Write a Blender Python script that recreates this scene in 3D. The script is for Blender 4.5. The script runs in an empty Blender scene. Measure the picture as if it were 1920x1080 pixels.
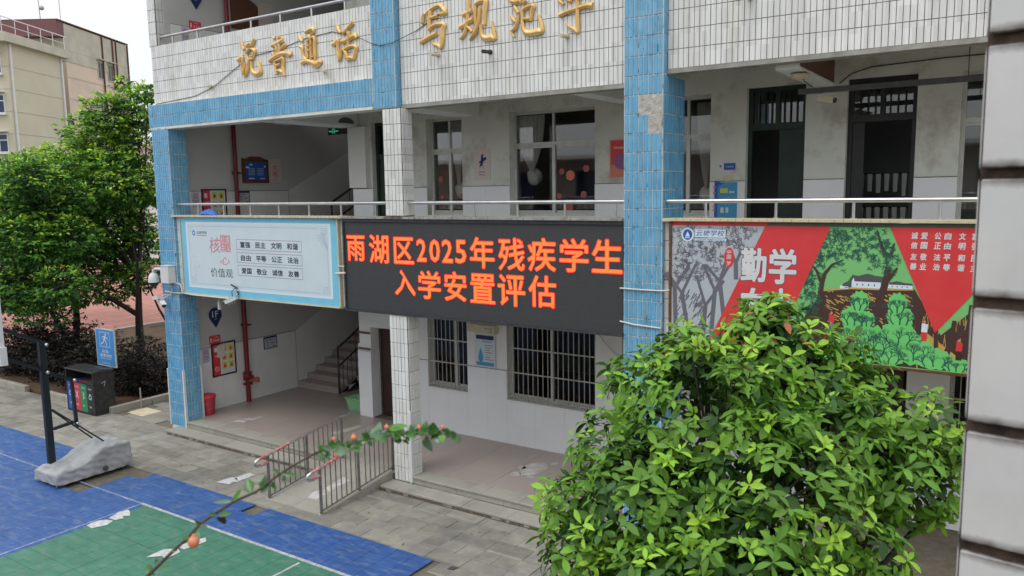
import bpy, math, random
import numpy as np
from mathutils import Vector, Matrix
random.seed(7)
RNG = np.random.default_rng(11)
SC = bpy.context.scene
COL = SC.collection
R = math.radians

# ------------------------------------------------------------------ camera
yaw, pitch, roll = -0.582699, -0.1228638, -0.01559
fwd = Vector((math.sin(yaw) * math.cos(pitch), math.cos(yaw) * math.cos(pitch), math.sin(pitch)))
rgt = Vector((math.cos(yaw), -math.sin(yaw), 0.0))
upv = rgt.cross(fwd)
r2 = math.cos(roll) * rgt + math.sin(roll) * upv
u2 = -math.sin(roll) * rgt + math.cos(roll) * upv
cam_data = bpy.data.cameras.new('camera')
cam_data.sensor_width = 36.0
cam_data.lens = 1473.867 / 1920.0 * 36.0
cam_data.clip_start = 0.05
cam_data.clip_end = 600.0
cam = bpy.data.objects.new('camera', cam_data)
COL.objects.link(cam)
m3 = Matrix((r2, u2, -fwd)).transposed()
cam.matrix_world = Matrix.Translation((0.0, -9.57, 4.88)) @ m3.to_4x4()
cam_data.dof.use_dof = True
cam_data.dof.focus_distance = 13.0
cam_data.dof.aperture_fstop = 6.5
SC.camera = cam

# ------------------------------------------------------------------ sky, sun, exposure (overcast day)
SUN_EL, SUN_ROT = R(58), R(200)
world = bpy.data.worlds.new('World')
SC.world = world
world.use_nodes = True
nt = world.node_tree
nt.nodes.clear()
wo = nt.nodes.new('ShaderNodeOutputWorld')
bg_sky = nt.nodes.new('ShaderNodeBackground')
sky = nt.nodes.new('ShaderNodeTexSky')
sky.sky_type = 'NISHITA'
sky.sun_disc = False
sky.sun_elevation = SUN_EL
sky.sun_rotation = SUN_ROT
sky.dust_density = 3.0
bg_sky.inputs['Strength'].default_value = 0.05
nt.links.new(sky.outputs[0], bg_sky.inputs[0])
# unbroken cloud deck: pale grey, brighter towards the zenith as overcast skies are
bg_cl = nt.nodes.new('ShaderNodeBackground')
tc = nt.nodes.new('ShaderNodeTexCoord')
sep = nt.nodes.new('ShaderNodeSeparateXYZ')
nt.links.new(tc.outputs['Generated'], sep.inputs[0])
mr = nt.nodes.new('ShaderNodeMapRange')
mr.inputs['From Min'].default_value = 0.0
mr.inputs['From Max'].default_value = 1.0
mr.inputs['To Min'].default_value = 0.80
mr.inputs['To Max'].default_value = 1.65
nt.links.new(sep.outputs['Z'], mr.inputs['Value'])
ns = nt.nodes.new('ShaderNodeTexNoise')
ns.inputs['Scale'].default_value = 2.2
ns.inputs['Detail'].default_value = 4.0
nt.links.new(tc.outputs['Generated'], ns.inputs['Vector'])
mr2 = nt.nodes.new('ShaderNodeMapRange')
mr2.inputs['To Min'].default_value = 0.93
mr2.inputs['To Max'].default_value = 1.07
nt.links.new(ns.outputs[0], mr2.inputs['Value'])
mu = nt.nodes.new('ShaderNodeMath'); mu.operation = 'MULTIPLY'
nt.links.new(mr.outputs[0], mu.inputs[0]); nt.links.new(mr2.outputs[0], mu.inputs[1])
bg_cl.inputs['Color'].default_value = (0.95, 0.98, 1.0, 1)
nt.links.new(mu.outputs[0], bg_cl.inputs['Strength'])
mx = nt.nodes.new('ShaderNodeMixShader')
mx.inputs[0].default_value = 0.85
nt.links.new(bg_sky.outputs[0], mx.inputs[1]); nt.links.new(bg_cl.outputs[0], mx.inputs[2])
nt.links.new(mx.outputs[0], wo.inputs['Surface'])

sun_data = bpy.data.lights.new('sun', 'SUN')
sun_data.energy = 0.7
sun_data.angle = R(25)
sun_data.color = (1.0, 0.97, 0.92)
sun = bpy.data.objects.new('sun', sun_data)
COL.objects.link(sun)
sd = Vector((math.sin(SUN_ROT) * math.cos(SUN_EL), math.cos(SUN_ROT) * math.cos(SUN_EL), math.sin(SUN_EL)))
sun.rotation_euler = sd.to_track_quat('Z', 'Y').to_euler()
sun.location = (0, -20, 30)

SC.view_settings.view_transform = 'Standard'
SC.view_settings.look = 'None'
SC.view_settings.exposure = 0.32
SC.view_settings.gamma = 1.0
SC.view_settings.use_curve_mapping = False
SC.cycles.max_bounces = 8
SC.cycles.transparent_max_bounces = 12

# ------------------------------------------------------------------ helpers
def mat(name, c1, c2=None, scale=6.0, rough=0.6, bump=0.0, bscale=40.0, metal=0.0, emit=0.0, stretch=(1, 1, 1),
        c3=None, c3scale=1.3, c3amt=0.5, spec=0.5, vary=0.0, snap=None, island=False, ramp=(0.35, 0.65), coat=0.0,
        trans=0.0):
    """procedural surface: noise between c1 and c2, large stains c3, per-piece brightness variation"""
    m = bpy.data.materials.new(name)
    m.use_nodes = True
    t = m.node_tree
    b = t.nodes['Principled BSDF']
    L = t.links
    b.inputs['Roughness'].default_value = rough
    b.inputs['Metallic'].default_value = metal
    b.inputs['Specular IOR Level'].default_value = spec
    b.inputs['Coat Weight'].default_value = coat
    geo = t.nodes.new('ShaderNodeNewGeometry')
    mp = t.nodes.new('ShaderNodeMapping')
    mp.inputs['Scale'].default_value = stretch
    L.new(geo.outputs['Position'], mp.inputs['Vector'])
    def col4(c): return (c[0], c[1], c[2], 1)
    out = None
    if c2 is None:
        rgb = t.nodes.new('ShaderNodeRGB'); rgb.outputs[0].default_value = col4(c1); out = rgb.outputs[0]
    else:
        n = t.nodes.new('ShaderNodeTexNoise'); n.inputs['Scale'].default_value = scale; n.inputs['Detail'].default_value = 6
        L.new(mp.outputs[0], n.inputs['Vector'])
        rp = t.nodes.new('ShaderNodeMapRange')
        rp.inputs['From Min'].default_value = ramp[0]; rp.inputs['From Max'].default_value = ramp[1]
        L.new(n.outputs[0], rp.inputs['Value'])
        mxn = t.nodes.new('ShaderNodeMix'); mxn.data_type = 'RGBA'
        mxn.inputs['A'].default_value = col4(c1); mxn.inputs['B'].default_value = col4(c2)
        L.new(rp.outputs[0], mxn.inputs['Factor'])
        out = mxn.outputs['Result']
    if c3 is not None:
        n3 = t.nodes.new('ShaderNodeTexNoise'); n3.inputs['Scale'].default_value = c3scale; n3.inputs['Detail'].default_value = 8
        n3.inputs['Roughness'].default_value = 0.65
        L.new(mp.outputs[0], n3.inputs['Vector'])
        rp3 = t.nodes.new('ShaderNodeMapRange')
        rp3.inputs['From Min'].default_value = 0.5; rp3.inputs['From Max'].default_value = 0.75
        rp3.inputs['To Max'].default_value = c3amt
        L.new(n3.outputs[0], rp3.inputs['Value'])
        mx3 = t.nodes.new('ShaderNodeMix'); mx3.data_type = 'RGBA'
        mx3.inputs['B'].default_value = col4(c3)
        L.new(out, mx3.inputs['A']); L.new(rp3.outputs[0], mx3.inputs['Factor'])
        out = mx3.outputs['Result']
    if vary > 0:
        hs = t.nodes.new('ShaderNodeHueSaturation')
        rv = t.nodes.new('ShaderNodeMapRange')
        rv.inputs['To Min'].default_value = 1 - vary; rv.inputs['To Max'].default_value = 1 + vary
        if island:
            L.new(geo.outputs['Random Per Island'], rv.inputs['Value'])
        else:
            sn = t.nodes.new('ShaderNodeVectorMath'); sn.operation = 'SNAP'
            sn.inputs[1].default_value = snap or (0.3, 0.3, 0.3)
            L.new(geo.outputs['Position'], sn.inputs[0])
            wn = t.nodes.new('ShaderNodeTexWhiteNoise'); wn.noise_dimensions = '3D'
            L.new(sn.outputs[0], wn.inputs['Vector'])
            L.new(wn.outputs['Value'], rv.inputs['Value'])
        L.new(rv.outputs[0], hs.inputs['Value'])
        L.new(out, hs.inputs['Color'])
        out = hs.outputs[0]
    L.new(out, b.inputs['Base Color'])
    if bump > 0:
        nb = t.nodes.new('ShaderNodeTexNoise'); nb.inputs['Scale'].default_value = bscale; nb.inputs['Detail'].default_value = 5
        L.new(mp.outputs[0], nb.inputs['Vector'])
        bp = t.nodes.new('ShaderNodeBump'); bp.inputs['Strength'].default_value = bump; bp.inputs['Distance'].default_value = 0.01
        L.new(nb.outputs[0], bp.inputs['Height']); L.new(bp.outputs[0], b.inputs['Normal'])
    if emit > 0:
        L.new(out, b.inputs['Emission Color']); b.inputs['Emission Strength'].default_value = emit
    if trans > 0:
        tr = t.nodes.new('ShaderNodeBsdfTranslucent'); L.new(out, tr.inputs[0])
        mxs = t.nodes.new('ShaderNodeMixShader'); mxs.inputs[0].default_value = trans
        L.new(b.outputs[0], mxs.inputs[1]); L.new(tr.outputs[0], mxs.inputs[2])
        L.new(mxs.outputs[0], t.nodes['Material Output'].inputs['Surface'])
    return m

def glass_mat(name, tint=(0.93, 0.95, 0.945), refl=0.05):
    m = bpy.data.materials.new(name); m.use_nodes = True
    t = m.node_tree; t.nodes.clear()
    o = t.nodes.new('ShaderNodeOutputMaterial')
    tr = t.nodes.new('ShaderNodeBsdfTransparent'); tr.inputs[0].default_value = (*tint, 1)
    gl = t.nodes.new('ShaderNodeBsdfGlossy'); gl.inputs['Roughness'].default_value = 0.02
    lw = t.nodes.new('ShaderNodeFresnel'); lw.inputs[0].default_value = 1.5 if refl > 0 else 1.28
    ad = t.nodes.new('ShaderNodeMath'); ad.operation = 'ADD'; ad.inputs[1].default_value = refl
    t.links.new(lw.outputs[0], ad.inputs[0])
    mxs = t.nodes.new('ShaderNodeMixShader')
    t.links.new(ad.outputs[0], mxs.inputs[0]); t.links.new(tr.outputs[0], mxs.inputs[1]); t.links.new(gl.outputs[0], mxs.inputs[2])
    t.links.new(mxs.outputs[0], o.inputs['Surface'])
    return m

def link(o, parent=None):
    COL.objects.link(o)
    if parent is not None: o.parent = parent
    return o

def tag(o, label=None, cat=None, group=None, kind=None):
    if label: o['label'] = label
    if cat: o['category'] = cat
    if group: o['group'] = group
    if kind: o['kind'] = kind
    return o

def thing(name, label, cat, loc=(0, 0, 0), group=None):
    o = bpy.data.objects.new(name, None); COL.objects.link(o); o.location = loc
    o.empty_display_size = 0.2
    bpy.context.view_layer.update()
    return tag(o, label, cat, group)

def wloc(o):
    p = Vector((0, 0, 0))
    while o is not None: p += o.location; o = o.parent
    return tuple(p)

def inst(name, mesh, loc, parent=None, rotz=0.0, scale=None):
    """one more individual that shares mesh data"""
    o = bpy.data.objects.new(name, mesh); link(o, parent)
    o.location = Vector(loc) - Vector(wloc(parent))
    if rotz: o.rotation_euler = (0, 0, rotz)
    if scale: o.scale = scale
    return o

class MB:
    """collects shapes in world space, builds ONE mesh object (relative to its parent)"""
    def __init__(s): s.v = []; s.f = []; s.m = []; s.sm = []
    def add(s, vs, fs, mi=0, smooth=False):
        n = len(s.v); s.v += [tuple(p) for p in vs]
        for f in fs: s.f.append([n + i for i in f]); s.m.append(mi); s.sm.append(smooth)
        return s
    def box(s, x0, x1, y0, y1, z0, z1, mi=0):
        vs = [(x0,y0,z0),(x1,y0,z0),(x1,y1,z0),(x0,y1,z0),(x0,y0,z1),(x1,y0,z1),(x1,y1,z1),(x0,y1,z1)]
        return s.add(vs, [(0,3,2,1),(4,5,6,7),(0,1,5,4),(1,2,6,5),(2,3,7,6),(3,0,4,7)], mi)
    def bbox(s, x0, x1, y0, y1, z0, z1, b=0.01, mi=0):
        """box with chamfered edges"""
        vs = []; ids = {}
        for ix, x in enumerate((x0, x1)):
            for iy, y in enumerate((y0, y1)):
                for iz, z in enumerate((z0, z1)):
                    sx, sy, sz = (1, -1)[ix], (1, -1)[iy], (1, -1)[iz]
                    for a, p in enumerate(((x, y + sy*b, z + sz*b), (x + sx*b, y, z + sz*b), (x + sx*b, y + sy*b, z))):
                        ids[(ix, iy, iz, a)] = len(vs); vs.append(p)
        fs = []
        I = lambda *k: ids[k]
        for ix in (0, 1):
            q = [I(ix,0,0,0), I(ix,1,0,0), I(ix,1,1,0), I(ix,0,1,0)]; fs.append(q if ix else q[::-1])
        for iy in (0, 1):
            q = [I(0,iy,0,1), I(1,iy,0,1), I(1,iy,1,1), I(0,iy,1,1)]; fs.append(q[::-1] if iy else q)
        for iz in (0, 1):
            q = [I(0,0,iz,2), I(1,0,iz,2), I(1,1,iz,2), I(0,1,iz,2)]; fs.append(q if iz else q[::-1])
        for a in (0, 1):
            for c in (0, 1):
                fs.append([I(0,a,c,1), I(1,a,c,1), I(1,a,c,2), I(0,a,c,2)])
                fs.append([I(a,0,c,0), I(a,1,c,0), I(a,1,c,2), I(a,0,c,2)])
                fs.append([I(a,c,0,0), I(a,c,1,0), I(a,c,1,1), I(a,c,0,1)])
        for ix in (0, 1):
            for iy in (0, 1):
                for iz in (0, 1): fs.append([I(ix,iy,iz,0), I(ix,iy,iz,1), I(ix,iy,iz,2)])
        return s.add(vs, fs, mi)
    def quad(s, a, b, c, d, mi=0): return s.add([a, b, c, d], [(0, 1, 2, 3)], mi)
    def tube(s, pts, r, n=8, mi=0, caps=True, smooth=True):
        pts = [Vector(p) for p in pts]; k = len(pts)
        rs = r if isinstance(r, (list, tuple)) else [r] * k
        rings = []; prev = None
        for i, p in enumerate(pts):
            t = (pts[min(i+1, k-1)] - pts[max(i-1, 0)]).normalized()
            if prev is None:
                a = Vector((0,0,1)) if abs(t.z) < 0.9 else Vector((1,0,0))
                e = t.cross(a).normalized()
            else: e = (prev - t * prev.dot(t)).normalized()
            prev = e; g = t.cross(e)
            rings.append([p + (e * math.cos(2*math.pi*j/n) + g * math.sin(2*math.pi*j/n)) * rs[i] for j in range(n)])
        vs = [q for rg in rings for q in rg]; fs = []
        for i in range(k-1):
            for j in range(n): fs.append((i*n+j, i*n+(j+1)%n, (i+1)*n+(j+1)%n, (i+1)*n+j))
        s.add(vs, fs, mi, smooth)
        if caps:
            s.add(rings[0], [tuple(range(n))[::-1]], mi); s.add(rings[-1], [tuple(range(n))], mi)
        return s
    def bar(s, a, b, w, h, mi=0, up=(0,0,1)):
        a, b = Vector(a), Vector(b); t = (b-a).normalized(); u = Vector(up)
        if abs(t.dot(u)) > 0.97: u = Vector((0,1,0))
        e = t.cross(u).normalized() * (w/2); g = e.cross(t).normalized() * (h/2)
        vs = [a-e-g, a+e-g, a+e+g, a-e+g, b-e-g, b+e-g, b+e+g, b-e+g]
        return s.add(vs, [(0,1,2,3),(7,6,5,4),(0,4,5,1),(1,5,6,2),(2,6,7,3),(3,7,4,0)], mi)
    def sphere(s, c, r, n=10, m=6, mi=0, sz=1.0, zmin=-1.0, zmax=1.0):
        c = Vector(c); vs = []; fs = []
        for i in range(m+1):
            z = zmin + (zmax-zmin)*i/m; ph = math.asin(max(-1, min(1, z)))
            for j in range(n):
                a = 2*math.pi*j/n
                vs.append((c.x + r*math.cos(ph)*math.cos(a), c.y + r*math.cos(ph)*math.sin(a), c.z + r*sz*math.sin(ph)))
        for i in range(m):
            for j in range(n): fs.append((i*n+j, i*n+(j+1)%n, (i+1)*n+(j+1)%n, (i+1)*n+j))
        return s.add(vs, fs, mi, True)
    def prism(s, pts, O, U, V, d, mi=0):
        """polygon pts (u,v) on plane O+uU+vV, thickness d along U x V (towards the viewer side)"""
        O, U, V = Vector(O), Vector(U), Vector(V); N = U.cross(V).normalized() * d
        f = [O + U*p[0] + V*p[1] + N for p in pts]; k = len(pts)
        if d == 0: return s.add(f, [tuple(range(k))], mi)
        bk = [O + U*p[0] + V*p[1] for p in pts]
        return s.add(f + bk, [tuple(range(k)), tuple(range(2*k-1, k-1, -1))] + [(i, k+i, k+(i+1) % k, (i+1) % k) for i in range(k)], mi)
    def mesh(s, name, mats, off=(0, 0, 0)):
        me = bpy.data.meshes.new(name)
        v = np.array(s.v, dtype=float).reshape(-1, 3) - np.array(off, float)
        me.from_pydata(v.tolist(), [], s.f)
        for m_ in (mats if isinstance(mats, (list, tuple)) else [mats]): me.materials.append(m_)
        me.polygons.foreach_set('material_index', s.m); me.polygons.foreach_set('use_smooth', s.sm)
        me.update(); return me
    def build(s, name, mats, parent=None, origin=None):
        off = origin
        if off is None:
            off = wloc(parent) if parent is not None else tuple(np.array(s.v).mean(axis=0) * (1, 1, 0) + (0, 0, min(p[2] for p in s.v)))
        o = bpy.data.objects.new(name, s.mesh(name, mats, off)); link(o, parent)
        if parent is None: o.location = off
        return o

def solo(name, mb, mats, label, cat, group=None, kind=None):
    return tag(mb.build(name, mats), label, cat, group, kind)

def struct(name, mb, mats):
    return tag(mb.build(name, mats, None, (0, 0, 0)), kind='structure')

def arr_mesh(name, verts, faces_n, nper, mat_, mats_idx=None, smooth=False):
    """fast mesh from numpy: verts (N,3); faces (F,4)"""
    me = bpy.data.meshes.new(name)
    F = len(faces_n); k = faces_n.shape[1]
    me.vertices.add(len(verts)); me.vertices.foreach_set('co', np.ascontiguousarray(verts, dtype=np.float32).ravel())
    me.loops.add(F*k); me.loops.foreach_set('vertex_index', np.ascontiguousarray(faces_n, dtype=np.int32).ravel())
    me.polygons.add(F); me.polygons.foreach_set('loop_start', np.arange(0, F*k, k, dtype=np.int32))
    me.polygons.foreach_set('loop_total', np.full(F, k, dtype=np.int32))
    for m_ in (mat_ if isinstance(mat_, (list, tuple)) else [mat_]): me.materials.append(m_)
    if mats_idx is not None: me.polygons.foreach_set('material_index', np.ascontiguousarray(mats_idx, dtype=np.int32))
    if smooth: me.polygons.foreach_set('use_smooth', np.ones(F, dtype=bool))
    me.update(calc_edges=True); me.validate()
    return me

_tc = {}
def text_tris(s, bold=0.0):
    key = (s, bold)
    if key in _tc: return _tc[key]
    cu = bpy.data.curves.new('t', 'FONT'); cu.body = s; cu.resolution_u = 2; cu.offset = bold
    ob = bpy.data.objects.new('t', cu); COL.objects.link(ob)
    dg = bpy.context.evaluated_depsgraph_get()
    me = bpy.data.meshes.new_from_object(ob.evaluated_get(dg))
    v = np.array([p.co[:2] for p in me.vertices]).reshape(-1, 2); f = [tuple(p.vertices) for p in me.polygons]
    bpy.data.objects.remove(ob); bpy.data.meshes.remove(me); bpy.data.curves.remove(cu)
    _tc[key] = (v, f); return v, f

def text_mb(mb, s, u0, u1, v0, v1, O=(0, 0, 0), U=(1, 0, 0), V=(0, 0, 1), d=0.0, bold=0.0, mi=0, shear=0.0):
    """lettering fitted into the box u0..u1, v0..v1 of the plane, raised d from it"""
    v, f = text_tris(s, bold)
    if len(v) == 0: return mb
    a, b = v.min(axis=0), v.max(axis=0)
    q = (v - a) / np.maximum(b - a, 1e-6)
    uu = u0 + (u1-u0) * (q[:, 0] + shear * (q[:, 1]-0.5)); vv = v0 + (v1-v0) * q[:, 1]
    O, U, V = np.array(O, float), np.array(U, float), np.array(V, float); N = np.cross(U, V)
    P = O + uu[:, None]*U + vv[:, None]*V + N*d
    mb.add(P.tolist(), f, mi); return mb

def heavy_text(mb, s, u0, u1, v0, v1, pl_, w, mi=0, shear=0.0):
    """bold lettering: copies of the outline shifted by w, each a hair nearer"""
    O = np.array(pl_['O'], float); N = np.cross(np.array(pl_['U'], float), np.array(pl_['V'], float))
    k = 0
    for dx, dz in ((0, 0), (1, 0), (-1, 0), (0, 1), (0, -1), (.7, .7), (-.7, .7), (.7, -.7), (-.7, -.7)):
        text_mb(mb, s, u0+w+dx*w, u1-w+dx*w, v0+w+dz*w, v1-w+dz*w, O+N*(.00006*k), pl_['U'], pl_['V'], 0.0, 0.0, mi, shear); k += 1
    return mb

def rect(mb, u0, u1, v0, v1, O, U, V, d, mi=0):
    return mb.prism([(u0, v0), (u1, v0), (u1, v1), (u0, v1)], O, U, V, d, mi)

FAC = dict(O=(0, 0, 0), U=(1, 0, 0), V=(0, 0, 1))      # planes facing the yard (-y)
def fac(y): return dict(O=(0, y, 0), U=(1, 0, 0), V=(0, 0, 1))
LW = dict(O=(-14.8, 0, 0), U=(0, 1, 0), V=(0, 0, 1))    # stairwell side wall, facing +x

# ------------------------------------------------------------------ materials
M = {}
M['white_tile'] = mat('white_tile', (0.66, 0.66, 0.64), (0.74, 0.745, 0.735), 3.0, 0.22, vary=0.10, snap=(0.069, 0.5, 0.243), c3=(0.47, 0.44, 0.34), c3scale=3.2, c3amt=0.42, stretch=(1, 1, .16))
M['blue_tile'] = mat('blue_tile', (0.105, 0.33, 0.53), (0.15, 0.395, 0.60), 5.0, 0.2, vary=0.10, snap=(0.069, 0.069, 0.243), c3=(0.25, 0.45, 0.60), c3scale=2.5, c3amt=0.4)
M['grout_dark'] = mat('grout_dark', (0.10, 0.085, 0.07), (0.27, 0.235, 0.19), 7, 0.9)
M['grout_light'] = mat('grout_light', (0.66, 0.67, 0.64), (0.22, 0.20, 0.17), 9, 0.9, ramp=(0.56, 0.66))
M['plaster'] = mat('plaster', (0.62, 0.63, 0.575), (0.69, 0.695, 0.645), 1.5, 0.8, bump=0.15, bscale=30, c3=(0.36, 0.33, 0.26), c3scale=1.9, c3amt=1.0)
M['plaster_clean'] = mat('plaster_clean', (0.70, 0.70, 0.68), (0.76, 0.76, 0.745), 2.0, 0.8, bump=0.1, bscale=60)
M['dado'] = mat('dado', (0.74, 0.75, 0.77), (0.78, 0.79, 0.81), 1.5, 0.25, vary=0.02, snap=(0.6, 0.6, 0.6))
M['ceiling'] = mat('ceiling', (0.70, 0.71, 0.67), (0.58, 0.58, 0.54), 1.2, 0.85, ramp=(0.45, 0.8))
M['concrete'] = mat('concrete', (0.36, 0.35, 0.32), (0.26, 0.25, 0.22), 6, 0.9, bump=0.4, bscale=30, c3=(0.15, 0.14, 0.12), c3amt=0.6)
M['cement_patch'] = mat('cement_patch', (0.52, 0.50, 0.46), (0.36, 0.33, 0.28), 14, 0.95, bump=0.8, bscale=40)
M['granite'] = mat('granite', (0.37, 0.35, 0.30), (0.29, 0.275, 0.24), 90, 0.7, c3=(0.17, 0.15, 0.12), c3scale=2.5, c3amt=0.55, vary=0.08, snap=(0.8, 2, 2))
M['terrazzo'] = mat('terrazzo', (0.42, 0.345, 0.315), (0.30, 0.25, 0.23), 110, 0.32, c3=(0.30, 0.25, 0.22), c3scale=1.0, c3amt=0.5, vary=0.03, snap=(0.8, 0.8, 2))
M['paver'] = mat('paver', (0.28, 0.26, 0.215), (0.205, 0.20, 0.18), 5, 0.85, bump=0.3, bscale=80, c3=(0.115, 0.12, 0.12), c3scale=0.36, c3amt=1.3, vary=0.22, snap=(0.6, 0.3, 2))
M['joint'] = mat('joint', (0.12, 0.10, 0.075), (0.17, 0.15, 0.11), 8, 0.95)
M['court_blue'] = mat('court_blue', (0.022, 0.080, 0.27), (0.033, 0.105, 0.31), 4, 0.5, bump=0.2, bscale=200, c3=(0.17, 0.22, 0.32), c3scale=3.5, c3amt=0.75, vary=0.07, snap=(0.3, 0.3, 2), stretch=(1, 2.5, 1))
M['court_green'] = mat('court_green', (0.040, 0.165, 0.108), (0.055, 0.20, 0.13), 4, 0.5, bump=0.2, bscale=200, c3=(0.17, 0.24, 0.18), c3scale=3.5, c3amt=0.7, vary=0.06, snap=(0.3, 0.3, 2), stretch=(1, 2.5, 1))
M['line_paint'] = mat('line_paint', (0.48, 0.50, 0.50), (0.30, 0.32, 0.34), 14, 0.7)
M['white_paint'] = mat('white_paint', (0.62, 0.63, 0.63), (0.42, 0.43, 0.43), 14, 0.6)
M['faded_paint'] = mat('faded_paint', (0.56, 0.55, 0.54), (0.40, 0.37, 0.35), 8, 0.6)
M['soil'] = mat('soil', (0.115, 0.06, 0.033), (0.06, 0.035, 0.022), 3, 0.95, bump=0.8, bscale=12, c3=(0.16, 0.10, 0.05), c3amt=0.5)
M['track'] = mat('track', (0.40, 0.17, 0.135), (0.35, 0.145, 0.115), 2, 0.85)
M['grass'] = mat('grass', (0.07, 0.16, 0.045), (0.10, 0.20, 0.06), 3, 0.9)
M['steel'] = mat('steel', (0.62, 0.62, 0.63), (0.50, 0.50, 0.50), 8, 0.28, metal=0.85)
M['rail_grey'] = mat('rail_grey', (0.25, 0.245, 0.235), (0.17, 0.16, 0.145), 9, 0.42, metal=0.55)
M['steel_dull'] = mat('steel_dull', (0.50, 0.49, 0.46), (0.38, 0.35, 0.31), 9, 0.45, metal=0.6)
M['alu'] = mat('alu', (0.60, 0.61, 0.58), (0.52, 0.52, 0.49), 6, 0.45, metal=0.2)
M['black_metal'] = mat('black_metal', (0.012, 0.012, 0.014), (0.03, 0.03, 0.03), 10, 0.45)
M['dark_metal'] = mat('dark_metal', (0.055, 0.058, 0.06), (0.085, 0.085, 0.085), 8, 0.5)
M['pole_green'] = mat('pole_green', (0.006, 0.018, 0.018), (0.005, 0.009, 0.014), 4, 0.45)
M['door_green'] = mat('door_green', (0.012, 0.035, 0.022), (0.008, 0.02, 0.014), 4, 0.5)
M['door_black'] = mat('door_black', (0.014, 0.015, 0.016), (0.022, 0.022, 0.022), 5, 0.5)
M['door_brown'] = mat('door_brown', (0.055, 0.018, 0.015), (0.035, 0.012, 0.010), 5, 0.5, stretch=(4, 4, .5))
M['wood_brown'] = mat('wood_brown', (0.16, 0.065, 0.025), (0.10, 0.04, 0.018), 5, 0.5, stretch=(1, 1, 6))
M['brown_board'] = mat('brown_board', (0.14, 0.060, 0.030), (0.11, 0.045, 0.022), 3, 0.6)
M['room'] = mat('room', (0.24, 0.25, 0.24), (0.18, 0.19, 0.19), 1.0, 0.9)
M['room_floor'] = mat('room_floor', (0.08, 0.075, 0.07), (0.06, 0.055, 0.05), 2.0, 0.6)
M['glass'] = glass_mat('glass', refl=0.04)
M['glass_dim'] = glass_mat('glass_dim', (.72, .73, .72), 0.0)
M['curtain'] = mat('curtain', (0.82, 0.80, 0.76), (0.74, 0.72, 0.68), 3, 0.85)
M['gold'] = mat('gold', (0.72, 0.45, 0.15), (0.80, 0.55, 0.24), 6, 0.4, metal=0.2, c3=(0.38, 0.20, 0.07), c3scale=5, c3amt=0.7)
M['pipe_red'] = mat('pipe_red', (0.22, 0.010, 0.016), (0.15, 0.008, 0.012), 6, 0.4)
M['bin_red'] = mat('bin_red', (0.42, 0.03, 0.05), (0.50, 0.12, 0.13), 12, 0.45, ramp=(0.5, 0.75))
M['bin_green'] = mat('bin_green', (0.23, 0.50, 0.26), (0.20, 0.45, 0.23), 4, 0.45)
M['tarp'] = mat('tarp', (0.40, 0.41, 0.42), (0.31, 0.315, 0.32), 4, 0.75, bump=0.3, bscale=15, c3=(0.24, 0.21, 0.17), c3scale=2, c3amt=0.6)
M['board_blue'] = mat('board_blue', (0.17, 0.50, 0.68), (0.20, 0.54, 0.72), 5, 0.5)
M['board_pale'] = mat('board_pale', (0.55, 0.64, 0.68), (0.58, 0.67, 0.71), 3, 0.45)
M['p_paleblue'] = mat('p_paleblue', (0.62, 0.74, 0.80))
M['p_line'] = mat('p_line', (0.33, 0.44, 0.55))
M['p_ink'] = mat('p_ink', (0.035, 0.045, 0.06))
M['p_pink'] = mat('p_pink', (0.62, 0.20, 0.24), (0.55, 0.25, 0.28), 12)
M['cut_dull'] = mat('cut_dull', (0.36, 0.13, 0.10), (0.20, 0.10, 0.085), 45)
M['p_white'] = mat('p_white', (0.66, 0.67, 0.68), (0.60, 0.61, 0.62), 5)
M['p_red'] = mat('p_red', (0.62, 0.035, 0.04), (0.66, 0.045, 0.05), 4, 0.5)
M['p_green'] = mat('p_green', (0.13, 0.55, 0.14), (0.16, 0.60, 0.17), 3, 0.5)
M['p_skygreen'] = mat('p_skygreen', (0.18, 0.50, 0.17))
M['p_dkgreen'] = mat('p_dkgreen', (0.055, 0.085, 0.06), (0.07, 0.10, 0.075), 20)
M['p_leafline'] = mat('p_leafline', (0.02, 0.10, 0.07))
M['p_brown'] = mat('p_brown', (0.055, 0.025, 0.020))
M['p_yellow'] = mat('p_yellow', (0.50, 0.33, 0.07))
M['p_grey'] = mat('p_grey', (0.42, 0.46, 0.50))
M['p_greyline'] = mat('p_greyline', (0.13, 0.13, 0.16))
M['p_darkline'] = mat('p_darkline', (0.10, 0.06, 0.12))
M['p_blue'] = mat('p_blue', (0.03, 0.10, 0.42))
M['p_navy'] = mat('p_navy', (0.012, 0.022, 0.12))
M['p_cyan'] = mat('p_cyan', (0.06, 0.30, 0.52))
M['p_lemon'] = mat('p_lemon', (0.60, 0.56, 0.10))
M['p_purple'] = mat('p_purple', (0.25, 0.10, 0.25))
M['p_pinkpaper'] = mat('p_pinkpaper', (0.66, 0.56, 0.52))
M['p_lilac'] = mat('p_lilac', (0.52, 0.46, 0.55))
M['p_orange'] = mat('p_orange', (0.65, 0.20, 0.13))
M['led_face'] = mat('led_face', (0.035, 0.037, 0.040), (0.045, 0.047, 0.05), 60, 0.6)
M['led_frame'] = mat('led_frame', (0.045, 0.047, 0.055), (0.07, 0.07, 0.08), 10, 0.4, metal=0.3)
M['led_red'] = mat('led_red', (0.9, 0.012, 0.015), emit=0.6)
M['led_orange'] = mat('led_orange', (1.0, 0.145, 0.03), emit=0.85)
M['exit_green'] = mat('exit_green', (0.1, 0.8, 0.4), emit=0.3)
M['sign_blue'] = mat('sign_blue', (0.03, 0.22, 0.55), (0.04, 0.25, 0.58), 5, 0.4)
M['cream'] = mat('cream', (0.62, 0.56, 0.40), (0.55, 0.47, 0.30), 6, 0.6)
M['white_plastic'] = mat('white_plastic', (0.66, 0.67, 0.67), (0.60, 0.61, 0.60), 6, 0.4)
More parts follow.
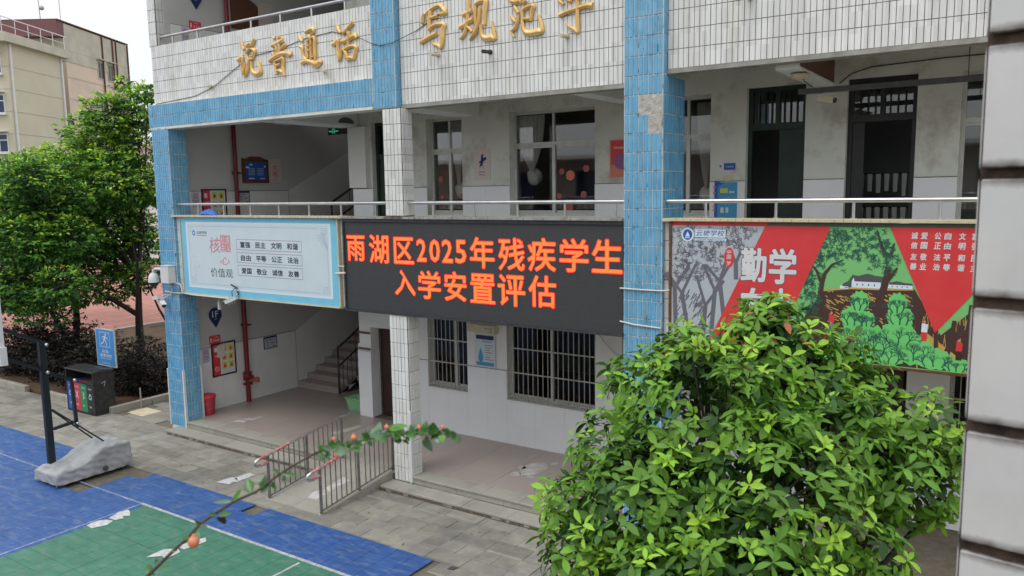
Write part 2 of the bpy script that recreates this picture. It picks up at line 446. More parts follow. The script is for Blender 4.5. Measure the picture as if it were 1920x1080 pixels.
M['cable_w'] = mat('cable_w', (0.62, 0.60, 0.54))
M['cable_k'] = mat('cable_k', (0.03, 0.03, 0.04))
M['bark'] = mat('bark', (0.030, 0.024, 0.020), (0.055, 0.045, 0.038), 12, 0.95, bump=0.6, bscale=30)
M['twig'] = mat('twig', (0.060, 0.040, 0.030), (0.11, 0.075, 0.05), 30, 0.8)
def leaf(name, a, b, v=0.25, rough=0.48): return mat(name, a, b, 3.0, rough, vary=v, island=True, trans=0.24, spec=0.32)
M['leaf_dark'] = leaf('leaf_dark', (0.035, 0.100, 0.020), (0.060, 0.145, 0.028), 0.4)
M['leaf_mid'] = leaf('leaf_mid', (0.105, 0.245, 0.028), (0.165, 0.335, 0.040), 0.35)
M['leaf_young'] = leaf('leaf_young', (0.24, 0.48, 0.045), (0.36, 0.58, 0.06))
M['leaf_red'] = leaf('leaf_red', (0.40, 0.10, 0.05), (0.30, 0.12, 0.05))
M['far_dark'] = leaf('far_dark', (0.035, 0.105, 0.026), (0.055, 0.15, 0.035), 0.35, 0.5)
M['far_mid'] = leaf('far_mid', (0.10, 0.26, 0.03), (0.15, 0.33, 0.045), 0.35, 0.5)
M['far_pale'] = leaf('far_pale', (0.33, 0.54, 0.04), (0.42, 0.60, 0.06), 0.3, 0.5)
M['shrub_dark'] = leaf('shrub_dark', (0.016, 0.014, 0.013), (0.030, 0.024, 0.020), 0.5, 0.6)
M['bud'] = mat('bud', (0.60, 0.18, 0.09), (0.66, 0.25, 0.13), 20, 0.4)
M['far_beige'] = mat('far_beige', (0.50, 0.46, 0.36), (0.55, 0.51, 0.41), 0.5, 0.9, c3=(0.30, 0.28, 0.22), c3scale=0.25, c3amt=0.4, bump=0.2, bscale=6)
M['far_pink'] = mat('far_pink', (0.64, 0.51, 0.42), (0.58, 0.48, 0.40), 0.4, 0.9, c3=(0.36, 0.34, 0.27), c3scale=0.3, c3amt=0.7)
M['far_grime'] = mat('far_grime', (0.50, 0.47, 0.385), (0.40, 0.38, 0.32), 0.8, 0.9)
M['far_glass'] = mat('far_glass', (0.010, 0.020, 0.075), (0.03, 0.045, 0.11), 2, 0.1)
M['far_red'] = mat('far_red', (0.13, 0.045, 0.055), (0.15, 0.055, 0.06), 1, 0.6)
M['rust'] = mat('rust', (0.14, 0.05, 0.035), (0.09, 0.04, 0.03), 3, 0.8)
M['near_tile'] = mat('near_tile', (0.56, 0.57, 0.58), (0.62, 0.62, 0.62), 4, 0.3, c3=(0.36, 0.31, 0.27), c3scale=5, c3amt=0.2)
def edge_grime(m, zc, half, width, col):
    """grime that creeps in from the upper and lower edge of each tile (own coordinates of the tile)"""
    t = m.node_tree; L = t.links; b = t.nodes['Principled BSDF']; src = b.inputs['Base Color'].links[0].from_socket
    tcn = t.nodes.new('ShaderNodeTexCoord'); sp = t.nodes.new('ShaderNodeSeparateXYZ'); L.new(tcn.outputs['Object'], sp.inputs[0])
    s1 = t.nodes.new('ShaderNodeMath'); s1.operation = 'SUBTRACT'; s1.inputs[1].default_value = zc; L.new(sp.outputs['Z'], s1.inputs[0])
    ab = t.nodes.new('ShaderNodeMath'); ab.operation = 'ABSOLUTE'; L.new(s1.outputs[0], ab.inputs[0])
    nz = t.nodes.new('ShaderNodeTexNoise'); nz.inputs['Scale'].default_value = 30; nz.inputs['Detail'].default_value = 6; L.new(tcn.outputs['Object'], nz.inputs['Vector'])
    nm = t.nodes.new('ShaderNodeMath'); nm.operation = 'MULTIPLY_ADD'; nm.inputs[1].default_value = width; L.new(nz.outputs[0], nm.inputs[0]); L.new(ab.outputs[0], nm.inputs[2])
    r_ = t.nodes.new('ShaderNodeMapRange'); r_.inputs['From Min'].default_value = half - width*.3; r_.inputs['From Max'].default_value = half + width*.62; L.new(nm.outputs[0], r_.inputs['Value'])
    mx_ = t.nodes.new('ShaderNodeMix'); mx_.data_type = 'RGBA'; mx_.inputs['B'].default_value = (*col, 1); L.new(src, mx_.inputs['A']); L.new(r_.outputs[0], mx_.inputs['Factor'])
    L.new(mx_.outputs['Result'], b.inputs['Base Color'])
edge_grime(M['near_tile'], 0.111, 0.111, 0.022, (0.07, 0.055, 0.045))
M['near_grout'] = mat('near_grout', (0.03, 0.022, 0.020), (0.10, 0.065, 0.045), 22, 0.95, bump=0.6, bscale=60)

# ================================================================== SETTING: ground
g = MB()
g.box(-140, 60, -60, 140, -0.30, -0.045)
struct('ground', g, M['soil'])
pv = tag(bpy.data.objects.new('paving', None), kind='structure'); COL.objects.link(pv)
b = MB(); b.box(-24.5, 3, -12, 0.0, -0.044, -0.016); b.box(-17.2, -15.0, 0.0, 4.0, -0.044, -0.016)
b.build('paving_bed', M['joint'], pv)
slab = []
for w in (0.594, 0.594, 0.594):
    q = MB(); q.bbox(0.003, 0.597, 0.003, 0.297, -0.015, 0, 0.004); slab.append(q.mesh('stone', M['paver']))
half = MB(); half.bbox(0.003, 0.297, 0.003, 0.297, -0.015, 0, 0.004); half = half.mesh('stone', M['paver'])
cells = []
for j in range(-20, 14):
    y = -0.35 + 0.3 * (j - 0) - 0.3
    for i in range(-42, 6):
        x = 0.6 * i + (0.3 if j % 2 else 0.0)
        if x > -2.4 or x + 0.6 < -24: continue
        onwalk = (-1.95 <= y <= -0.62) or (-0.66 < y < 3.4 and -17.2 < x < -15.75) or (x < -15.1 and -0.66 < y < -0.2) or (x > -6.55 and y > -4.6 and y < -0.6)
        if onwalk: cells.append((x, y))
cells.sort(key=lambda c: (c[0])**2 + (c[1] + 9.57)**2)
rest = MB()
for k, (x, y) in enumerate(cells):
    if k < 300:
        inst('stone', slab[k % 3], (x, y, random.uniform(-0.003, 0.002)), pv)
    else: rest.box(x + .003, x + .597, y + .003, y + .297, -0.015, 0)
if rest.v: rest.build('stone', M['paver'], pv)['kind'] = 'stuff'

# court of interlocking plastic tiles
def court_tile_mesh(m_):
    q = MB(); q.bbox(0.002, 0.298, 0.002, 0.298, -0.0, 0.014, 0.004); return q.mesh('court_tile', m_)
tb, tg = court_tile_mesh(M['court_blue']), court_tile_mesh(M['court_green'])
cb = tag(bpy.data.objects.new('blue_court', None), kind='structure'); COL.objects.link(cb)
cg = tag(bpy.data.objects.new('green_court', None), kind='structure'); COL.objects.link(cg)
blue, green = [], []
missing = {(-46, -1), (-45, -1), (-37, -1), (-36, -1), (-35, -1), (-34, -1), (-38, -1), (-47, -1)}
for i in range(-76, -14):
    for j in range(-26, 0):
        x, y = -6.4 + 0.3 * (i + 14 - 1) + 0.0, -1.86 + 0.3 * j
        x = 0.3 * i - 2.2
        if x > -6.66 or x < -24.5: continue
        c = (x, y)
        if x >= -11.62 and y < -3.05: green.append(c)
        else:
            # ragged edge near the hoop and the ramp, cut-outs under the hoop wheels
            if j == -1 and (-13.2 < x < -12.75 or -10.2 < x < -9.75): continue
            if -14.4 < x < -13.2 and y > -3.3 and y < -2.0: continue
            blue.append(c)
for lst, par, me, mm in ((blue, cb, tb, M['court_blue']), (green, cg, tg, M['court_green'])):
    lst.sort(key=lambda c: (c[0] + 3)**2 + (c[1] + 6)**2)
    rest = MB()
    for k, (x, y) in enumerate(lst):
        if k < 290: inst('court_tile', me, (x, y, 0.003), par)
        else: rest.box(x + .002, x + .298, y + .002, y + .298, 0.003, 0.017)
    if rest.v: rest.build('court_tile', mm, par)['kind'] = 'stuff'
L = MB()
def strip(x0, x1, y0, y1, mi=0, z=0.0215):
    n = max(1, int(max(abs(x1-x0), abs(y1-y0)) / 0.3))
    for k in range(n):
        a, c = k / n, (k + 1) / n
        if abs(x1-x0) > abs(y1-y0): L.box(x0 + (x1-x0)*a, x0 + (x1-x0)*c - 0.006, y0, y1, 0.018, z, mi)
        else: L.box(x0, x1, y0 + (y1-y0)*a, y0 + (y1-y0)*c - 0.006, 0.018, z, mi)
strip(-11.62, -6.7, -2.815, -2.765); strip(-22, -11.62, -2.81, -2.775, 1); strip(-11.62, -11.58, -8.5, -2.815, 1); strip(-7.89, -7.85, -8.5, -2.86)
struct('court_lines', L, [M['line_paint'], mat('worn_line', (0.16, 0.22, 0.36), (0.36, 0.40, 0.46), 12, 0.7, ramp=(0.5, 0.7))])

# planting bed, kerbs, running track, field
s = MB(); s.box(-24.3, -17.3, 0.05, 7.2, -0.044, 0.02); s.box(-34, -24.3, -2.0, 7.2, -0.044, 0.016); s.box(-17.3, -15.1, 3.6, 26, -0.044, 0.02); s.box(-26.2, -17.3, 7.2, 26, -0.044, 0.018)
struct('soil_bed', s, M['soil'])
k = tag(bpy.data.objects.new('bed_kerb', None), kind='structure'); COL.objects.link(k)
ks = MB(); ks.bbox(-0.49, 0.49, -0.06, 0.06, -0.02, 0.15, 0.01); ks = ks.mesh('kerb_stone', M['granite'])
for x in (-23.6, -22.6, -21.6, -19.7, -18.7): inst('kerb_stone', ks, (x, -0.04, 0), k)
for i in range(9): inst('kerb_stone', ks, (-17.22, 0.40 + i * 1.0, 0), k, R(90))
t = MB(); t.box(-90, -27.9, -20, 70, -0.044, 0.022)
struct('running_track', t, M['track'])
t = MB()
for i in range(7): t.box(-29.2 - i * 1.3, -29.15 - i * 1.3, -20, 70, 0.0225, 0.0265)
struct('track_lines', t, mat('track_line', (.55, .42, .38), (.45, .28, .24), 2, .8))
t = MB(); t.box(-27.9, -27.7, -20, 70, -0.04, 0.09)
struct('track_kerb', t, M['granite'])
t = MB(); t.box(-90, -62, -20, 70, 0.0226, 0.03)
struct('grass_field', t, M['grass'])

# ================================================================== THE SCHOOL BUILDING
SB = thing('school_building', 'three storey school building with open corridors, white and blue tiled parapets and columns', 'building', (-8, 0, 0))
TW, TH = 0.0690, 0.2432

def tile_mesh(name, mm, w=0.062, h=0.236, d=0.009, b=0.003):
    """face at local y=-d, centred; 9 quads"""
    q = MB(); x, z = w/2, h/2
    vs = [(-x,0,-z),(x,0,-z),(x,0,z),(-x,0,z),(-x,-d+b,-z),(x,-d+b,-z),(x,-d+b,z),(-x,-d+b,z),(-x+b,-d,-z+b),(x-b,-d,-z+b),(x-b,-d,z-b),(-x+b,-d,z-b)]
    fs = [(8,9,10,11)] + [(i,(i+1)%4,4+(i+1)%4,4+i) for i in range(4)] + [(4+i,4+(i+1)%4,8+(i+1)%4,8+i) for i in range(4)]
    q.add(vs, fs); return q.mesh(name, mm)
WT, BT = tile_mesh('white_tile', M['white_tile']), tile_mesh('blue_tile', M['blue_tile'])
TV = np.array([v.co[:] for v in WT.vertices]); TF = [tuple(p.vertices) for p in WT.polygons]
def tile_into(mb, x, y, z, face='y', sw=1.0, sh=1.0):
    v = TV * (sw, 1, sh)
    if face == 'x': v = np.stack([-v[:, 1], v[:, 0], v[:, 2]], axis=1)     # faces +x
    mb.add((v + (x, y, z)).tolist(), TF)
white_rest, blue_rest = MB(), MB()

def tiles(x0, x1, z0, z1, y, col='white', face='y', individual=None, skip=None, top_down=False, th=TH):
    """tile field on plane y (facing -y) or plane x=y (facing +x, running along y from x0 to x1)"""
    n = max(1, int(round((x1-x0)/TW))); pw = (x1-x0)/n
    m_ = max(1, int(round((z1-z0)/th))); ph = (z1-z0)/m_
    rest = white_rest if col == 'white' else blue_rest
    for j in range(m_):
        for i in range(n):
            if skip and skip(i, j, n, m_): continue
            cx, cz = x0 + (i+.5)*pw, z0 + (j+.5)*ph
            jx = random.uniform(-.0012, .0012); jy = random.uniform(-.0015, .001)
            gp = .0075 if col == 'white' else .0115
            sw, sh = (pw-gp)/.062, (ph-gp)/.236
            if individual is not None:
                me = WT if col == 'white' else BT
                if face == 'y': inst(col + '_tile', me, (cx+jx, y+jy, cz), individual, 0, (sw, 1, sh))
                else: inst(col + '_tile', me, (y-jy, cx+jx, cz), individual, R(90), (sw, 1, sh))
            else:
                if face == 'y': tile_into(rest, cx+jx, y+jy, cz, 'y', sw, sh)
                else: tile_into(rest, y-jy, cx+jx, cz, 'x', sw, sh)

# --- parapets (3rd floor band) ---
def parapet(x0, x1, y0, y1, z0, z1, m_): q = MB(); q.box(x0, x1, y0, y1, z0, z1); return q.build('parapet', m_, SB)
pR = parapet(-3.97, 3.0, 0.14, 0.30, 6.385, 8.0, M['grout_dark'])
tiles(-3.965, -0.30, 6.385, 7.59, 0.139, individual=pR)
tiles(-3.965, -0.30, 7.59, 8.0, 0.139); tiles(-0.30, 3.0, 6.385, 8.0, 0.139)
pM = parapet(-8.44, -4.52, 0.14, 0.30, 6.26, 7.97, M['grout_dark'])
tiles(-8.435, -4.525, 6.26, 7.97, 0.139)
pL = parapet(-15.05, -8.94, 0.14, 0.30, 6.72, 7.88, M['grout_dark'])
tiles(-15.05, -8.945, 6.72, 7.88, 0.139, th=0.232)
q = MB(); q.box(-3.97, 3.0, 0.12, 0.32, 6.33, 6.384); q.box(-8.44, -4.52, 0.12, 0.32, 6.205, 6.259); q.build('drip_edge', M['concrete'], SB)
q = MB(); q.box(-15.09, -8.94, 0.012, 0.30, 6.262, 6.71); bb = q.build('blue_beam', M['grout_light'], SB)
tiles(-15.09, -8.945, 6.265, 6.71, 0.011, 'blue', th=0.22)
q = MB(); q.box(-15.05, -8.94, 0.0, 0.30, 6.215, 6.259); q.build('drip_edge', M['plaster'], SB)
# 3rd floor end column (white tiled) left of the opening
q = MB(); q.box(-15.10, -14.83, 0.14, 0.5, 7.88, 10.0); c = q.build('column', M['grout_dark'], SB); tiles(-15.09, -14.84, 7.88, 10.0, 0.139); tiles(0.15, 0.49, 7.88, 10.0, -14.829, face='x')
# --- 2nd floor band (mostly behind the boards) ---
q = MB(); q.box(-15.05, 3.0, 0.085, 0.24, 2.90, 4.46); q.build('parapet', M['grout_dark'], SB)
tiles(-9.88, -9.66, 2.93, 4.46, 0.084); tiles(-3.97, -3.83, 2.93, 4.46, 0.084); tiles(-14.5, -14.25, 2.93, 4.46, 0.084)
q = MB()
q.box(-14.52, -9.76, -0.03, 0.27, 4.462, 4.50); q.build('coping', M['cream'], SB)
q = MB(); q.box(-3.96, 3.0, -0.03, 0.27, 4.462, 4.50); q.build('coping', M['cream'], SB)
for xa, xb in ((-9.758, -8.75), (-8.35, -4.53)): q = MB(); q.box(xa, xb, -0.03, 0.27, 4.462, 4.495); q.build('coping', M['concrete'], SB)
# coping edge tiles
for xa, xb in ((-14.45, -9.75), (-3.95, -0.25)):
    n = int((xb-xa)/0.095)
    for i in range(n):
        if random.random() < 0.05: continue
        q = MB(); q.box(xa+i*0.095+0.004, xa+i*0.095+0.090, -0.042, -0.031, 4.468, 4.497); q.build('edge_tile', M['cream'], SB)
q = MB()
for xa, xb in ((-9.75, -8.76), (-8.34, -4.54)):
    x = xa
    while x < xb - .1:
        w_ = random.uniform(.06, .18); q.box(x, min(x+w_, xb), -0.045+random.uniform(0, .01), -0.031, 4.464, 4.490+random.uniform(0, .006)); x += w_+random.uniform(.002, .03)
q.build('broken_edging', M['concrete'], SB)['kind'] = 'stuff'

# --- columns ---
def column(x0, x1, y0, y1, z0, z1, m_): q = MB(); q.box(x0, x1, y0, y1, z0, z1); return q.build('column', m_, SB)
cR = column(-4.515, -3.975, 0.01, 0.74, 0.0, 6.33, M['grout_light'])
cR2 = column(-4.515, -3.975, 0.01, 0.30, 6.331, 9.0, M['grout_light'])
def chip(i, j, n, m_):   # patch where tiles fell off
    return (j == 22 and i >= 3) or (j == 21 and i >= 5)
nrow = 30; zt = nrow * TH
def chipR(i, j, n, m_):
    z = (j+.5)*TH
    return (5.79 < z < 6.05 and i >= 3) or (5.54 < z < 5.80 and i >= 5)
tiles(-4.51, -3.98, 1.7024, zt, 0.009, 'blue', individual=cR, skip=lambda i, j, n, m_: chipR(i, j+7, n, m_))
tiles(-4.51, -3.98, 0, 1.7024, 0.009, 'blue')
tiles(-4.51, -3.98, zt, zt+TH*7, 0.009, 'blue')
tiles(0.015, 0.735, 1.7024, 6.322, -3.974, 'blue', 'x')
tiles(0.015, 0.135, 6.335, zt+TH*7, -3.974, 'blue', 'x')
q = MB()
for (xa, xb, za, zb) in ((-4.30, -3.985, 5.80, 6.07), (-4.17, -3.985, 5.56, 5.81)):
    nx, nz = 10, 8
    P = [[(xa+(xb-xa)*i/nx, 0.006-random.uniform(0, .007), za+(zb-za)*j/nz) for i in range(nx+1)] for j in range(nz+1)]
    q.add([p for r_ in P for p in r_], [(j*(nx+1)+i, j*(nx+1)+i+1, (j+1)*(nx+1)+i+1, (j+1)*(nx+1)+i) for j in range(nz) for i in range(nx)])
q.build('bare_cement_patch', M['cement_patch'], SB)
cL = column(-15.03, -14.50, 0.01, 0.42, 0.0, 6.261, M['grout_light'])
tiles(-15.025, -14.505, 0.075, 6.25, 0.009, 'blue'); tiles(0.015, 0.415, 0.075, 6.21, -14.499, 'blue', 'x')
q = MB()
q.box(-14.53, -14.485, -0.012, 0.035, 0.07, 1.28); q.box(-15.05, -15.02, -0.012, 0.03, 0.07, 1.28); q.box(-14.515, -14.485, 0.39, 0.43, 0.07, 1.33); q.build('corner_guard', M['white_plastic'], SB)
cM = column(-8.74, -8.355, 0.01, 0.27, 0.0, 6.204, M['grout_dark'])
tiles(-8.735, -8.36, 0.08, 2.90, 0.009); tiles(-8.735, -8.36, 4.51, 6.20, 0.009)
tiles(0.015, 0.265, 0.08, 2.90, -8.354, face='x'); tiles(0.015, 0.265, 4.51, 6.20, -8.354, face='x')
cM2 = column(-8.93, -8.45, 0.01, 0.30, 6.215, 9.0, M['grout_light'])
tiles(-8.925, -8.455, 6.22, 6.22+TH*11, 0.009, 'blue'); tiles(0.015, 0.135, 6.22, 6.22+TH*11, -8.449, 'blue', 'x')
white_rest.build('white_tile', M['white_tile'], SB)['kind'] = 'stuff'
blue_rest.build('blue_tile', M['blue_tile'], SB)['kind'] = 'stuff'
q = MB(); q.bbox(-8.40, -8.338, -0.012, 0.05, 0.07, 1.30, .003); q.build('corner_guard', M['white_plastic'], SB)

# --- slabs, ceilings and cross beams ---
q = MB()
q.box(-15.0, 3.0, 0.241, 2.4, 3.38, 3.58); q.box(-15.0, 3.0, 0.301, 2.4, 6.76, 6.96); q.box(-15.0, -11.0, 2.4, 3.28, 3.38, 3.58); q.box(-15.0, -11.0, 2.4, 3.28, 6.76, 6.96)
q.box(-15.3, 3.0, 0.1, 9, 10.1, 10.3)
q.build('floor_slab', M['ceiling'], SB)
q = MB()
def beam(*a_): q_ = MB(); q_.box(*a_); q_.build('cross_beam', M['plaster_clean'], SB)
for xa, xb, zb in ((-8.95, -8.43, 6.24), (-5.65, -5.37, 6.25), (-2.66, -2.38, 6.27), (-11.95, -11.45, 6.21)):
    beam(xa, xb, 0.303, 2.248, zb, 6.757)
for xa, xb in ((-8.80, -8.30), (-5.65, -5.37), (-2.66, -2.38), (-11.95, -11.45)):
    beam(xa, xb, 0.243, 2.248, 2.98, 3.377)
beam(-14.8, -11.45, 3.0, 3.28, 6.5, 6.757)
q = MB(); q.box(-2.378, -2.366, 0.31, 2.2, 6.30, 6.75); q.build('brown_panel', M['brown_board'], SB)

# --- corridor back walls with openings ---
def wall_with_holes(name, x0, x1, z0, z1, holes, y, th, mm):
    xs = sorted({x0, x1, *[h[0] for h in holes], *[h[1] for h in holes]}); q = MB()
    for a, c in zip(xs[:-1], xs[1:]):
        hs = sorted([(h[2], h[3]) for h in holes if h[0] <= a + 1e-6 and h[1] >= c - 1e-6]); z = z0
        for h0, h1 in hs:
            if h0 > z + 1e-6: q.box(a, c, y, y+th, z, h0)
            z = h1
        if z < z1 - 1e-6: q.box(a, c, y, y+th, z, z1)
    return q.build(name, mm, SB)
H1 = [(-11.33, -10.20, 0.2, 2.12), (-9.80, -8.83, 1.06, 2.98), (-7.93, -6.10, 1.04, 2.98), (-5.6, -4.9, 1.04, 2.98), (-4.3, -3.2, 1.04, 2.98), (-2.55, -1.30, 0.2, 2.4), (-0.78, 0.9, 1.04, 2.98)]
H2 = [(-11.10, -10.10, 3.58, 6.27), (-9.70, -8.85, 4.44, 6.26), (-7.80, -6.10, 4.44, 6.26), (-4.95, -4.13, 4.44, 6.29), (-3.59, -2.75, 3.58, 6.33), (-2.20, -1.33, 3.58, 6.34), (-0.82, 0.9, 4.0, 6.33)]
wall_with_holes('corridor_wall', -11.65, 3.0, 0.2, 3.38, H1, 2.25, 0.24, M['plaster_clean'])
wall_with_holes('corridor_wall', -11.65, 3.0, 3.58, 6.76, H2, 2.25, 0.24, M['plaster'])
q = MB(); q.box(-11.65, 3, 2.25, 2.49, 6.96, 10.1); q.build('corridor_wall', M['plaster'], SB)
# dado panels (glazed, proud of the plaster)
def dado(x0, x1, z0, z1, y=2.25):
    if z1 in (1.58, 4.97): q = MB(); q.box(x0+.001, x1-.001, y-.013, y-.0005, z1+.001, z1+.012); q.build('dado_joint', M['grout_dark'], SB)
    n = max(1, int(round((x1-x0)/0.6)))
    for i in range(n):
        q = MB(); a, c = x0+(x1-x0)*i/n, x0+(x1-x0)*(i+1)/n
        q.bbox(a+.001, c-.001, y-0.015, y+0.02, z0, z1, .002); q.build('wall_tile', M['dado'], SB)
for a, c, z in ((-10.20, -9.80, 1.58), (-8.83, -7.93, 1.58), (-6.10, -5.6, 1.58), (-4.9, -4.3, 1.58), (-3.2, -2.55, 1.58), (-1.30, -0.78, 1.58), (-11.65, -11.33, 1.58)): dado(a, c, 1.06, z); dado(a, c, 0.2, 1.06)
for a, c in ((-9.80, -8.83), (-7.93, -6.10), (-5.6, -4.9), (-4.3, -3.2), (-0.78, 0.9)): dado(a, c, 0.2, 1.035)
for a, c in ((-11.65, -11.10), (-10.10, -9.70), (-8.85, -7.80), (-6.10, -4.95), (-4.13, -3.59), (-2.75, -2.20), (-1.33, -0.82)): dado(a, c, 3.58, 4.97)
for a, c in ((-9.70, -8.85), (-7.80, -6.10), (-4.95, -4.13)): dado(a, c, 3.58, 4.42)

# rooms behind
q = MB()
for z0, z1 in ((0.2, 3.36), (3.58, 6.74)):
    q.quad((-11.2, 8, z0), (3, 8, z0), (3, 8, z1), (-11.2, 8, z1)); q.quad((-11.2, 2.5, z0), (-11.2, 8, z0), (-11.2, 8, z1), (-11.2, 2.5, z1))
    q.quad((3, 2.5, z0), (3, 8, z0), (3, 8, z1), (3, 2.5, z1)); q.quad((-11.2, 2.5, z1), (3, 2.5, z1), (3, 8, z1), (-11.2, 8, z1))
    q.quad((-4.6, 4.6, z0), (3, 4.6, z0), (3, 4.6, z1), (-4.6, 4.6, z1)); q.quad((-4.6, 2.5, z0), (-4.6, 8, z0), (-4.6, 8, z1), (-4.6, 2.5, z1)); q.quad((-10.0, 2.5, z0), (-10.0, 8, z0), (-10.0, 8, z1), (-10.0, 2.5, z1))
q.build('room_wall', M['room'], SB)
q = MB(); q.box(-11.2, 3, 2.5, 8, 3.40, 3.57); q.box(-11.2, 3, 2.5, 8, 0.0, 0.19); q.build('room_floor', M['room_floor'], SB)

# --- windows ---
def window(x0, x1, z0, z1, zt, cols, y=2.40, sill=True):
    q = MB(); f = 0.05
    q.box(x0, x1, y, y+.06, z1-f, z1); q.box(x0, x1, y, y+.06, z0, z0+f); q.box(x0, x0+f, y, y+.06, z0+f, z1-f); q.box(x1-f, x1, y, y+.06, z0+f, z1-f)
    q.box(x0+f, x1-f, y-.004, y+.06, zt-.03, zt+.03)
    fr = q.build('window', M['alu'], SB)
    n = len(cols)
    xs = [x0] + list(cols) + [x1]
    q = MB()
    for c in cols: q.box(c-.03, c+.03, y-.002, y+.058, z0+f, zt-.031); q.box(c-.02, c+.02, y-.001, y+.055, zt+.031, z1-f)
    for a, c in zip(xs[:-1], xs[1:]): q.box(a+.05, c-.04, y+.01, y+.04, zt-.07, zt-.032); q.box(a+.05, c-.04, y+.01, y+.04, z0+.052, z0+.09)
    q.build('sash', M['alu'], fr)
    for a, c in zip(xs[:-1], xs[1:]):
        for u, v in ((z0+f, zt-.03), (zt+.03, z1-f)):
            q = MB(); q.box(a+.03, c-.03, y+.022, y+.028, u, v); q.build('pane', M['glass'] if z0 > 3 else M['glass_dim'], fr)
    if sill:
        q = MB(); q.box(x0-.02, x1+.02, 2.225, 2.40, z0-.03, z0+.003); q.build('sill', M['plaster_clean'], fr)
    return fr
window(-9.70, -8.85, 4.44, 6.26, 5.66, [-9.25])
window(-7.80, -6.10, 4.44, 6.26, 5.69, [-6.98])
window(-4.95, -4.13, 4.44, 6.29, 5.68, [-4.54])
window(-0.82, 0.9, 4.0, 6.33, 5.70, [0.0])
w1 = window(-9.80, -8.83, 1.06, 2.98, 2.55, [-9.22])
w2 = window(-7.93, -6.10, 1.04, 2.98, 2.55, [-7.05])
w3 = window(-5.6, -4.9, 1.04, 2.98, 2.55, [-5.25])
w4 = window(-4.3, -3.2, 1.04, 2.98, 2.55, [-3.75])
w5 = window(-0.78, 0.9, 1.04, 2.98, 2.55, [0.0])
def grille(x0, x1, z0, z1, par, y=2.28):
    q = MB(); n = int(round((x1-x0)/0.108))
    for i in range(n+1): x = x0+.01+(x1-x0-.02)*i/n; q.tube([(x, y, z0), (x, y, z1)], .0085, 6)
    for k_ in range(5): z = z0+.06+(z1-z0-.1)*k_/4.0; q.box(x0, x1, y-.014, y-.004, z-.012, z+.012)
    q.build('grille', M['steel_dull'], par)
grille(-9.79, -8.84, 1.07, 2.97, w1); grille(-7.92, -6.11, 1.05, 2.97, w2); grille(-5.59, -4.91, 1.05, 2.97, w3); grille(-4.29, -3.21, 1.05, 2.97, w4); grille(-0.77, 0.89, 1.05, 2.97, w5)

# --- doors ---
def transom_door(x0, x1, z0, z1, zt, mm, leaves, open_leaf=None, y=2.36):
    q = MB(); f = .06
    q.box(x0, x0+f, y, y+.1, z0, z1); q.box(x1-f, x1, y, y+.1, z0, z1); q.box(x0+f, x1-f, y, y+.1, z1-f, z1); q.box(x0+f, x1-f, y, y+.1, zt-.05, zt+.05)
    q.box((x0+x1)/2-.03, (x0+x1)/2+.03, y+.01, y+.09, zt+.05, z1-f)
    d = q.build('door', mm, SB)
    q = MB(); n = 8
    for i in range(1, n):
        if i == n//2: continue
        x = x0+f+(x1-x0-2*f)*i/n; q.tube([(x, y+.03, zt+.05), (x, y+.03, z1-f)], .009, 6)
    q.build('bar', mm, d)
    q = MB(); q.box(x0+f, x1-f, y+.06, y+.066, zt+.05, z1-f); q.build('pane', M['glass'], d)
    for (a, c) in leaves:
        q = MB(); q.bbox(a, c, y+.02, y+.06, z0+.01, zt-.052, .004); q.build('door_leaf', mm, d)
    return d
transom_door(-3.59, -2.75, 3.58, 6.33, 5.76, M['door_green'], [(-3.14, -2.81)])
transom_door(-2.20, -1.33, 3.58, 6.34, 5.80, M['door_black'], [(-2.14, -1.98)])
transom_door(-11.10, -10.10, 3.58, 6.27, 5.6, M['door_green'], [(-11.04, -10.60), (-10.59, -10.16)])
q = MB(); q.bbox(-11.26, -10.68, 2.50, 2.55, 0.21, 2.10, .004); q.bbox(-10.67, -10.22, 2.50, 2.55, 0.21, 2.10, .004); q.box(-11.33, -10.20, 2.56, 2.60, 0.2, 2.14); q.build('door', M['door_brown'], SB)
q = MB(); q.bbox(-2.50, -1.93, 2.36, 2.42, 0.21, 2.38, .004); q.bbox(-1.92, -1.35, 2.36, 2.42, 0.21, 2.38, .004); q.build('door', M['door_brown'], SB)

# --- platform with granite steps and terrazzo tiles ---
q = MB(); q.box(-14.8, 3.0, 0.30, 2.6, 0.0, 0.186); q.box(-14.8, -11.3, 2.6, 8.4, 0.0, 0.186); q.box(-14.5, 3.0, 0.02, 0.30, 0.0, 0.14); q.box(-14.6, 3.0, -0.30, 0.02, -0.02, 0.03)
pf = q.build('platform', M['joint'], SB)
fl = []
def floor_grid(x0, x1, y0, y1, sx, sy, z):
    nx, ny = max(1, round((x1-x0)/sx)), max(1, round((y1-y0)/sy))
    for i in range(nx):
        for j in range(ny):
            q = MB(); a, c = x0+(x1-x0)*i/nx, y0+(y1-y0)*j/ny
            q.bbox(a+.002, a+(x1-x0)/nx-.002, c+.002, c+(y1-y0)/ny-.002, z-.012, z, .002); q.build('floor_tile', M['terrazzo'], SB)
floor_grid(-14.79, -8.75, 0.31, 2.24, 0.8, 0.8, 0.2); floor_grid(-8.75, -2.0, 0.31, 2.24, 0.8, 0.8, 0.2); floor_grid(-14.79, -11.66, 2.24, 3.28, 0.8, 0.8, 0.2); floor_grid(-13.3, -11.66, 3.28, 5.0, 0.8, 0.8, 0.2)
def step_row(name, x0, x1, y0, y1, z0, z1, ln, lip=0.0):
    n = max(1, round((x1-x0)/ln))
    for i in range(n):
        a, c = x0+(x1-x0)*i/n, x0+(x1-x0)*(i+1)/n
        dz = random.uniform(-.002, .002)
        q = MB(); q.bbox(a+.002, c-.002, y0, y1, z0, z1+dz, .005); q.build(name, M['granite'], SB)
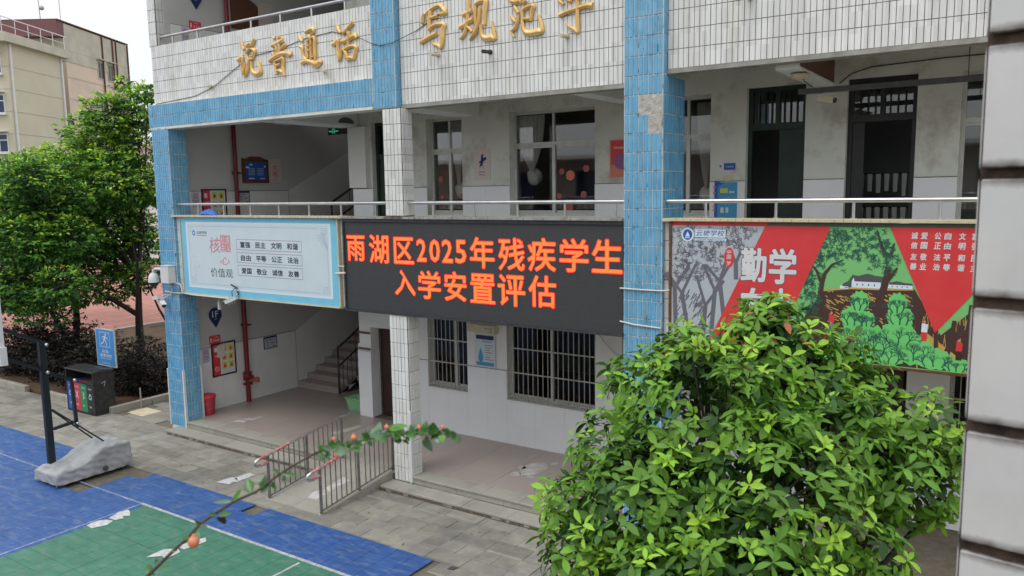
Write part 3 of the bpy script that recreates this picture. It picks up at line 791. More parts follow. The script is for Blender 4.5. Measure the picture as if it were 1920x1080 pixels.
for xa, xb in ((-14.48, -10.12), (-8.35, -2.0)):
    step_row('step_stone', xa, xb, -0.015, 0.305, 0.168, 0.2, 0.72)          # upper tread
    step_row('riser_stone', xa, xb, 0.005, 0.03, 0.072, 0.166, 0.85)         # upper riser
step_row('step_stone', -14.75, -10.12, -0.335, 0.004, 0.035, 0.072, 0.9); step_row('step_stone', -8.78, -2.0, -0.335, 0.004, 0.035, 0.072, 0.9)
q = MB(); x = -14.72
while x < -2.0:
    w_ = random.uniform(.03, .12)
    if not (-10.12 < x < -8.78): q.box(x, x+w_, -0.315+random.uniform(0, .02), -0.29, -0.01, 0.034-random.uniform(0, .012))
    x += w_
q.build('broken_riser', M['cement_patch'], SB)['kind'] = 'stuff'
q = MB(); q.box(-14.73, -10.13, -.312, -.301, -.01, .033); q.box(-8.77, -2.0, -.312, -.301, -.01, .033); q.build('riser', mat('rough_riser', (.30, .25, .20), (.14, .10, .075), 16, .95, bump=1.0, bscale=30), SB)

# --- accessible ramp ---
q = MB()
def slope_z(y): return 0.012 + (0.2-0.012)*(y+1.62)/(1.62+0.02)
q.add([(-10.08,-1.62,-.02),(-8.80,-1.62,-.02),(-8.80,0.02,-.02),(-10.08,0.02,-.02),(-10.08,-1.62,.0),(-8.80,-1.62,.0),(-8.80,0.02,.186),(-10.08,0.02,.186)], [(0,3,2,1),(4,5,6,7),(0,1,5,4),(1,2,6,5),(2,3,7,6),(3,0,4,7)])
RP = q.build('ramp', M['concrete'], SB)
for j in range(6):
    for i in range(2):
        ya, yb = -1.62+1.64*j/6, -1.62+1.64*(j+1)/6; xa, xb = -10.08+.64*i, -10.08+.64*(i+1)
        q = MB(); q.add([(xa+.002,ya+.002,slope_z(ya)-.012),(xb-.002,ya+.002,slope_z(ya)-.012),(xb-.002,yb-.002,slope_z(yb)-.012),(xa+.002,yb-.002,slope_z(yb)-.012),(xa+.002,ya+.002,slope_z(ya)),(xb-.002,ya+.002,slope_z(ya)),(xb-.002,yb-.002,slope_z(yb)),(xa+.002,yb-.002,slope_z(yb))], [(0,3,2,1),(4,5,6,7),(0,1,5,4),(1,2,6,5),(2,3,7,6),(3,0,4,7)])
        q.build('ramp_slab', M['granite'], RP)
step_row('step_stone', -10.12, -8.76, 0.02, 0.305, 0.16, 0.2, 0.7)

# --- stairwell: side wall, back wall, flights ---
q = MB(); q.box(-15.04, -14.8, 0.30, 8.6, 0.0, 10.1); q.build('stairwell_wall', mat('stair_plaster', (0.52, 0.51, 0.50), (0.57, 0.56, 0.55), 1.2, 0.85, bump=0.5, bscale=55, c3=(0.40, 0.39, 0.37), c3scale=0.8, c3amt=0.35), SB)
q = MB(); q.box(-15.04, -11.2, 8.35, 8.6, 0.0, 10.1); q.box(-11.65, -11.41, 2.49, 8.35, 0.0, 10.1); q.build('stairwell_wall', M['plaster_clean'], SB)
# dado on the side wall (glazed panels up to 1.4 m)
for z0 in (0.2, 3.58, 6.96):
    q = MB()
    for i in range(4): ya = 0.44+0.705*i; q.box(-14.799, -14.787, ya+.001, ya+.704, z0, z0+1.39)
    q.build('wall_tile', M['plaster_clean'], SB)
    q = MB(); q.box(-14.799, -14.789, .44, 3.26, z0+1.391, z0+1.402); q.box(-14.799, -14.786, 3.2605, 3.2615+.006, z0, z0+1.402); q.build('dado_joint', M['grout_dark'], SB)
# sloped dado beside the flights
for zb in (0.2, 3.58, 6.96):
    q = MB()
    q.prism([(3.27, zb), (6.7, zb+1.69), (6.7, zb+3.0), (3.27, zb+1.39)], (-14.8, 0, 0), (0, 1, 0), (0, 0, 1), 0.006); q.build('wall_tile', M['plaster_clean'], SB)
ST = []
for fl_i, zb in enumerate((0.2, 3.58)):
    q = MB()
    q.prism([(3.28, zb-.10), (6.9, zb+1.55), (6.9, zb+1.68), (3.28, zb+.0)], (-14.79, 0, 0), (0, 1, 0), (0, 0, 1), 1.42)
    q.box(-14.79, -11.66, 6.76, 8.35, zb+1.5, zb+1.688)
    # return flight (its underside is the sloping soffit)
    q.prism([(3.30, zb+3.17), (6.76, zb+1.50), (6.76, zb+1.62), (3.30, zb+3.30)], (-13.1, 0, 0), (0, 1, 0), (0, 0, 1), 1.43)
    st = q.build('staircase', M['plaster_clean'], SB); ST.append(st)
    for i in range(12):
        y = 3.28+0.29*i; z = zb+.1408*i
        q = MB(); q.bbox(-14.79, -13.37, y, y+.30, z+.0, z+.1408, .008); q.build('step', M['terrazzo'], st)
        q = MB(); y2 = 6.76-0.29*i; q.bbox(-13.1, -11.67, y2-.30, y2, zb+1.69+.1408*i, zb+1.69+.1408*(i+1), .008); q.build('step', M['terrazzo'], st)
    q = MB()
    q.tube([(-13.37, 3.27, zb), (-13.37, 3.27, zb+1.10), (-13.37, 6.7, zb+2.78)], .028, 8); q.tube([(-13.37, 3.27, zb+.66), (-13.37, 6.7, zb+2.34)], .02, 6)
    for i in range(24): y = 3.27+.145*i; z = zb+(y-3.27)*.4855; q.tube([(-13.37, y, z+.02), (-13.37, y, z+(1.08 if i % 4 == 0 else .66))], .009, 5)
    q.build('stair_railing', M['black_metal'], st)
# white boxed pier beside the door
q = MB(); q.bbox(-12.20, -11.86, 2.75, 3.05, 0.2, 1.62, .006); q.bbox(-11.68, -11.31, 2.215, 2.233, 0.2, 1.60, .003); q.bbox(-11.329, -11.315, 2.235, 2.49, 0.2, 1.60, .002); q.build('boxed_pier', M['dado'], SB)
q = MB(); q.box(-11.66, -11.34, 2.225, 2.249, 1.63, 1.67); q.box(-11.66, -11.34, 2.225, 2.249, 1.97, 2.01); q.build('wood_batten', M['wood_brown'], SB)
q = MB(); q.box(-11.66, -11.19, 2.15, 2.246, 4.99, 6.2); q.build('pier', M['plaster_clean'], SB)

# --- handrails on the parapets ---
def railing(x0, x1, z0, z1, xs, y=0.11):
    q = MB(); q.tube([(x0, y, z1), (x1, y, z1)], .028, 12)
    r_ = q.build('handrail', M['steel'], SB)
    for x in xs:
        q = MB(); q.tube([(x, y, z0), (x, y, z1-.02)], .018, 8); q.tube([(x, y, z0), (x, y, z0+.012)], .04, 10); q.build('rail_post', M['steel'], r_)
    return r_
railing(-14.48, -8.76, 4.50, 4.715, [-13.8+.79*i for i in range(7)])
railing(-8.34, -4.53, 4.50, 4.715, [-7.84+.79*i for i in range(5)])
railing(-3.96, 3.0, 4.50, 4.715, [-3.43+.87*i for i in range(8)])
railing(-14.82, -8.95, 7.88, 8.05, [-14.4+.79*i for i in range(7)], 0.2)
# drain spouts poking out of the upper parapet
for x, z, kk in ((-13.2, 6.95, 0), (-10.13, 6.95, 0), (-7.66, 6.95, 0), (-6.70, 6.89, 1), (-5.42, 6.96, 0), (-2.93, 7.12, 0)):
    q = MB(); q.tube([(x, 0.12, z), (x+.30, -0.13, z-.06)] if kk == 0 and x < -9 else [(x, 0.12, z), (x+.02, -0.10, z-.02)], .027, 10); q.tube([(x, .128, z), (x, 0.1, z)], .035, 10)
    q.build('drain_spout', M['cream'] if kk == 0 else M['black_metal'], SB)
# ceiling rod and its hanger in the corridor
q = MB(); q.box(-2.60, 0.4, 1.18, 1.22, 6.06, 6.13); q.tube([(-0.69, 1.2, 6.13), (-0.69, 1.2, 6.76)], .006, 6); q.build('hanging_rod', M['dark_metal'], SB)
q = MB(); q.sphere((-2.46, 0.69, 6.24), 0.12, 16, 5, 0, .45, -1, 0.2); q.build('ceiling_lamp', M['cream'], SB)
# roof / upper floor closing pieces
q = MB(); q.box(-11.19, 3.0, 8.02, 8.3, 0.0, 10.1); q.build('back_wall', M['plaster_clean'], SB)

# ================================================================== SIGNS AND BOARDS ON THE FACADE
# --- gold calligraphy, brush strokes with a carved ridge ---
GOLD = [
 ('说', [[(-12.206,7.648,0.026),(-12.189,7.59,0.065),(-12.151,7.523,0.052),(-12.136,7.504,0.017)],[(-12.357,7.341,0.027),(-12.283,7.355,0.088),(-12.208,7.382,0.053),(-12.203,7.312,0.044),(-12.221,7.229,0.044),(-12.229,7.138,0.053),(-12.207,7.073,0.026),(-12.175,7.154,0.048),(-12.145,7.278,0.022)],[(-11.984,7.606,0.026),(-12.041,7.574,0.061),(-12.077,7.547,0.026)],[(-11.842,7.669,0.051),(-11.896,7.606,0.06),(-11.968,7.531,0.043),(-12.051,7.457,0.039),(-12.109,7.435,0.022)],[(-12.086,7.44,0.026),(-12.064,7.381,0.035),(-12.03,7.322,0.035)],[(-11.993,7.492,0.022),(-11.938,7.5,0.039),(-11.854,7.463,0.06),(-11.888,7.384,0.056),(-11.922,7.311,0.043)],[(-12.041,7.323,0.03),(-11.964,7.322,0.035),(-11.898,7.336,0.026)],[(-12.008,7.32,0.039),(-12.06,7.227,0.057),(-12.09,7.139,0.061),(-12.143,7.046,0.035),(-12.175,7.063,0.018)],[(-11.956,7.287,0.035),(-11.965,7.183,0.043),(-11.929,7.096,0.069),(-11.835,7.052,0.078),(-11.736,7.071,0.069),(-11.73,7.14,0.06),(-11.756,7.225,0.03),(-11.787,7.297,0.009)]]),
 ('普', [[(-11.341,7.632,0.033),(-11.302,7.607,0.041)],[(-11.156,7.63,0.049),(-11.209,7.603,0.041)],[(-11.384,7.494,0.058),(-11.289,7.511,0.062),(-11.173,7.538,0.062),(-11.089,7.562,0.057)],[(-11.279,7.496,0.037),(-11.275,7.421,0.041),(-11.292,7.335,0.037)],[(-11.201,7.508,0.041),(-11.203,7.42,0.041),(-11.208,7.347,0.037)],[(-11.035,7.476,0.049),(-11.098,7.443,0.049),(-11.174,7.397,0.021)],[(-11.387,7.379,0.021),(-11.363,7.363,0.038),(-11.344,7.334,0.025)],[(-11.483,7.239,0.051),(-11.369,7.282,0.067),(-11.23,7.329,0.075),(-11.056,7.331,0.066),(-10.936,7.305,0.098),(-10.908,7.275,0.024)],[(-11.332,7.224,0.038),(-11.319,7.128,0.042),(-11.305,7.031,0.05),(-11.292,6.996,0.033)],[(-11.333,7.211,0.042),(-11.227,7.234,0.041),(-11.113,7.243,0.066),(-11.122,7.135,0.062),(-11.12,7.027,0.062),(-11.095,6.95,0.033)],[(-11.297,7.142,0.05),(-11.192,7.156,0.041)],[(-11.305,7.038,0.033),(-11.221,7.05,0.05),(-11.131,7.008,0.05)]]),
 ('通', [[(-10.678,7.595,0.02),(-10.657,7.543,0.06),(-10.6,7.479,0.04)],[(-10.673,7.397,0.05),(-10.619,7.382,0.06),(-10.612,7.307,0.04),(-10.587,7.222,0.04),(-10.518,7.162,0.04)],[(-10.656,7.114,0.06),(-10.568,7.146,0.06),(-10.423,7.124,0.059),(-10.294,7.07,0.108),(-10.196,7.101,0.068),(-10.156,7.081,0.015)],[(-10.523,7.617,0.04),(-10.436,7.647,0.059),(-10.339,7.66,0.059),(-10.318,7.617,0.044),(-10.375,7.567,0.029)],[(-10.453,7.576,0.03),(-10.42,7.532,0.049),(-10.397,7.513,0.02)],[(-10.485,7.466,0.03),(-10.491,7.344,0.035),(-10.491,7.196,0.035)],[(-10.491,7.458,0.03),(-10.41,7.498,0.039),(-10.313,7.511,0.049),(-10.316,7.373,0.054),(-10.312,7.243,0.054),(-10.308,7.136,0.029)],[(-10.398,7.497,0.034),(-10.402,7.35,0.039),(-10.414,7.164,0.035)],[(-10.478,7.383,0.035),(-10.374,7.404,0.044)],[(-10.484,7.302,0.04),(-10.379,7.332,0.044)],[(-10.4,7.195,0.025),(-10.333,7.204,0.025)]]),
 ('话', [[(-9.765,7.653,0.038),(-9.746,7.588,0.075),(-9.688,7.514,0.028)],[(-9.893,7.343,0.048),(-9.817,7.366,0.076),(-9.751,7.406,0.057),(-9.763,7.312,0.047),(-9.769,7.202,0.047),(-9.749,7.068,0.029),(-9.714,7.164,0.057),(-9.673,7.279,0.019)],[(-9.405,7.647,0.065),(-9.486,7.587,0.056),(-9.58,7.528,0.051),(-9.644,7.485,0.023)],[(-9.679,7.374,0.057),(-9.588,7.376,0.066),(-9.474,7.406,0.065),(-9.373,7.433,0.083),(-9.325,7.389,0.046)],[(-9.519,7.513,0.065),(-9.505,7.449,0.061),(-9.522,7.357,0.047),(-9.52,7.286,0.037)],[(-9.641,7.251,0.038),(-9.599,7.192,0.056),(-9.559,7.1,0.066),(-9.528,7.058,0.038)],[(-9.619,7.233,0.047),(-9.516,7.269,0.047),(-9.426,7.275,0.046),(-9.35,7.247,0.055),(-9.382,7.161,0.065),(-9.41,7.061,0.047)],[(-9.571,7.094,0.056),(-9.481,7.092,0.056),(-9.398,7.076,0.046)]]),
 ('写', [[(-7.911,7.588,0.025),(-7.933,7.533,0.05),(-7.95,7.462,0.05),(-7.96,7.441,0.017)],[(-7.863,7.582,0.042),(-7.774,7.628,0.041),(-7.668,7.664,0.041),(-7.592,7.661,0.049),(-7.528,7.595,0.061),(-7.492,7.547,0.049),(-7.549,7.54,0.049),(-7.606,7.541,0.025)],[(-7.789,7.623,0.058),(-7.797,7.537,0.058),(-7.809,7.459,0.058),(-7.808,7.357,0.042),(-7.824,7.322,0.025)],[(-7.779,7.505,0.042),(-7.701,7.517,0.041),(-7.644,7.524,0.049)],[(-7.824,7.33,0.042),(-7.764,7.373,0.05),(-7.668,7.397,0.05),(-7.526,7.38,0.057),(-7.557,7.305,0.07),(-7.57,7.191,0.07),(-7.589,7.048,0.033),(-7.631,7.075,0.05),(-7.697,7.104,0.042),(-7.768,7.141,0.013)],[(-7.99,7.173,0.059),(-7.886,7.206,0.059),(-7.769,7.243,0.058),(-7.672,7.268,0.058)]]),
 ('规', [[(-7.167,7.469,0.064),(-7.09,7.487,0.055),(-7.008,7.511,0.063)],[(-7.236,7.301,0.064),(-7.149,7.326,0.06),(-7.066,7.365,0.059),(-6.985,7.389,0.063)],[(-7.048,7.705,0.055),(-7.059,7.623,0.055),(-7.071,7.512,0.047),(-7.093,7.375,0.048),(-7.124,7.252,0.044),(-7.162,7.186,0.048),(-7.227,7.13,0.02)],[(-7.104,7.292,0.02),(-7.051,7.264,0.048),(-7.007,7.21,0.04)],[(-6.948,7.6,0.039),(-6.946,7.496,0.043),(-6.945,7.384,0.039),(-6.947,7.308,0.024)],[(-6.948,7.586,0.039),(-6.872,7.617,0.047),(-6.767,7.616,0.07),(-6.769,7.513,0.066),(-6.776,7.397,0.043),(-6.771,7.279,0.023)],[(-6.87,7.527,0.043),(-6.877,7.417,0.043),(-6.907,7.296,0.047),(-6.963,7.191,0.059),(-7.056,7.096,0.02)],[(-6.845,7.295,0.047),(-6.847,7.205,0.047),(-6.823,7.125,0.055),(-6.753,7.089,0.078),(-6.657,7.092,0.085),(-6.606,7.065,0.046),(-6.629,7.192,0.05),(-6.652,7.319,0.012)]]),
 ('范', [[(-6.378,7.609,0.037),(-6.262,7.609,0.044),(-6.082,7.626,0.051)],[(-6.236,7.655,0.037),(-6.23,7.548,0.044),(-6.222,7.52,0.015)],[(-6.097,7.668,0.036),(-6.115,7.571,0.037)],[(-6.321,7.547,0.044),(-6.239,7.529,0.059),(-6.165,7.532,0.044),(-6.157,7.485,0.015)],[(-6.067,7.525,0.029),(-6.117,7.473,0.015)],[(-6.264,7.466,0.037),(-6.232,7.422,0.052),(-6.192,7.37,0.029)],[(-6.316,7.346,0.037),(-6.284,7.295,0.052),(-6.239,7.249,0.022)],[(-6.184,7.349,0.015),(-6.211,7.252,0.037),(-6.262,7.165,0.048),(-6.32,7.132,0.03),(-6.268,7.052,0.015)],[(-6.126,7.394,0.037),(-6.061,7.425,0.044),(-5.948,7.436,0.058),(-5.973,7.361,0.054),(-5.991,7.238,0.036)],[(-6.112,7.28,0.022),(-6.047,7.271,0.037),(-5.991,7.271,0.036)],[(-6.13,7.402,0.037),(-6.132,7.269,0.037),(-6.118,7.161,0.044),(-6.074,7.089,0.066),(-5.977,7.071,0.066),(-5.865,7.077,0.08),(-5.81,7.071,0.043),(-5.816,7.163,0.05),(-5.847,7.265,0.029),(-5.87,7.311,0.007)]]),
 ('字', [[(-5.304,7.583,0.027),(-5.275,7.534,0.041)],[(-5.555,7.492,0.028),(-5.518,7.435,0.042),(-5.465,7.389,0.028)],[(-5.525,7.507,0.035),(-5.32,7.522,0.041),(-5.068,7.51,0.054),(-5.135,7.451,0.02)],[(-5.441,7.463,0.028),(-5.32,7.458,0.041),(-5.201,7.467,0.041),(-5.246,7.41,0.034)],[(-5.388,7.423,0.042),(-5.336,7.41,0.028)],[(-5.535,7.251,0.049),(-5.412,7.28,0.049),(-5.261,7.304,0.041),(-5.113,7.322,0.054),(-5.025,7.31,0.074)],[(-5.253,7.411,0.041),(-5.246,7.334,0.045),(-5.251,7.22,0.045),(-5.248,7.105,0.048),(-5.241,6.99,0.024),(-5.293,7.034,0.049),(-5.361,7.074,0.035),(-5.429,7.125,0.007)]]),
]

WHERE = {'说': 'left end of the lower row above the values board', '普': 'second from the left', '通': 'third from the left', '话': 'beside the blue column', '写': 'just right of the blue column', '规': 'second right of the blue column', '范': 'third right of the blue column, its top cut off', '字': 'rightmost, its top cut off'}
def brush(mb, st, y0, depth):
    pts = [Vector((p[0], 0, p[1])) for p in st]; ws = [p[2]*1.22 for p in st]
    # resample (Catmull-Rom) for smooth strokes
    P, W = [], []
    for i in range(len(pts)-1):
        p0, p1, p2, p3 = pts[max(i-1, 0)], pts[i], pts[i+1], pts[min(i+2, len(pts)-1)]
        for k_ in range(4):
            t_ = k_/4.0
            P.append(0.5*((2*p1)+(p2-p0)*t_+(2*p0-5*p1+4*p2-p3)*t_*t_+(3*p1-p0-3*p2+p3)*t_**3)); W.append(ws[i]*(1-t_)+ws[i+1]*t_)
    P.append(pts[-1]); W.append(ws[-1]); n = len(P); vs = []; fs = []
    for i, p in enumerate(P):
        d = (P[min(i+1, n-1)]-P[max(i-1, 0)]); d = d.normalized() if d.length > 1e-6 else Vector((1, 0, 0))
        s_ = Vector((-d.z, 0, d.x)) * (W[i]*0.5)
        e = Vector((0, y0, 0)); f = Vector((0, y0-depth*.6, 0)); r_ = Vector((0, y0-depth*(.75+.25*min(1, W[i]/.05)), 0))
        for q_ in (p+s_+e, p+s_+f, p+s_*.12+r_, p-s_*.12+r_, p-s_+f, p-s_+e): vs.append(q_)
    for i in range(n-1):
        for j in range(5): fs.append((i*6+j, (i+1)*6+j, (i+1)*6+j+1, i*6+j+1))
    fs.append((0, 1, 2, 3, 4, 5)); fs.append(tuple((n-1)*6+j for j in (5, 4, 3, 2, 1, 0)))
    mb.add(vs, fs)
for ch, strokes in GOLD:
    q = MB()
    for st in strokes: brush(q, st, 0.128, 0.055)
    o = q.build('gold_character', M['gold'])
    tag(o, 'gold relief character %s, %s' % (ch, WHERE[ch]), 'character', 'gold characters on the parapet')
q = MB(); q.tube([(-15.0, .12, 6.74), (-13.7, .12, 6.80), (-13.1, .115, 6.93), (-12.2, .118, 7.30)], .006, 5)
q.tube([(-12.0, .118, 7.37), (-11.2, .12, 7.42), (-10.6, .12, 7.52), (-9.9, .12, 7.56), (-9.3, .1, 7.40), (-8.93, -.01, 7.25), (-8.7, -.02, 7.18), (-8.45, -.02, 7.20), (-8.1, .118, 7.35), (-7.6, .12, 7.55)], .006, 5)
solo('cable', q, M['cable_k'], 'thin dark cable linking the gold characters across the tiled parapet', 'cable')

# --- LED board ---
LB = thing('led_board', 'long black LED display board with glowing orange Chinese text in two lines', 'LED sign', (-7.1, 0.0, 2.92))
q = MB(); q.box(-9.69, -4.525, 0.005, 0.082, 2.925, 4.41); q.build('panel', M['led_face'], LB)
q = MB(); q.box(-9.72, -4.525, -0.02, 0.082, 4.411, 4.455); q.box(-9.72, -4.525, -0.02, 0.082, 2.895, 2.924); q.box(-9.72, -9.691, -0.02, 0.082, 2.924, 4.411); q.box(-10.05, -4.525, -0.045, 0.0, 4.456, 4.461)
q.build('frame', M['led_frame'], LB)
# module seams
q = MB()
for i in range(1, 16): q.box(-9.69+.32*i-.0015, -9.69+.32*i+.0015, 0.0035, 0.0049, 2.93, 4.40)
for j in range(1, 9): q.box(-9.685, -4.53, 0.0035, 0.0049, 2.925+.16*j-.0015, 2.925+.16*j+.0015)
q.build('module_seam', M['dark_metal'], LB)
LED = [('雨', -9.64, -9.23, 3.75, 4.18), ('湖', -9.13, -8.70, 3.73, 4.20), ('区', -8.59, -8.17, 3.74, 4.17), ('2', -8.11, -7.91, 3.79, 4.15), ('0', -7.85, -7.64, 3.79, 4.15), ('2', -7.60, -7.39, 3.79, 4.15), ('5', -7.34, -7.13, 3.79, 4.15),
       ('年', -7.06, -6.61, 3.73, 4.20), ('残', -6.54, -6.08, 3.72, 4.20), ('疾', -6.03, -5.56, 3.73, 4.21), ('学', -5.50, -5.04, 3.74, 4.21), ('生', -4.99, -4.53, 3.75, 4.21),
       ('入', -8.59, -8.16, 3.23, 3.64), ('学', -8.10, -7.64, 3.20, 3.65), ('安', -7.57, -7.14, 3.20, 3.66), ('置', -7.07, -6.61, 3.20, 3.65), ('评', -6.56, -6.08, 3.19, 3.66), ('估', -6.02, -5.56, 3.21, 3.67)]
for ch, a, c, z0, z1 in LED:
    q = MB(); heavy_text(q, ch, a-.008, c+.008, z0-.008, z1+.008, fac(0.0028), .014, 0); heavy_text(q, ch, a+.005, c-.005, z0+.005, z1-.005, fac(0.0014), .0055, 1)
    q.build('lit_character', [M['led_red'], M['led_orange']], LB)

# --- values board (pale blue) ---
VB = thing('values_board', 'pale blue values board with a sky blue border, pink and black Chinese text in boxes', 'sign board', (-12.06, 0.0, 2.94))
q = MB(); q.box(-14.28, -9.87, 0.02, 0.083, 2.935, 4.46); q.build('panel', M['board_blue'], VB)
q = MB()
for a in ((-14.30, -9.85, 4.461, 4.4615), ): pass
q.box(-14.30, -9.85, 0.0, 0.083, 2.91, 2.934); q.box(-14.305, -14.281, 0.0, 0.083, 2.91, 4.46); q.box(-9.869, -9.845, 0.0, 0.083, 2.91, 4.46); q.build('frame', M['cream'], VB)
P1, P2, P3 = fac(0.0195), fac(0.0185), fac(0.0175)
q = MB(); rect(q, -14.12, -10.04, 3.06, 4.37, d=0, **fac(0.0198)); q.build('border', M['p_paleblue'], VB)
q = MB(); rect(q, -14.07, -10.09, 3.10, 4.33, d=0, **P1); q.build('face', M['board_pale'], VB)
q = MB()
LC = [0]
def lines(mb, pts, w, mi, pl, d=0):
    for (a, b_), (c, e) in zip(pts[:-1], pts[1:]):
        LC[0] = (LC[0]+1) % 9
        dx, dz = c-a, e-b_; l = math.hypot(dx, dz)
        if l < 1e-6: continue
        nx, nz = -dz/l*w/2, dx/l*w/2
        O_ = Vector(pl['O'])+Vector(pl['U']).cross(Vector(pl['V']))*(.00004*LC[0])
        mb.prism([(a-nx, b_-nz), (c-nx, e-nz), (c+nx, e+nz), (a+nx, b_+nz)], O_, pl['U'], pl['V'], d, mi)
lines(q, [(-13.85, 4.285), (-10.37, 4.285)], .008, 0, P2); lines(q, [(-14.03, 4.16), (-14.03, 3.25)], .008, 0, P2); lines(q, [(-13.85, 3.145), (-10.35, 3.145)], .008, 0, P2); lines(q, [(-10.13, 4.14), (-10.13, 3.28)], .008, 0, P2)
for cx, cz, sx, sz in ((-14.03, 4.285, 1, -1), (-10.13, 4.285, -1, -1), (-14.03, 3.145, 1, 1), (-10.13, 3.145, -1, 1)):
    for k_ in (0, .035, .07):
        lines(q, [(cx+sx*.16, cz+sz*k_), (cx+sx*k_, cz+sz*k_), (cx+sx*k_, cz+sz*.11), (cx+sx*(k_+.05), cz+sz*.11)], .007, 0, P2)
# bamboo sprigs
for i in range(9):
    a = R(200+i*12); lines(q, [(-10.18, 4.2-.02*i), (-10.18+.24*math.cos(a)*(1-.05*i), 4.2-.02*i+.13*math.sin(a))], .009, 0, P2)
lines(q, [(-13.95, 3.7), (-13.87, 3.66)], .008, 0, P2); lines(q, [(-13.80, 3.45), (-13.74, 3.52)], .012, 0, P2); lines(q, [(-13.88, 3.5), (-13.86, 3.2)], .006, 0, P2)
q.build('line_pattern', M['p_line'], VB)
q = MB(); th_ = [2*math.pi*i/20 for i in range(20)]
q.prism([(-13.87+.05*math.cos(a), 4.15+.055*math.sin(a)) for a in th_], P2['O'], P2['U'], P2['V'], 0, 0)
q.prism([(-13.87+.02*math.cos(a), 4.15+.024*math.sin(a)) for a in th_], P3['O'], P3['U'], P3['V'], 0, 1)
q.build('emblem', [M['p_cyan'], M['p_white']], VB)
def word(par, mm, nm, fn): q_ = MB(); fn(q_); return q_.build(nm, mm, par)
q = MB(); text_mb(q, '云塘学校', -13.78, -13.45, 4.13, 4.19, bold=.006, shear=.03, **P2); lines(q, [(-13.78, 4.105), (-13.46, 4.105)], .008, 0, P2)
q.build('lettering', M['p_ink'], VB)
word(VB, M['p_ink'], 'lettering', lambda q_: text_mb(q_, '价值观', -13.40, -12.73, 3.30, 3.475, bold=.0, **P2))
for k_, (z0, z1, ws_) in enumerate(((3.892, 4.01, ('富强', '民主', '文明', '和谐')), (3.645, 3.76, ('自由', '平等', '公正', '法治')), (3.40, 3.515, ('爱国', '敬业', '诚信', '友善')))):
    for j, w_ in enumerate(ws_): x = -12.46+.433*j; word(VB, M['p_ink'], 'lettering', lambda q_: heavy_text(q_, w_, x, x+.29, z0, z1, P2, .0035))
for z0, z1 in ((3.855, 4.05), (3.61, 3.80), (3.365, 3.56)): q = MB(); lines(q, [(-12.57, z0), (-10.78, z0), (-10.78, z1), (-12.57, z1), (-12.57, z0)], .007, 0, P2); q.build('text_box', M['p_purple'], VB)
q = MB(); text_mb(q, '核', -13.39, -13.06, 3.77, 4.08, bold=.006, shear=.12, **P2); q.build('pink_lettering', M['p_pink'], VB); q = MB(); text_mb(q, '心', -13.09, -12.79, 3.55, 3.70, bold=.006, shear=.12, **P2); q.build('pink_lettering', M['p_pink'], VB); q = MB()
rect(q, -13.05, -12.905, 3.965, 4.12, d=0, **P2); rect(q, -12.895, -12.75, 3.965, 4.12, d=0, **P2); rect(q, -13.05, -12.905, 3.80, 3.957, d=0, **P2); rect(q, -12.895, -12.75, 3.80, 3.957, d=0, **P2)
q.build('pink_seal', M['p_pink'], VB)
q = MB()
for ch, a, z in (('社', -13.045, 3.975), ('会', -12.885, 3.975), ('主', -13.045, 3.81), ('义', -12.885, 3.81)): text_mb(q, ch, a+.008, a+.125, z, z+.135, bold=.01, **P3)
q.build('seal_lettering', M['p_white'], VB)

# --- study banner with the printed woodland scene ---
WB = thing('mural_board', 'long printed banner board, red panels with white Chinese characters and green woodcut trees', 'sign board', (-1.8, 0.0, 2.84))
X1 = 2.2
q = MB(); q.box(-3.84, X1, 0.02, 0.083, 2.85, 4.475); q.build('panel', M['p_red'], WB)
q = MB(); q.box(-3.865, -3.841, 0, 0.083, 2.82, 4.46); q.box(-3.865, X1, 0, 0.083, 2.82, 2.849); q.box(-3.84, X1, 0.0, 0.083, 4.476, 4.4815); q.build('frame', M['wood_brown'], WB)
q = MB()
for i in range(40): q.box(-3.80+.15*i, -3.72+.15*i, -0.004, -.0005, 2.825, 2.84)
q.build('frame_stud', M['rust'], WB)
def pl(k_): return fac(0.0196 - 0.0008*k_)
def shape(name, polys, mm, k_, disc=None):
    q = MB()
    for p in polys: q.prism(p, pl(k_)['O'], pl(k_)['U'], pl(k_)['V'], 0)
    return q.build(name, mm, WB)
shape('grey_panel', [[(-3.84, 2.85), (-3.38, 2.85), (-2.66, 4.41), (-3.84, 4.41)]], M['p_grey'], 1)
shape('green_panel', [[(-2.55, 2.85), (-0.42, 2.85), (-0.62, 3.05), (-1.29, 4.42), (-1.91, 4.42)]], M['p_skygreen'], 1)
shape('green_panel', [[(-0.42, 2.85), (X1, 2.85), (X1, 4.42), (-.1, 4.42), (-0.80, 3.27), (-.55, 3.05)]], M['p_skygreen'], 1.4)
shape('red_triangle', [[(-1.29, 4.42), (0.0, 4.42), (-0.30, 3.93), (-0.80, 3.27)]], M['p_red'], 8)
shape('dark_stripe', [[(-2.64, 4.414), (X1, 4.414), (X1, 4.474), (-2.61, 4.474)]], M['p_dkgreen'], 9)
def twig_tree(mb, x, z, h, ang, w, depth, mi, k_, spread=0.5, rnd=random):
    """woodcut branching lines"""
    x2, z2 = x+h*math.cos(ang), z+h*math.sin(ang)
    lines(mb, [(x, z), (x2, z2)], w, mi, pl(k_))
    if depth <= 0: return
    for s_ in (-1, 0, 1) if depth > 1 else (-1, 1):
        if s_ == 0 and rnd.random() < .4: continue
        twig_tree(mb, x2, z2, h*rnd.uniform(.6, .82), ang+s_*spread*rnd.uniform(.7, 1.3), w*.68, depth-1, mi, k_, spread, rnd)
rr = random.Random(5)
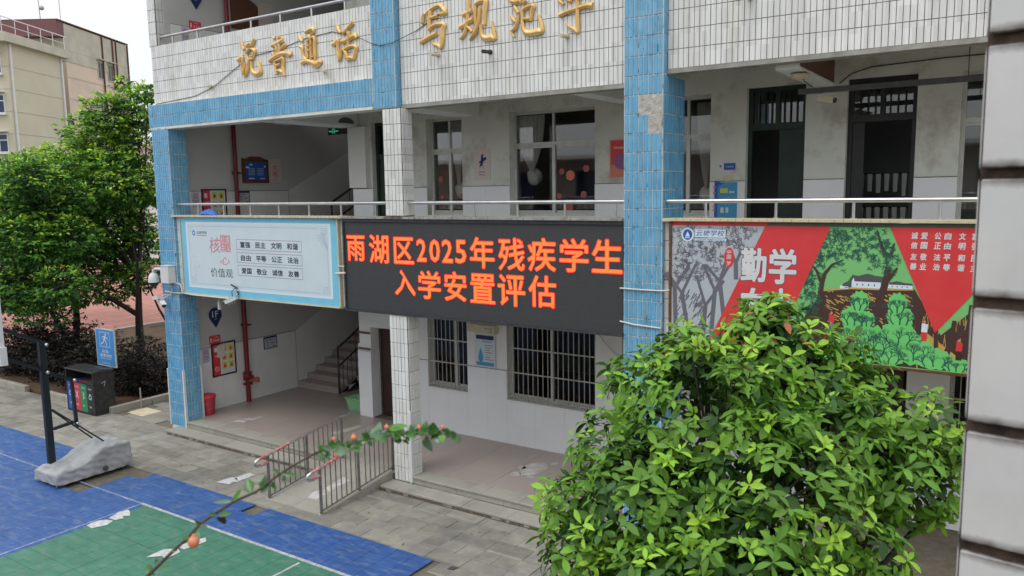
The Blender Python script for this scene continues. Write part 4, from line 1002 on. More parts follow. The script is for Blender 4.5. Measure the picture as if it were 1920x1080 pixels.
# grey half
q = MB()
for x, z, h, a in ((-3.78, 3.1, .5, 1.6), (-3.6, 3.0, .55, 1.75), (-3.42, 2.9, .5, 1.5), (-3.30, 3.1, .5, 1.5), (-3.15, 3.3, .42, 1.7), (-3.0, 3.75, .2, 1.6)): twig_tree(q, x, z, h, a, .055, 1, 0, 2, .5, rr)
for i in range(420):
    x, z = rr.uniform(-3.83, -2.75), rr.uniform(3.72, 4.40)
    if x > -3.33 + (z-2.85)*.46 - .02 or (x > -3.20 and z < 4.16 and x < -2.98): continue
    if x + 0.1 > -3.38 + (z-2.85)*.4615: continue
    twig_tree(q, x, z, .030, rr.uniform(0, 6.28), .0085, 2, 0, 3, .7, rr)
for i in range(90):
    x, z = rr.uniform(-3.82, -3.3), rr.uniform(2.9, 3.5); lines(q, [(x, z), (x+.05, z+rr.uniform(.05, .12))], .012, 0, pl(3))
q.build('grey_tree_print', M['p_greyline'], WB)
# green half
q = MB()
q.prism([(-2.3, 2.86), (-.45, 2.86), (-.62, 3.03), (-1.02, 3.74), (-1.30, 3.74), (-1.67, 3.71), (-1.98, 3.66), (-2.2, 3.3)], pl(2)['O'], pl(2)['U'], pl(2)['V'], 0)
q.prism([(-.45, 2.86), (X1, 2.86), (X1, 3.7), (.2, 3.9), (-0.40, 3.6), (-0.79, 3.2), (-.6, 3.0)], pl(2.3)['O'], pl(2)['U'], pl(2)['V'], 0)
q.build('dark_wood_print', M['p_brown'], WB)
q = MB()
lines(q, [(-2.0, 3.67), (-1.67, 3.715), (-1.30, 3.72), (-1.03, 3.735)], .022, 0, pl(3))
for i in range(190):
    x = rr.uniform(-1.95, -1.06); z = rr.uniform(3.25, 3.69)
    if x > -1.05 - .0 or z > 3.70: continue
    lines(q, [(x, z), (x+rr.uniform(.02, .06), z-rr.uniform(.01, .03))], rr.uniform(.006, .014), 0, pl(3))
q.prism([(-0.98, 3.20), (-.9, 3.28), (-0.45, 2.93), (-.3, 2.86), (-.6, 2.86)], pl(3)['O'], pl(3)['U'], pl(3)['V'], 0)
for i in range(70):
    x = rr.uniform(-1.0, -.42); z = rr.uniform(2.95, 3.5)
    lines(q, [(x, z), (x+rr.uniform(-.02, .02), z-rr.uniform(.05, .12))], .006, 0, pl(3))
q.build('yellow_print', M['p_yellow'], WB)
q = MB()
q.prism([(-1.80, 3.70), (-1.76, 3.76), (-1.70, 3.80), (-1.66, 3.87), (-1.60, 3.86), (-1.5, 3.89), (-1.42, 3.87), (-1.33, 3.86), (-1.30, 3.79), (-1.2, 3.82), (-1.1, 3.80), (-1.03, 3.745), (-1.4, 3.73)], pl(3)['O'], pl(3)['U'], pl(3)['V'], 0)
q.build('hedge_print', M['p_dkgreen'], WB)
q = MB()
for a, c, z, h in ((-1.665, -1.36, 3.725, .075), (-1.30, -1.04, 3.735, .045), (-1.79, -1.70, 3.705, .03)):
    q.prism([(a, z), (c, z), (c, z+h), (a+.02, z+h*1.5), (a, z+h)], pl(4)['O'], pl(4)['U'], pl(4)['V'], 0, 0)
    q.prism([(a+.03, z+h*.95), (c+.01, z+h*.95), (c-.01, z+h*1.45), (a+.02, z+h*1.55)], pl(5)['O'], pl(5)['U'], pl(5)['V'], 0, 1)
    for i in range(4): x = a+.05+(c-a-.06)*i/4; q.prism([(x, z+h*.35), (x+.013, z+h*.35), (x+.013, z+h*.6), (x, z+h*.6)], pl(5)['O'], pl(5)['U'], pl(5)['V'], 0, 1)
q.build('house_print', [M['p_paleblue'], M['p_darkline']], WB)
# woodcut trunks and canopy lines
TC = [0]
def trunk(pts, ws):
    q = MB()
    for (a, b_), w_, w2 in zip(zip(pts[:-1], pts[1:]), ws[:-1], ws[1:]):
        (x0_, z0_), (x1_, z1_) = a, b_; dx, dz = x1_-x0_, z1_-z0_; l = math.hypot(dx, dz); nx, nz = -dz/l/2, dx/l/2
        TC[0] = (TC[0]+1) % 12
        q.prism([(x0_-nx*w_, z0_-nz*w_), (x1_-nx*w2, z1_-nz*w2), (x1_+nx*w2, z1_+nz*w2), (x0_+nx*w_, z0_+nz*w_)], (0, .0196-.0048-.00005*TC[0], 0), (1, 0, 0), (0, 0, 1), 0)
    q.build('trunk_print', M['p_brown'], WB)
trunk([(-1.44, 3.26), (-1.36, 3.62), (-1.31, 3.80), (-1.29, 3.97)], [.12, .08, .07, .06]); trunk([(-1.31, 3.80), (-1.24, 3.90), (-1.20, 3.97)], [.05, .04, .02])
trunk([(-2.03, 3.30), (-1.99, 3.75), (-1.96, 3.87), (-1.88, 3.98), (-1.76, 4.04)], [.08, .05, .04, .025, .01]); trunk([(-1.98, 3.72), (-2.05, 3.9), (-2.12, 3.98)], [.04, .03, .015])
trunk([(-1.42, 4.38), (-1.38, 4.24), (-1.33, 4.12), (-1.27, 4.10), (-1.24, 4.24)], [.015, .03, .04, .035, .015])
trunk([(-1.02, 3.0), (-.97, 3.35), (-.99, 3.62)], [.06, .045, .03]); trunk([(-.72, 2.9), (-.64, 3.2), (-.62, 3.42)], [.07, .05, .04]); trunk([(-.78, 3.0), (-.79, 3.26)], [.045, .04]); trunk([(-.50, 3.1), (-.47, 3.6)], [.05, .04])
q = MB()
def bush(cx, cz, rx, rz):
    n = 22; return [(cx+rx*math.cos(6.283*i/n)*(1+.10*math.sin(i*2.9)), cz+rz*math.sin(6.283*i/n)*(1+.10*math.sin(i*2.9))) for i in range(n)]
BU = [(-1.57, 3.56, .10, .13), (-1.62, 3.38, .15, .13), (-1.49, 3.36, .09, .10), (-1.58, 3.18, .17, .16), (-1.40, 3.10, .17, .20), (-1.70, 3.02, .16, .14), (-1.18, 3.56, .10, .13), (-1.15, 3.42, .14, .12), (-1.16, 3.22, .18, .16), (-1.0, 3.06, .2, .17), (-1.25, 2.98, .16, .14), (-.80, 2.98, .18, .12), (-.58, 2.93, .13, .09), (-1.5, 2.93, .14, .09), (-1.9, 2.95, .18, .12), (-.40, 2.90, .1, .05)]
for i, (a, b_, c, e) in enumerate(BU):
    k_ = 6.2 + i*.1
    q.prism([(x, max(2.852, z)) for x, z in bush(a, b_, c, e)], (0, 0.0196-.0008*k_, 0), (1, 0, 0), (0, 0, 1), 0)
q.build('bush_print', M['p_green'], WB)
q = MB()
for a, b_, c, e in BU:
    for k_ in range(3): twig_tree(q, a+c*.45*(k_-1), max(2.86, b_-e*.75), e*.42, 1.57-.45*(k_-1)+rr.uniform(-.2, .2), .014, 4, 0, 7.95, .52, rr)
for i in range(330):
    z = rr.uniform(3.92, 4.40); x = rr.uniform(-2.10, -1.20)
    if x < -1.93 + (4.42-z)*-.5 or x > -1.29+(4.42-z)*.44 - .06: continue
    if z < 4.06 and -1.78 < x < -1.46: continue
    twig_tree(q, x, z, .028, rr.uniform(0, 6.28), .0075, 2, 0, 7.6, .7, rr)
for i in range(90): twig_tree(q, rr.uniform(-2.2, -2.02), rr.uniform(3.4, 3.9), .03, rr.uniform(0, 6.28), .008, 2, 0, 7.6, .7, rr)
q.build('twig_print', M['p_leafline'], WB)
q = MB()   # small figures
for x, z, up, dn in ((-.905, 3.17, 0, 1), (-.565, 2.99, 1, 2), (-1.87, 3.20, 1, 3)):
    q.prism([(x-.03, z+.10), (x+.03, z+.10), (x+.035, z+.19), (x-.025, z+.20)], pl(8)['O'], pl(8)['U'], pl(8)['V'], 0, up)
    q.prism([(x-.028, z), (x+.03, z), (x+.027, z+.10), (x-.025, z+.10)], pl(8)['O'], pl(8)['U'], pl(8)['V'], 0, dn)
    q.prism([(x+.014*math.cos(a), z+.215+.017*math.sin(a)) for a in th_], pl(8)['O'], pl(8)['U'], pl(8)['V'], 0, 4)
q.build('figure_print', [M['p_paleblue'], M['p_red'], M['door_brown'], M['p_blue'], M['p_orange']], WB)
shape('red_band', [[(-3.10, 2.85), (-2.55, 2.85), (-1.91, 4.414), (-2.65, 4.414), (-3.38, 2.85)]], M['p_red'], 9.3)
q = MB()
for ch, a, c, z0, z1 in (('勤', -2.94, -2.63, 3.73, 4.15), ('学', -2.60, -2.28, 3.72, 4.15), ('向', -2.93, -2.62, 3.25, 3.66), ('上', -2.59, -2.29, 3.25, 3.67)):
    heavy_text(q, ch, a-.010, c+.010, z0-.010, z1+.010, pl(10), .021, 0); heavy_text(q, ch, a-.002, c+.002, z0-.002, z1+.002, pl(11.2), .0125, 1)
q.build('big_lettering', [M['p_darkline'], M['p_white']], WB)
for x, s_ in ((-1.075, '诚信友善'), (-.98, '爱国敬业'), (-.85, '公正法治'), (-.755, '自由平等'), (-.62, '文明和谐'), (-.50, '富强民主')):
    q = MB()
    for ch, z in zip(s_, (4.29, 4.185, 4.06, 3.955)): heavy_text(q, ch, x, x+.065, z, z+.075, pl(10), .0025, 0, .1)
    q.build('value_lettering', M['p_white'], WB)
q = MB(); q.prism([(-3.63+.085*math.cos(a), 4.295+.088*math.sin(a)) for a in th_], *[pl(5)[k_] for k_ in 'OUV'], 0, 0); q.prism([(-3.63+.062*math.cos(a), 4.295+.068*math.sin(a)) for a in th_], *[pl(6)[k_] for k_ in 'OUV'], 0, 1)
q.prism([(-3.66, 4.27), (-3.60, 4.27), (-3.61, 4.30), (-3.63, 4.335), (-3.65, 4.30)], *[pl(7)[k_] for k_ in 'OUV'], 0, 0); q.prism([(-3.665, 4.25), (-3.595, 4.25), (-3.60, 4.26), (-3.66, 4.26)], *[pl(7)[k_] for k_ in 'OUV'], 0, 0)
q.build('emblem', [M['p_paleblue'], M['p_blue']], WB)
q = MB(); rect(q, -3.53, -3.14, 4.265, 4.365, d=0, mi=0, **pl(4)); rect(q, -3.53, -3.13, 4.222, 4.25, d=0, mi=0, **pl(4)); text_mb(q, '云塘学校', -3.515, -3.155, 4.28, 4.355, bold=.006, mi=1, shear=.04, **pl(5)); text_mb(q, 'YUNTANG PRIMARY SCHOOL', -3.515, -3.145, 4.227, 4.244, bold=.01, mi=1, **pl(5))
q.build('school_name', [M['p_paleblue'], M['p_blue']], WB)
q = MB(); q.prism([(-3.09+.062*math.cos(a), 4.02+.125*math.sin(a)) for a in th_], *[pl(5)[k_] for k_ in 'OUV'], 0, 0)
for ch, z in (('中', 4.06), ('国', 4.0), ('梦', 3.92)): text_mb(q, ch, -3.12, -3.065, z, z+.055, bold=.01, mi=1, shear=.1, **pl(6))
q.build('red_seal', [M['p_red'], M['p_white']], WB)

# ================================================================== ITEMS ON THE SIDE WALL OF THE STAIRWELL
def wl(k_=0): return dict(O=(-14.785+.0008*k_, 0, 0), U=(0, 1, 0), V=(0, 0, 1))
def teardrop(cy, cz, r): return [(cy+r*math.cos(a), cz+r*math.sin(a)) for a in [R(-35)+R(250)*i/18 for i in range(19)]] + [(cy, cz-r*1.75)]
for z, txt, lab in ((2.29, '1F', 'dark blue pin shaped floor sign reading 1F on the stairwell wall'), (9.02, '3F', 'dark blue pin shaped floor sign cut off at the top of the picture')):
    o = thing('floor_sign', lab, 'sign', (-14.785, 1.05, z-.25), 'pin shaped floor signs')
    q = MB(); q.prism(teardrop(1.05, z, .16), *[wl()[k_] for k_ in 'OUV'], .012); q.build('panel', M['p_navy'], o)
    q = MB(); text_mb(q, txt, .965, 1.12, z-.05, z+.09, d=0, bold=.015, **wl(16.5)); text_mb(q, '1 FLOOR'.replace('1', txt[0]), 1.0, 1.09, z-.1, z-.08, **wl(16.5)); q.build('lettering', M['p_white'], o)
for z, lab in ((1.67, 'small red extinguisher sign above the framed notice board on the ground floor'), (8.32, 'small red extinguisher sign behind the upper handrail')):
    o = thing('extinguisher_sign', lab, 'sign', (-14.785, 1.0, z), 'red extinguisher signs')
    h = .17 if z < 3 else .17
    q = MB(); rect(q, .86, 1.14, z, z+h, d=.008, mi=0, **wl()); q.build('panel', M['p_red'], o)
    q = MB(); rect(q, .885, .92, z+.03, z+.12, d=0, **wl(11)); text_mb(q, '灭火器', .95, 1.11, z+.03, z+.09, d=0, bold=.01, **wl(11)); text_mb(q, '消防器材', .97, 1.09, z+.12, z+.145, **wl(11)); q.build('lettering', M['p_white'], o)
for z, lab, zz in ((0.92, 'black framed safety notice board with red panel and yellow pictures beside the red pipe', 0), (4.28, 'black framed notice board with red strip partly hidden by the second floor handrail', 1)):
    o = thing('notice_board', lab, 'notice board', (-14.785, 1.2, z), 'black framed notice boards')
    q = MB(); rect(q, .92, 1.48, z+.03, z+.71, d=.01, **wl()); q.build('sheet', M['p_white'], o)
    q = MB()
    for a, c, e, f in ((.89, 1.51, z+.71, z+.74), (.89, 1.51, z, z+.03), (.89, .92, z+.03, z+.71), (1.48, 1.51, z+.03, z+.71)): rect(q, a, c, e, f, d=.02, **wl())
    q.build('frame', M['black_metal'], o)
    q = MB(); rect(q, .921, 1.10, z+.031, z+.709, d=0, **wl(14)); q.build('red_panel', M['p_orange'] if 0 else M['p_red'], o)
    q = MB()
    for i in range(2):
        for j in range(3): rect(q, 1.15+.17*i, 1.28+.17*i, z+.14+.19*j, z+.29+.19*j, d=0, **wl(14))
    q.build('picture', M['p_lemon'], o)
    q = MB()
    for i in range(2):
        for j in range(3): q.prism([(1.18+.17*i+rr.uniform(-.01,.02), z+.17+.19*j), (1.25+.17*i, z+.18+.19*j), (1.24+.17*i, z+.22+.19*j), (1.21+.17*i, z+.26+.19*j), (1.19+.17*i, z+.22+.19*j)], *[wl(15)[k_] for k_ in 'OUV'], 0)
    q.build('figure_print', M['p_red'] if not zz else M['wood_brown'], o)
    q = MB()
    n = 24; R0, R1, cy, cz = .055, .043, 1.01, z+.17
    for i in range(n): a, c = 6.283*i/n, 6.283*(i+1)/n; q.prism([(cy+R0*math.cos(a), cz+R0*math.sin(a)), (cy+R0*math.cos(c), cz+R0*math.sin(c)), (cy+R1*math.cos(c), cz+R1*math.sin(c)), (cy+R1*math.cos(a), cz+R1*math.sin(a))], *[wl(16)[k_] for k_ in 'OUV'], 0)
    lines(q, [(cy-.035, cz+.035), (cy+.035, cz-.035)], .012, 0, wl(16)); rect(q, .96, 1.03, z+.55, z+.65, d=0, **wl(16)); lines(q, [(.97, z+.45), (1.06, z+.47)], .02, 0, wl(16))
    q.build('white_print', M['p_white'], o)
    if not zz: q = MB(); rect(q, 1.03, 1.22, z+.42, z+.68, d=.012, **wl(16)); q.build('paper', M['p_pinkpaper'], o)
for z, lab in ((1.28, 'small lilac no smoking notice left of the ground floor notice board'), (4.64, 'small lilac no smoking notice behind the second floor handrail'), (8.02, 'small lilac notice at the left end of the upper corridor')):
    o = thing('no_smoking_notice', lab, 'notice', (-14.785, .76, z), 'small lilac notices')
    q = MB(); rect(q, .67, .84, z, z+.32, d=.004, **wl()); q.build('sheet', M['p_lilac'], o)
    q = MB(); q.prism([(.755+.045*math.cos(a), z+.23+.045*math.sin(a)) for a in th_], *[wl(6)[k_] for k_ in 'OUV'], 0); text_mb(q, '禁止吸烟', .69, .82, z+.10, z+.15, bold=.006, **wl(6)); text_mb(q, 'NO SMOKING', .70, .81, z+.06, z+.08, **wl(6)); q.build('print', M['p_purple'], o)
    q = MB(); q.prism([(.755+.03*math.cos(a), z+.23+.03*math.sin(a)) for a in th_], *[wl(7)[k_] for k_ in 'OUV'], 0); rect(q, .73, .78, z+.225, z+.235, d=0, **wl(8)); q.build('symbol', M['p_lilac'], o)
for y0, z, s_, lab in ((2.30, 1.29, .39, 'small navy framed floor plan on the wall right of the red pipe'), (1.78, 4.68, .36, 'small navy framed floor plan behind the second floor handrail')):
    o = thing('floor_plan_sign', lab, 'sign', (-14.785, y0+.2, z), 'navy framed floor plans')
    q = MB(); rect(q, y0, y0+s_, z, z+.29, d=.008, **wl()); q.build('frame', M['p_navy'], o)
    q = MB(); rect(q, y0+.02, y0+s_-.02, z+.02, z+.25, d=0, **wl(11)); q.build('sheet', M['p_grey'], o)
    q = MB(); rect(q, y0+.06, y0+.10, z+.19, z+.215, d=0, **wl(12)); rect(q, y0+.16, y0+.22, z+.2, z+.22, d=0, **wl(12)); lines(q, [(y0+.1, z+.06), (y0+.13, z+.16), (y0+.09, z+.17)], .012, 0, wl(12)); rect(q, y0+.25, y0+.33, z+.04, z+.06, d=0, **wl(12)); q.build('plan_print', M['p_ink'], o)
    q = MB(); rect(q, y0+.2, y0+.3, z+.12, z+.14, d=0, **wl(12)); q.build('route_print', M['p_red'], o)
# wooden framed picture and poster on the 2nd floor wall
o = thing('framed_picture', 'blue night sky picture in a carved wooden frame on the second floor stairwell wall', 'picture', (-14.785, 2.33, 5.15))
q = MB(); q.prism([(1.97, 5.15), (2.69, 5.15), (2.69, 5.68), (2.60, 5.685), (2.45, 5.74), (2.20, 5.74), (2.06, 5.685), (1.97, 5.70)], *[wl()[k_] for k_ in 'OUV'], .03); q.build('frame', M['wood_brown'], o)
q = MB(); rect(q, 2.05, 2.61, 5.22, 5.62, d=0, **wl(38.5)); q.build('picture', M['p_blue'], o)
q = MB()
for i in range(5): lines(q, [(2.12, 5.33+.035*i), (2.3, 5.335+.035*i)], .008, 0, wl(39.5)); lines(q, [(2.36, 5.33+.035*i), (2.54, 5.335+.035*i)], .008, 0, wl(39.5))
for cy, cz, rx, rz in ((2.2, 5.56, .05, .018), (2.10, 5.50, .06, .02), (2.5, 5.25, .08, .012), (2.2, 5.25, .09, .015), (2.58, 5.52, .03, .02)): q.prism([(cy+rx*math.cos(a), cz+rz*math.sin(a)) for a in th_], *[wl(40)[k_] for k_ in 'OUV'], 0)
q.build('cloud_print', M['p_paleblue'], o)
o = thing('civility_poster', 'white poster with two red characters beside the wooden framed picture', 'poster', (-14.785, 2.9, 5.14))
q = MB(); rect(q, 2.71, 3.08, 5.14, 5.70, d=.006, **wl()); q.build('sheet', M['p_pinkpaper'], o)
q = MB(); text_mb(q, '文', 2.83, 2.95, 5.44, 5.56, bold=.006, **wl(8.5)); text_mb(q, '明', 2.83, 2.95, 5.29, 5.41, bold=.006, **wl(8.5)); text_mb(q, '校园', 2.85, 2.93, 5.20, 5.23, **wl(8.5)); q.build('lettering', M['p_red'], o)
q = MB(); q.prism([(2.65+.0*1, 8.55), (3.05, 8.55), (3.05, 9.2), (2.65, 9.2)], *[wl()[k_] for k_ in 'OUV'], .008); solo('poster', q, M['p_pinkpaper'], 'pale poster beside the brown board on the upper corridor wall', 'poster')
q = MB(); q.prism([(1.91, 8.50), (2.60, 8.50), (2.62, 9.05), (2.55, 9.12), (2.35, 9.2), (2.1, 9.22), (1.9, 9.2)], *[wl()[k_] for k_ in 'OUV'], .03); solo('brown_board', q, M['brown_board'], 'brown shaped wooden board on the upper corridor wall', 'board')
# red fire pipe with valve
o = thing('fire_pipe', 'red fire riser pipe with valve and hydrant coupling on the stairwell wall', 'pipe', (-14.70, 1.74, 0.2))
q = MB(); q.tube([(-14.70, 1.74, 0.2), (-14.70, 1.74, 3.38)], .052, 14); q.tube([(-14.70, 1.74, 3.58), (-14.70, 1.74, 6.76)], .045, 14); q.tube([(-14.70, 1.74, 6.96), (-14.70, 1.74, 10.1)], .045, 14); q.build('pipe', M['pipe_red'], o)
q = MB(); q.tube([(-14.70, 1.74, .60), (-14.70, 1.74, .63)], .11, 14); q.tube([(-14.70, 1.74, .85), (-14.70, 1.74, .89)], .10, 14); q.sphere((-14.70, 1.74, .78), .10, 12, 8); q.tube([(-14.62, 1.70, .78), (-14.50, 1.60, .80)], .03, 8); q.tube([(-14.5, 1.48, .79), (-14.48, 1.72, .81)], .035, 8); q.build('valve', M['pipe_red'], o)
q = MB(); q.tube([(-14.70, 1.74, .70), (-14.52, 1.86, .70)], .045, 10); q.tube([(-14.53, 1.85, .70), (-14.49, 1.88, .70)], .062, 10); q.build('outlet', mat('outlet_pink', (.42, .12, .09)), o)
for z in (1.95, 5.35, 8.55): q = MB(); q.box(-14.79, -14.62, 1.80, 1.86, z, z+.03); q.tube([(-14.72, 1.74, z-.01), (-14.72, 1.74, z+.05)], .072, 12); q.build('clamp', M['pipe_red'], o)
# exit sign hanging in the 2nd floor stairwell
o = thing('exit_sign', 'small hanging green and black emergency exit light in the second floor stairwell', 'exit sign', (-13.2, 2.9, 6.1))
def expt(): pass
q = MB(); q.box(-12.68, -11.98, 2.60, 2.63, 6.13, 6.27); q.tube([(-12.63, 2.615, 6.27), (-12.63, 2.615, 6.757)], .004, 5); q.tube([(-12.39, 2.615, 6.27), (-12.39, 2.615, 6.757)], .004, 5); q.build('housing', M['black_metal'], o)
q = MB(); e_ = dict(O=(0, 2.5985, 0), U=(1, 0, 0), V=(0, 0, 1)); lines(q, [(-12.65, 6.20), (-12.57, 6.20)], .02, 0, e_); lines(q, [(-12.46, 6.20), (-12.37, 6.20)], .02, 0, e_); lines(q, [(-12.55, 6.15), (-12.55, 6.25), (-12.48, 6.25), (-12.48, 6.15)], .012, 0, e_); text_mb(q, '出', -12.54, -12.49, 6.165, 6.225, **e_); q.build('lit_symbol', M['exit_green'], o)
# painted banner under the beam
o = thing('corridor_banner', 'painted poster board with green brushwork on the beam beside the stairwell', 'banner', (-11.44, 1.3, 6.3))
q = MB(); q.box(-11.448, -11.43, .34, 2.2, 6.235, 6.74); q.build('panel', M['p_white'], o)
q = MB(); f_ = dict(O=(-11.4285, 0, 0), U=(0, 1, 0), V=(0, 0, 1)); q.prism([(.5, 6.40), (.7, 6.5), (.9, 6.44), (1.1, 6.46), (.8, 6.37)], *[f_[k_] for k_ in 'OUV'], 0, 0); q.prism([(1.9+.22*math.cos(a), 6.26+.12*max(0, math.sin(a))) for a in th_[:11]], *[f_[k_] for k_ in 'OUV'], 0, 1); text_mb(q, '书香之家', 1.2, 1.75, 6.44, 6.50, mi=1, **f_); q.build('print', [M['p_green'], M['p_dkgreen']], o)

# red bucket bin, green box
o = thing('red_bin', 'tall red plastic bin with lid standing between the blue column and the wall', 'bin', (-14.58, .55, .2))
q = MB()
for i, (r0, z) in enumerate(((.13, .2), (.165, .62))): pass
q.tube([(-14.60, .60, .2), (-14.60, .60, .25), (-14.60, .60, .58)], [.125, .135, .165], 16); q.build('body', M['bin_red'], o)
q = MB(); q.tube([(-14.60, .60, .58), (-14.60, .60, .62)], .18, 16); q.tube([(-14.60, .60, .62), (-14.60, .60, .645)], [.17, .11], 16); q.build('lid', M['p_red'], o)
o = thing('green_crate', 'light green plastic storage box beside the white pier', 'box', (-12.0, 2.35, .2))
def cr(u0, u1, v0, v1, z0, z1, q): q.box(u0, u1, v0, v1, z0, z1)
q = MB(); q.add([(-12.22,2.42,.2),(-11.74,2.42,.2),(-11.74,2.70,.2),(-12.22,2.70,.2),(-12.27,2.38,.44),(-11.70,2.38,.44),(-11.70,2.73,.44),(-12.27,2.73,.44)], [(0,3,2,1),(0,1,5,4),(1,2,6,5),(2,3,7,6),(3,0,4,7)]); q.box(-12.25, -11.72, 2.40, 2.71, .40, .405); q.build('body', M['bin_green'], o)
q = MB(); q.bbox(-12.29, -11.68, 2.36, 2.75, .44, .47, .008); q.build('lid', M['bin_green'], o)
# blue rag on the handrail ledge
q = MB()
n1, n2 = 14, 7
P = [[(-13.72+.52*i/n1+rr.uniform(-.012, .012), .02+.17*j/n2, 4.502+.10*math.sin(math.pi*j/n2)*math.sin(math.pi*i/n1)**.5+rr.uniform(0, .03)*math.sin(math.pi*i/n1)) for i in range(n1+1)] for j in range(n2+1)]
q.add([p for r_ in P for p in r_], [(j*(n1+1)+i, j*(n1+1)+i+1, (j+1)*(n1+1)+i+1, (j+1)*(n1+1)+i) for j in range(n2) for i in range(n1)])
solo('blue_cloth', q, mat('blue_cloth', (.03, .12, .50), (.05, .18, .60), 20, .7), 'crumpled blue cloth lying on the ledge under the left handrail', 'cloth')

# ================================================================== CORRIDOR ITEMS
def poster(name, label, x0, x1, z0, z1, mm, prints, group=None, y=2.24, th=.006):
    o = thing(name, label, 'poster', ((x0+x1)/2, y, z0), group)
    q = MB(); q.box(x0, x1, y, y+th, z0, z1); q.build('sheet', mm, o)
    for nm, m_, fn in prints:
        q = MB(); fn(q, fac(y-.0015)); q.build(nm, m_, o)
    return o
poster('bird_poster', 'pale pink poster with a dark running figure between the two curtained windows', -8.57, -8.22, 5.08, 5.66, M['p_pinkpaper'], [
    ('figure_print', M['p_navy'], lambda q, f: (q.prism([(-8.47, 5.40), (-8.42, 5.44), (-8.41, 5.53), (-8.36, 5.56), (-8.37, 5.48), (-8.31, 5.50), (-8.29, 5.46), (-8.36, 5.42), (-8.38, 5.36), (-8.42, 5.33), (-8.46, 5.34), (-8.42, 5.38)], *[f[k_] for k_ in 'OUV'], 0), lines(q, [(-8.42, 5.36), (-8.45, 5.30)], .01, 0, f), lines(q, [(-8.39, 5.36), (-8.36, 5.29)], .01, 0, f), text_mb(q, '走廊不奔跑', -8.47, -8.33, 5.215, 5.245, bold=.006, **f), text_mb(q, '文明礼让', -8.47, -8.33, 5.165, 5.195, bold=.006, **f)))])
poster('red_poster', 'dark red poster with a round picture, half hidden by the blue column', -5.82, -5.40, 5.08, 5.68, M['p_orange'], [
    ('red_field', M['p_red'], lambda q, f: rect(q, -5.80, -5.42, 5.28, 5.66, d=0, **f)), ('white_print', M['p_white'], lambda q, f: text_mb(q, '劳动最光荣', -5.75, -5.48, 5.53, 5.57, d=.001, bold=.006, **f)),
    ('round_picture', M['p_purple'], lambda q, f: (q.prism([(-5.60+.15*math.cos(a), 5.33+.13*math.sin(a)) for a in th_], *[f[k_] for k_ in 'OUV'], .001)))])
poster('hygiene_poster', 'bright blue poster with a wavy edge on the white pier beside the door', -4.03, -3.70, 4.40, 4.96, M['p_cyan'], [
    ('blue_edge', M['p_blue'], lambda q, f: (rect(q, -4.05, -4.0, 4.38, 4.97, d=0, **f), q.prism([(-4.0, 4.90), (-3.9, 4.95), (-3.8, 4.93), (-4.0, 4.97)], *[f[k_] for k_ in 'OUV'], 0))),
    ('yellow_tag', M['p_lemon'], lambda q, f: rect(q, -3.96, -3.84, 4.80, 4.87, d=.001, **f)),
    ('white_tag', M['p_white'], lambda q, f: (rect(q, -3.82, -3.74, 4.80, 4.825, d=.001, **f), rect(q, -3.95, -3.90, 4.50, 4.58, d=.001, **f), rect(q, -3.87, -3.83, 4.50, 4.58, d=.001, **f), text_mb(q, '学生守则公示', -3.95, -3.74, 4.70, 4.73, d=.001, **f))),
    ('button', M['p_pink'], lambda q, f: [q.prism([(-4.05+.02*math.cos(a), zc+.02*math.sin(a)) for a in th_], *[f[k_] for k_ in 'OUV'], .002) for zc in (4.89, 4.80, 4.70, 4.60, 4.54)])], y=2.228)
poster('room_plate', 'small blue and white room plate on the pier above the blue poster', -4.01, -3.73, 5.14, 5.26, M['p_white'], [
    ('blue_field', M['p_blue'], lambda q, f: rect(q, -3.91, -3.735, 5.145, 5.245, d=0, **f)), ('lettering', M['p_white'], lambda q, f: text_mb(q, '云塘教室', -3.88, -3.77, 5.18, 5.205, d=.001, bold=.006, **f)), ('emblem', M['p_navy'], lambda q, f: q.prism([(-3.965+.015*math.cos(a), 5.2+.015*math.sin(a)) for a in th_], *[f[k_] for k_ in 'OUV'], 0))])
q = MB(); q.bbox(-3.90, -3.80, 2.20, 2.249, 4.975, 5.06, .006); solo('switch_box', q, M['cream'], 'small cream switch box above the blue poster', 'switch')
o = poster('water_notice', 'pale blue ground floor notice with a water drop in a white frame', -8.63, -8.17, 1.60, 2.24, M['p_white'], [
    ('sheet_print', M['board_pale'], lambda q, f: rect(q, -8.60, -8.20, 1.63, 2.21, d=0, **f)), ('dark_header', M['p_navy'], lambda q, f: (rect(q, -8.60, -8.20, 2.13, 2.21, d=.001, **f), text_mb(q, '节约用水', -8.46, -8.24, 2.07, 2.11, d=.001, bold=.006, **f))),
    ('drop', M['p_cyan'], lambda q, f: (q.prism([(-8.50+.06*math.cos(a), 1.78+.08*math.sin(a)) for a in [R(160)+R(220)*i/14 for i in range(15)]]+[(-8.50, 1.98)], *[f[k_] for k_ in 'OUV'], .001), rect(q, -8.60, -8.20, 1.63, 1.70, d=.001, **f))),
    ('lettering', M['p_ink'], lambda q, f: [lines(q, [(-8.40, 2.02-.045*i), (-8.23-.03*(i % 3), 2.02-.045*i)], .01, 0, f) for i in range(7)])], y=2.225)
q = MB(); q.box(-8.75, -8.10, 2.15, 2.249, 2.27, 2.42); q.box(-8.55, -8.10, 2.10, 2.149, 2.27, 2.42); o = solo('name_plate', q, M['cream'], 'cream name plate box mounted above the water notice', 'sign')
q = MB(); text_mb(q, '教师办公室', -8.32, -8.14, 2.35, 2.385, **fac(2.098)); text_mb(q, '一楼值班', -8.26, -8.14, 2.30, 2.325, **fac(2.098)); q.build('lettering', M['p_ink'], o)

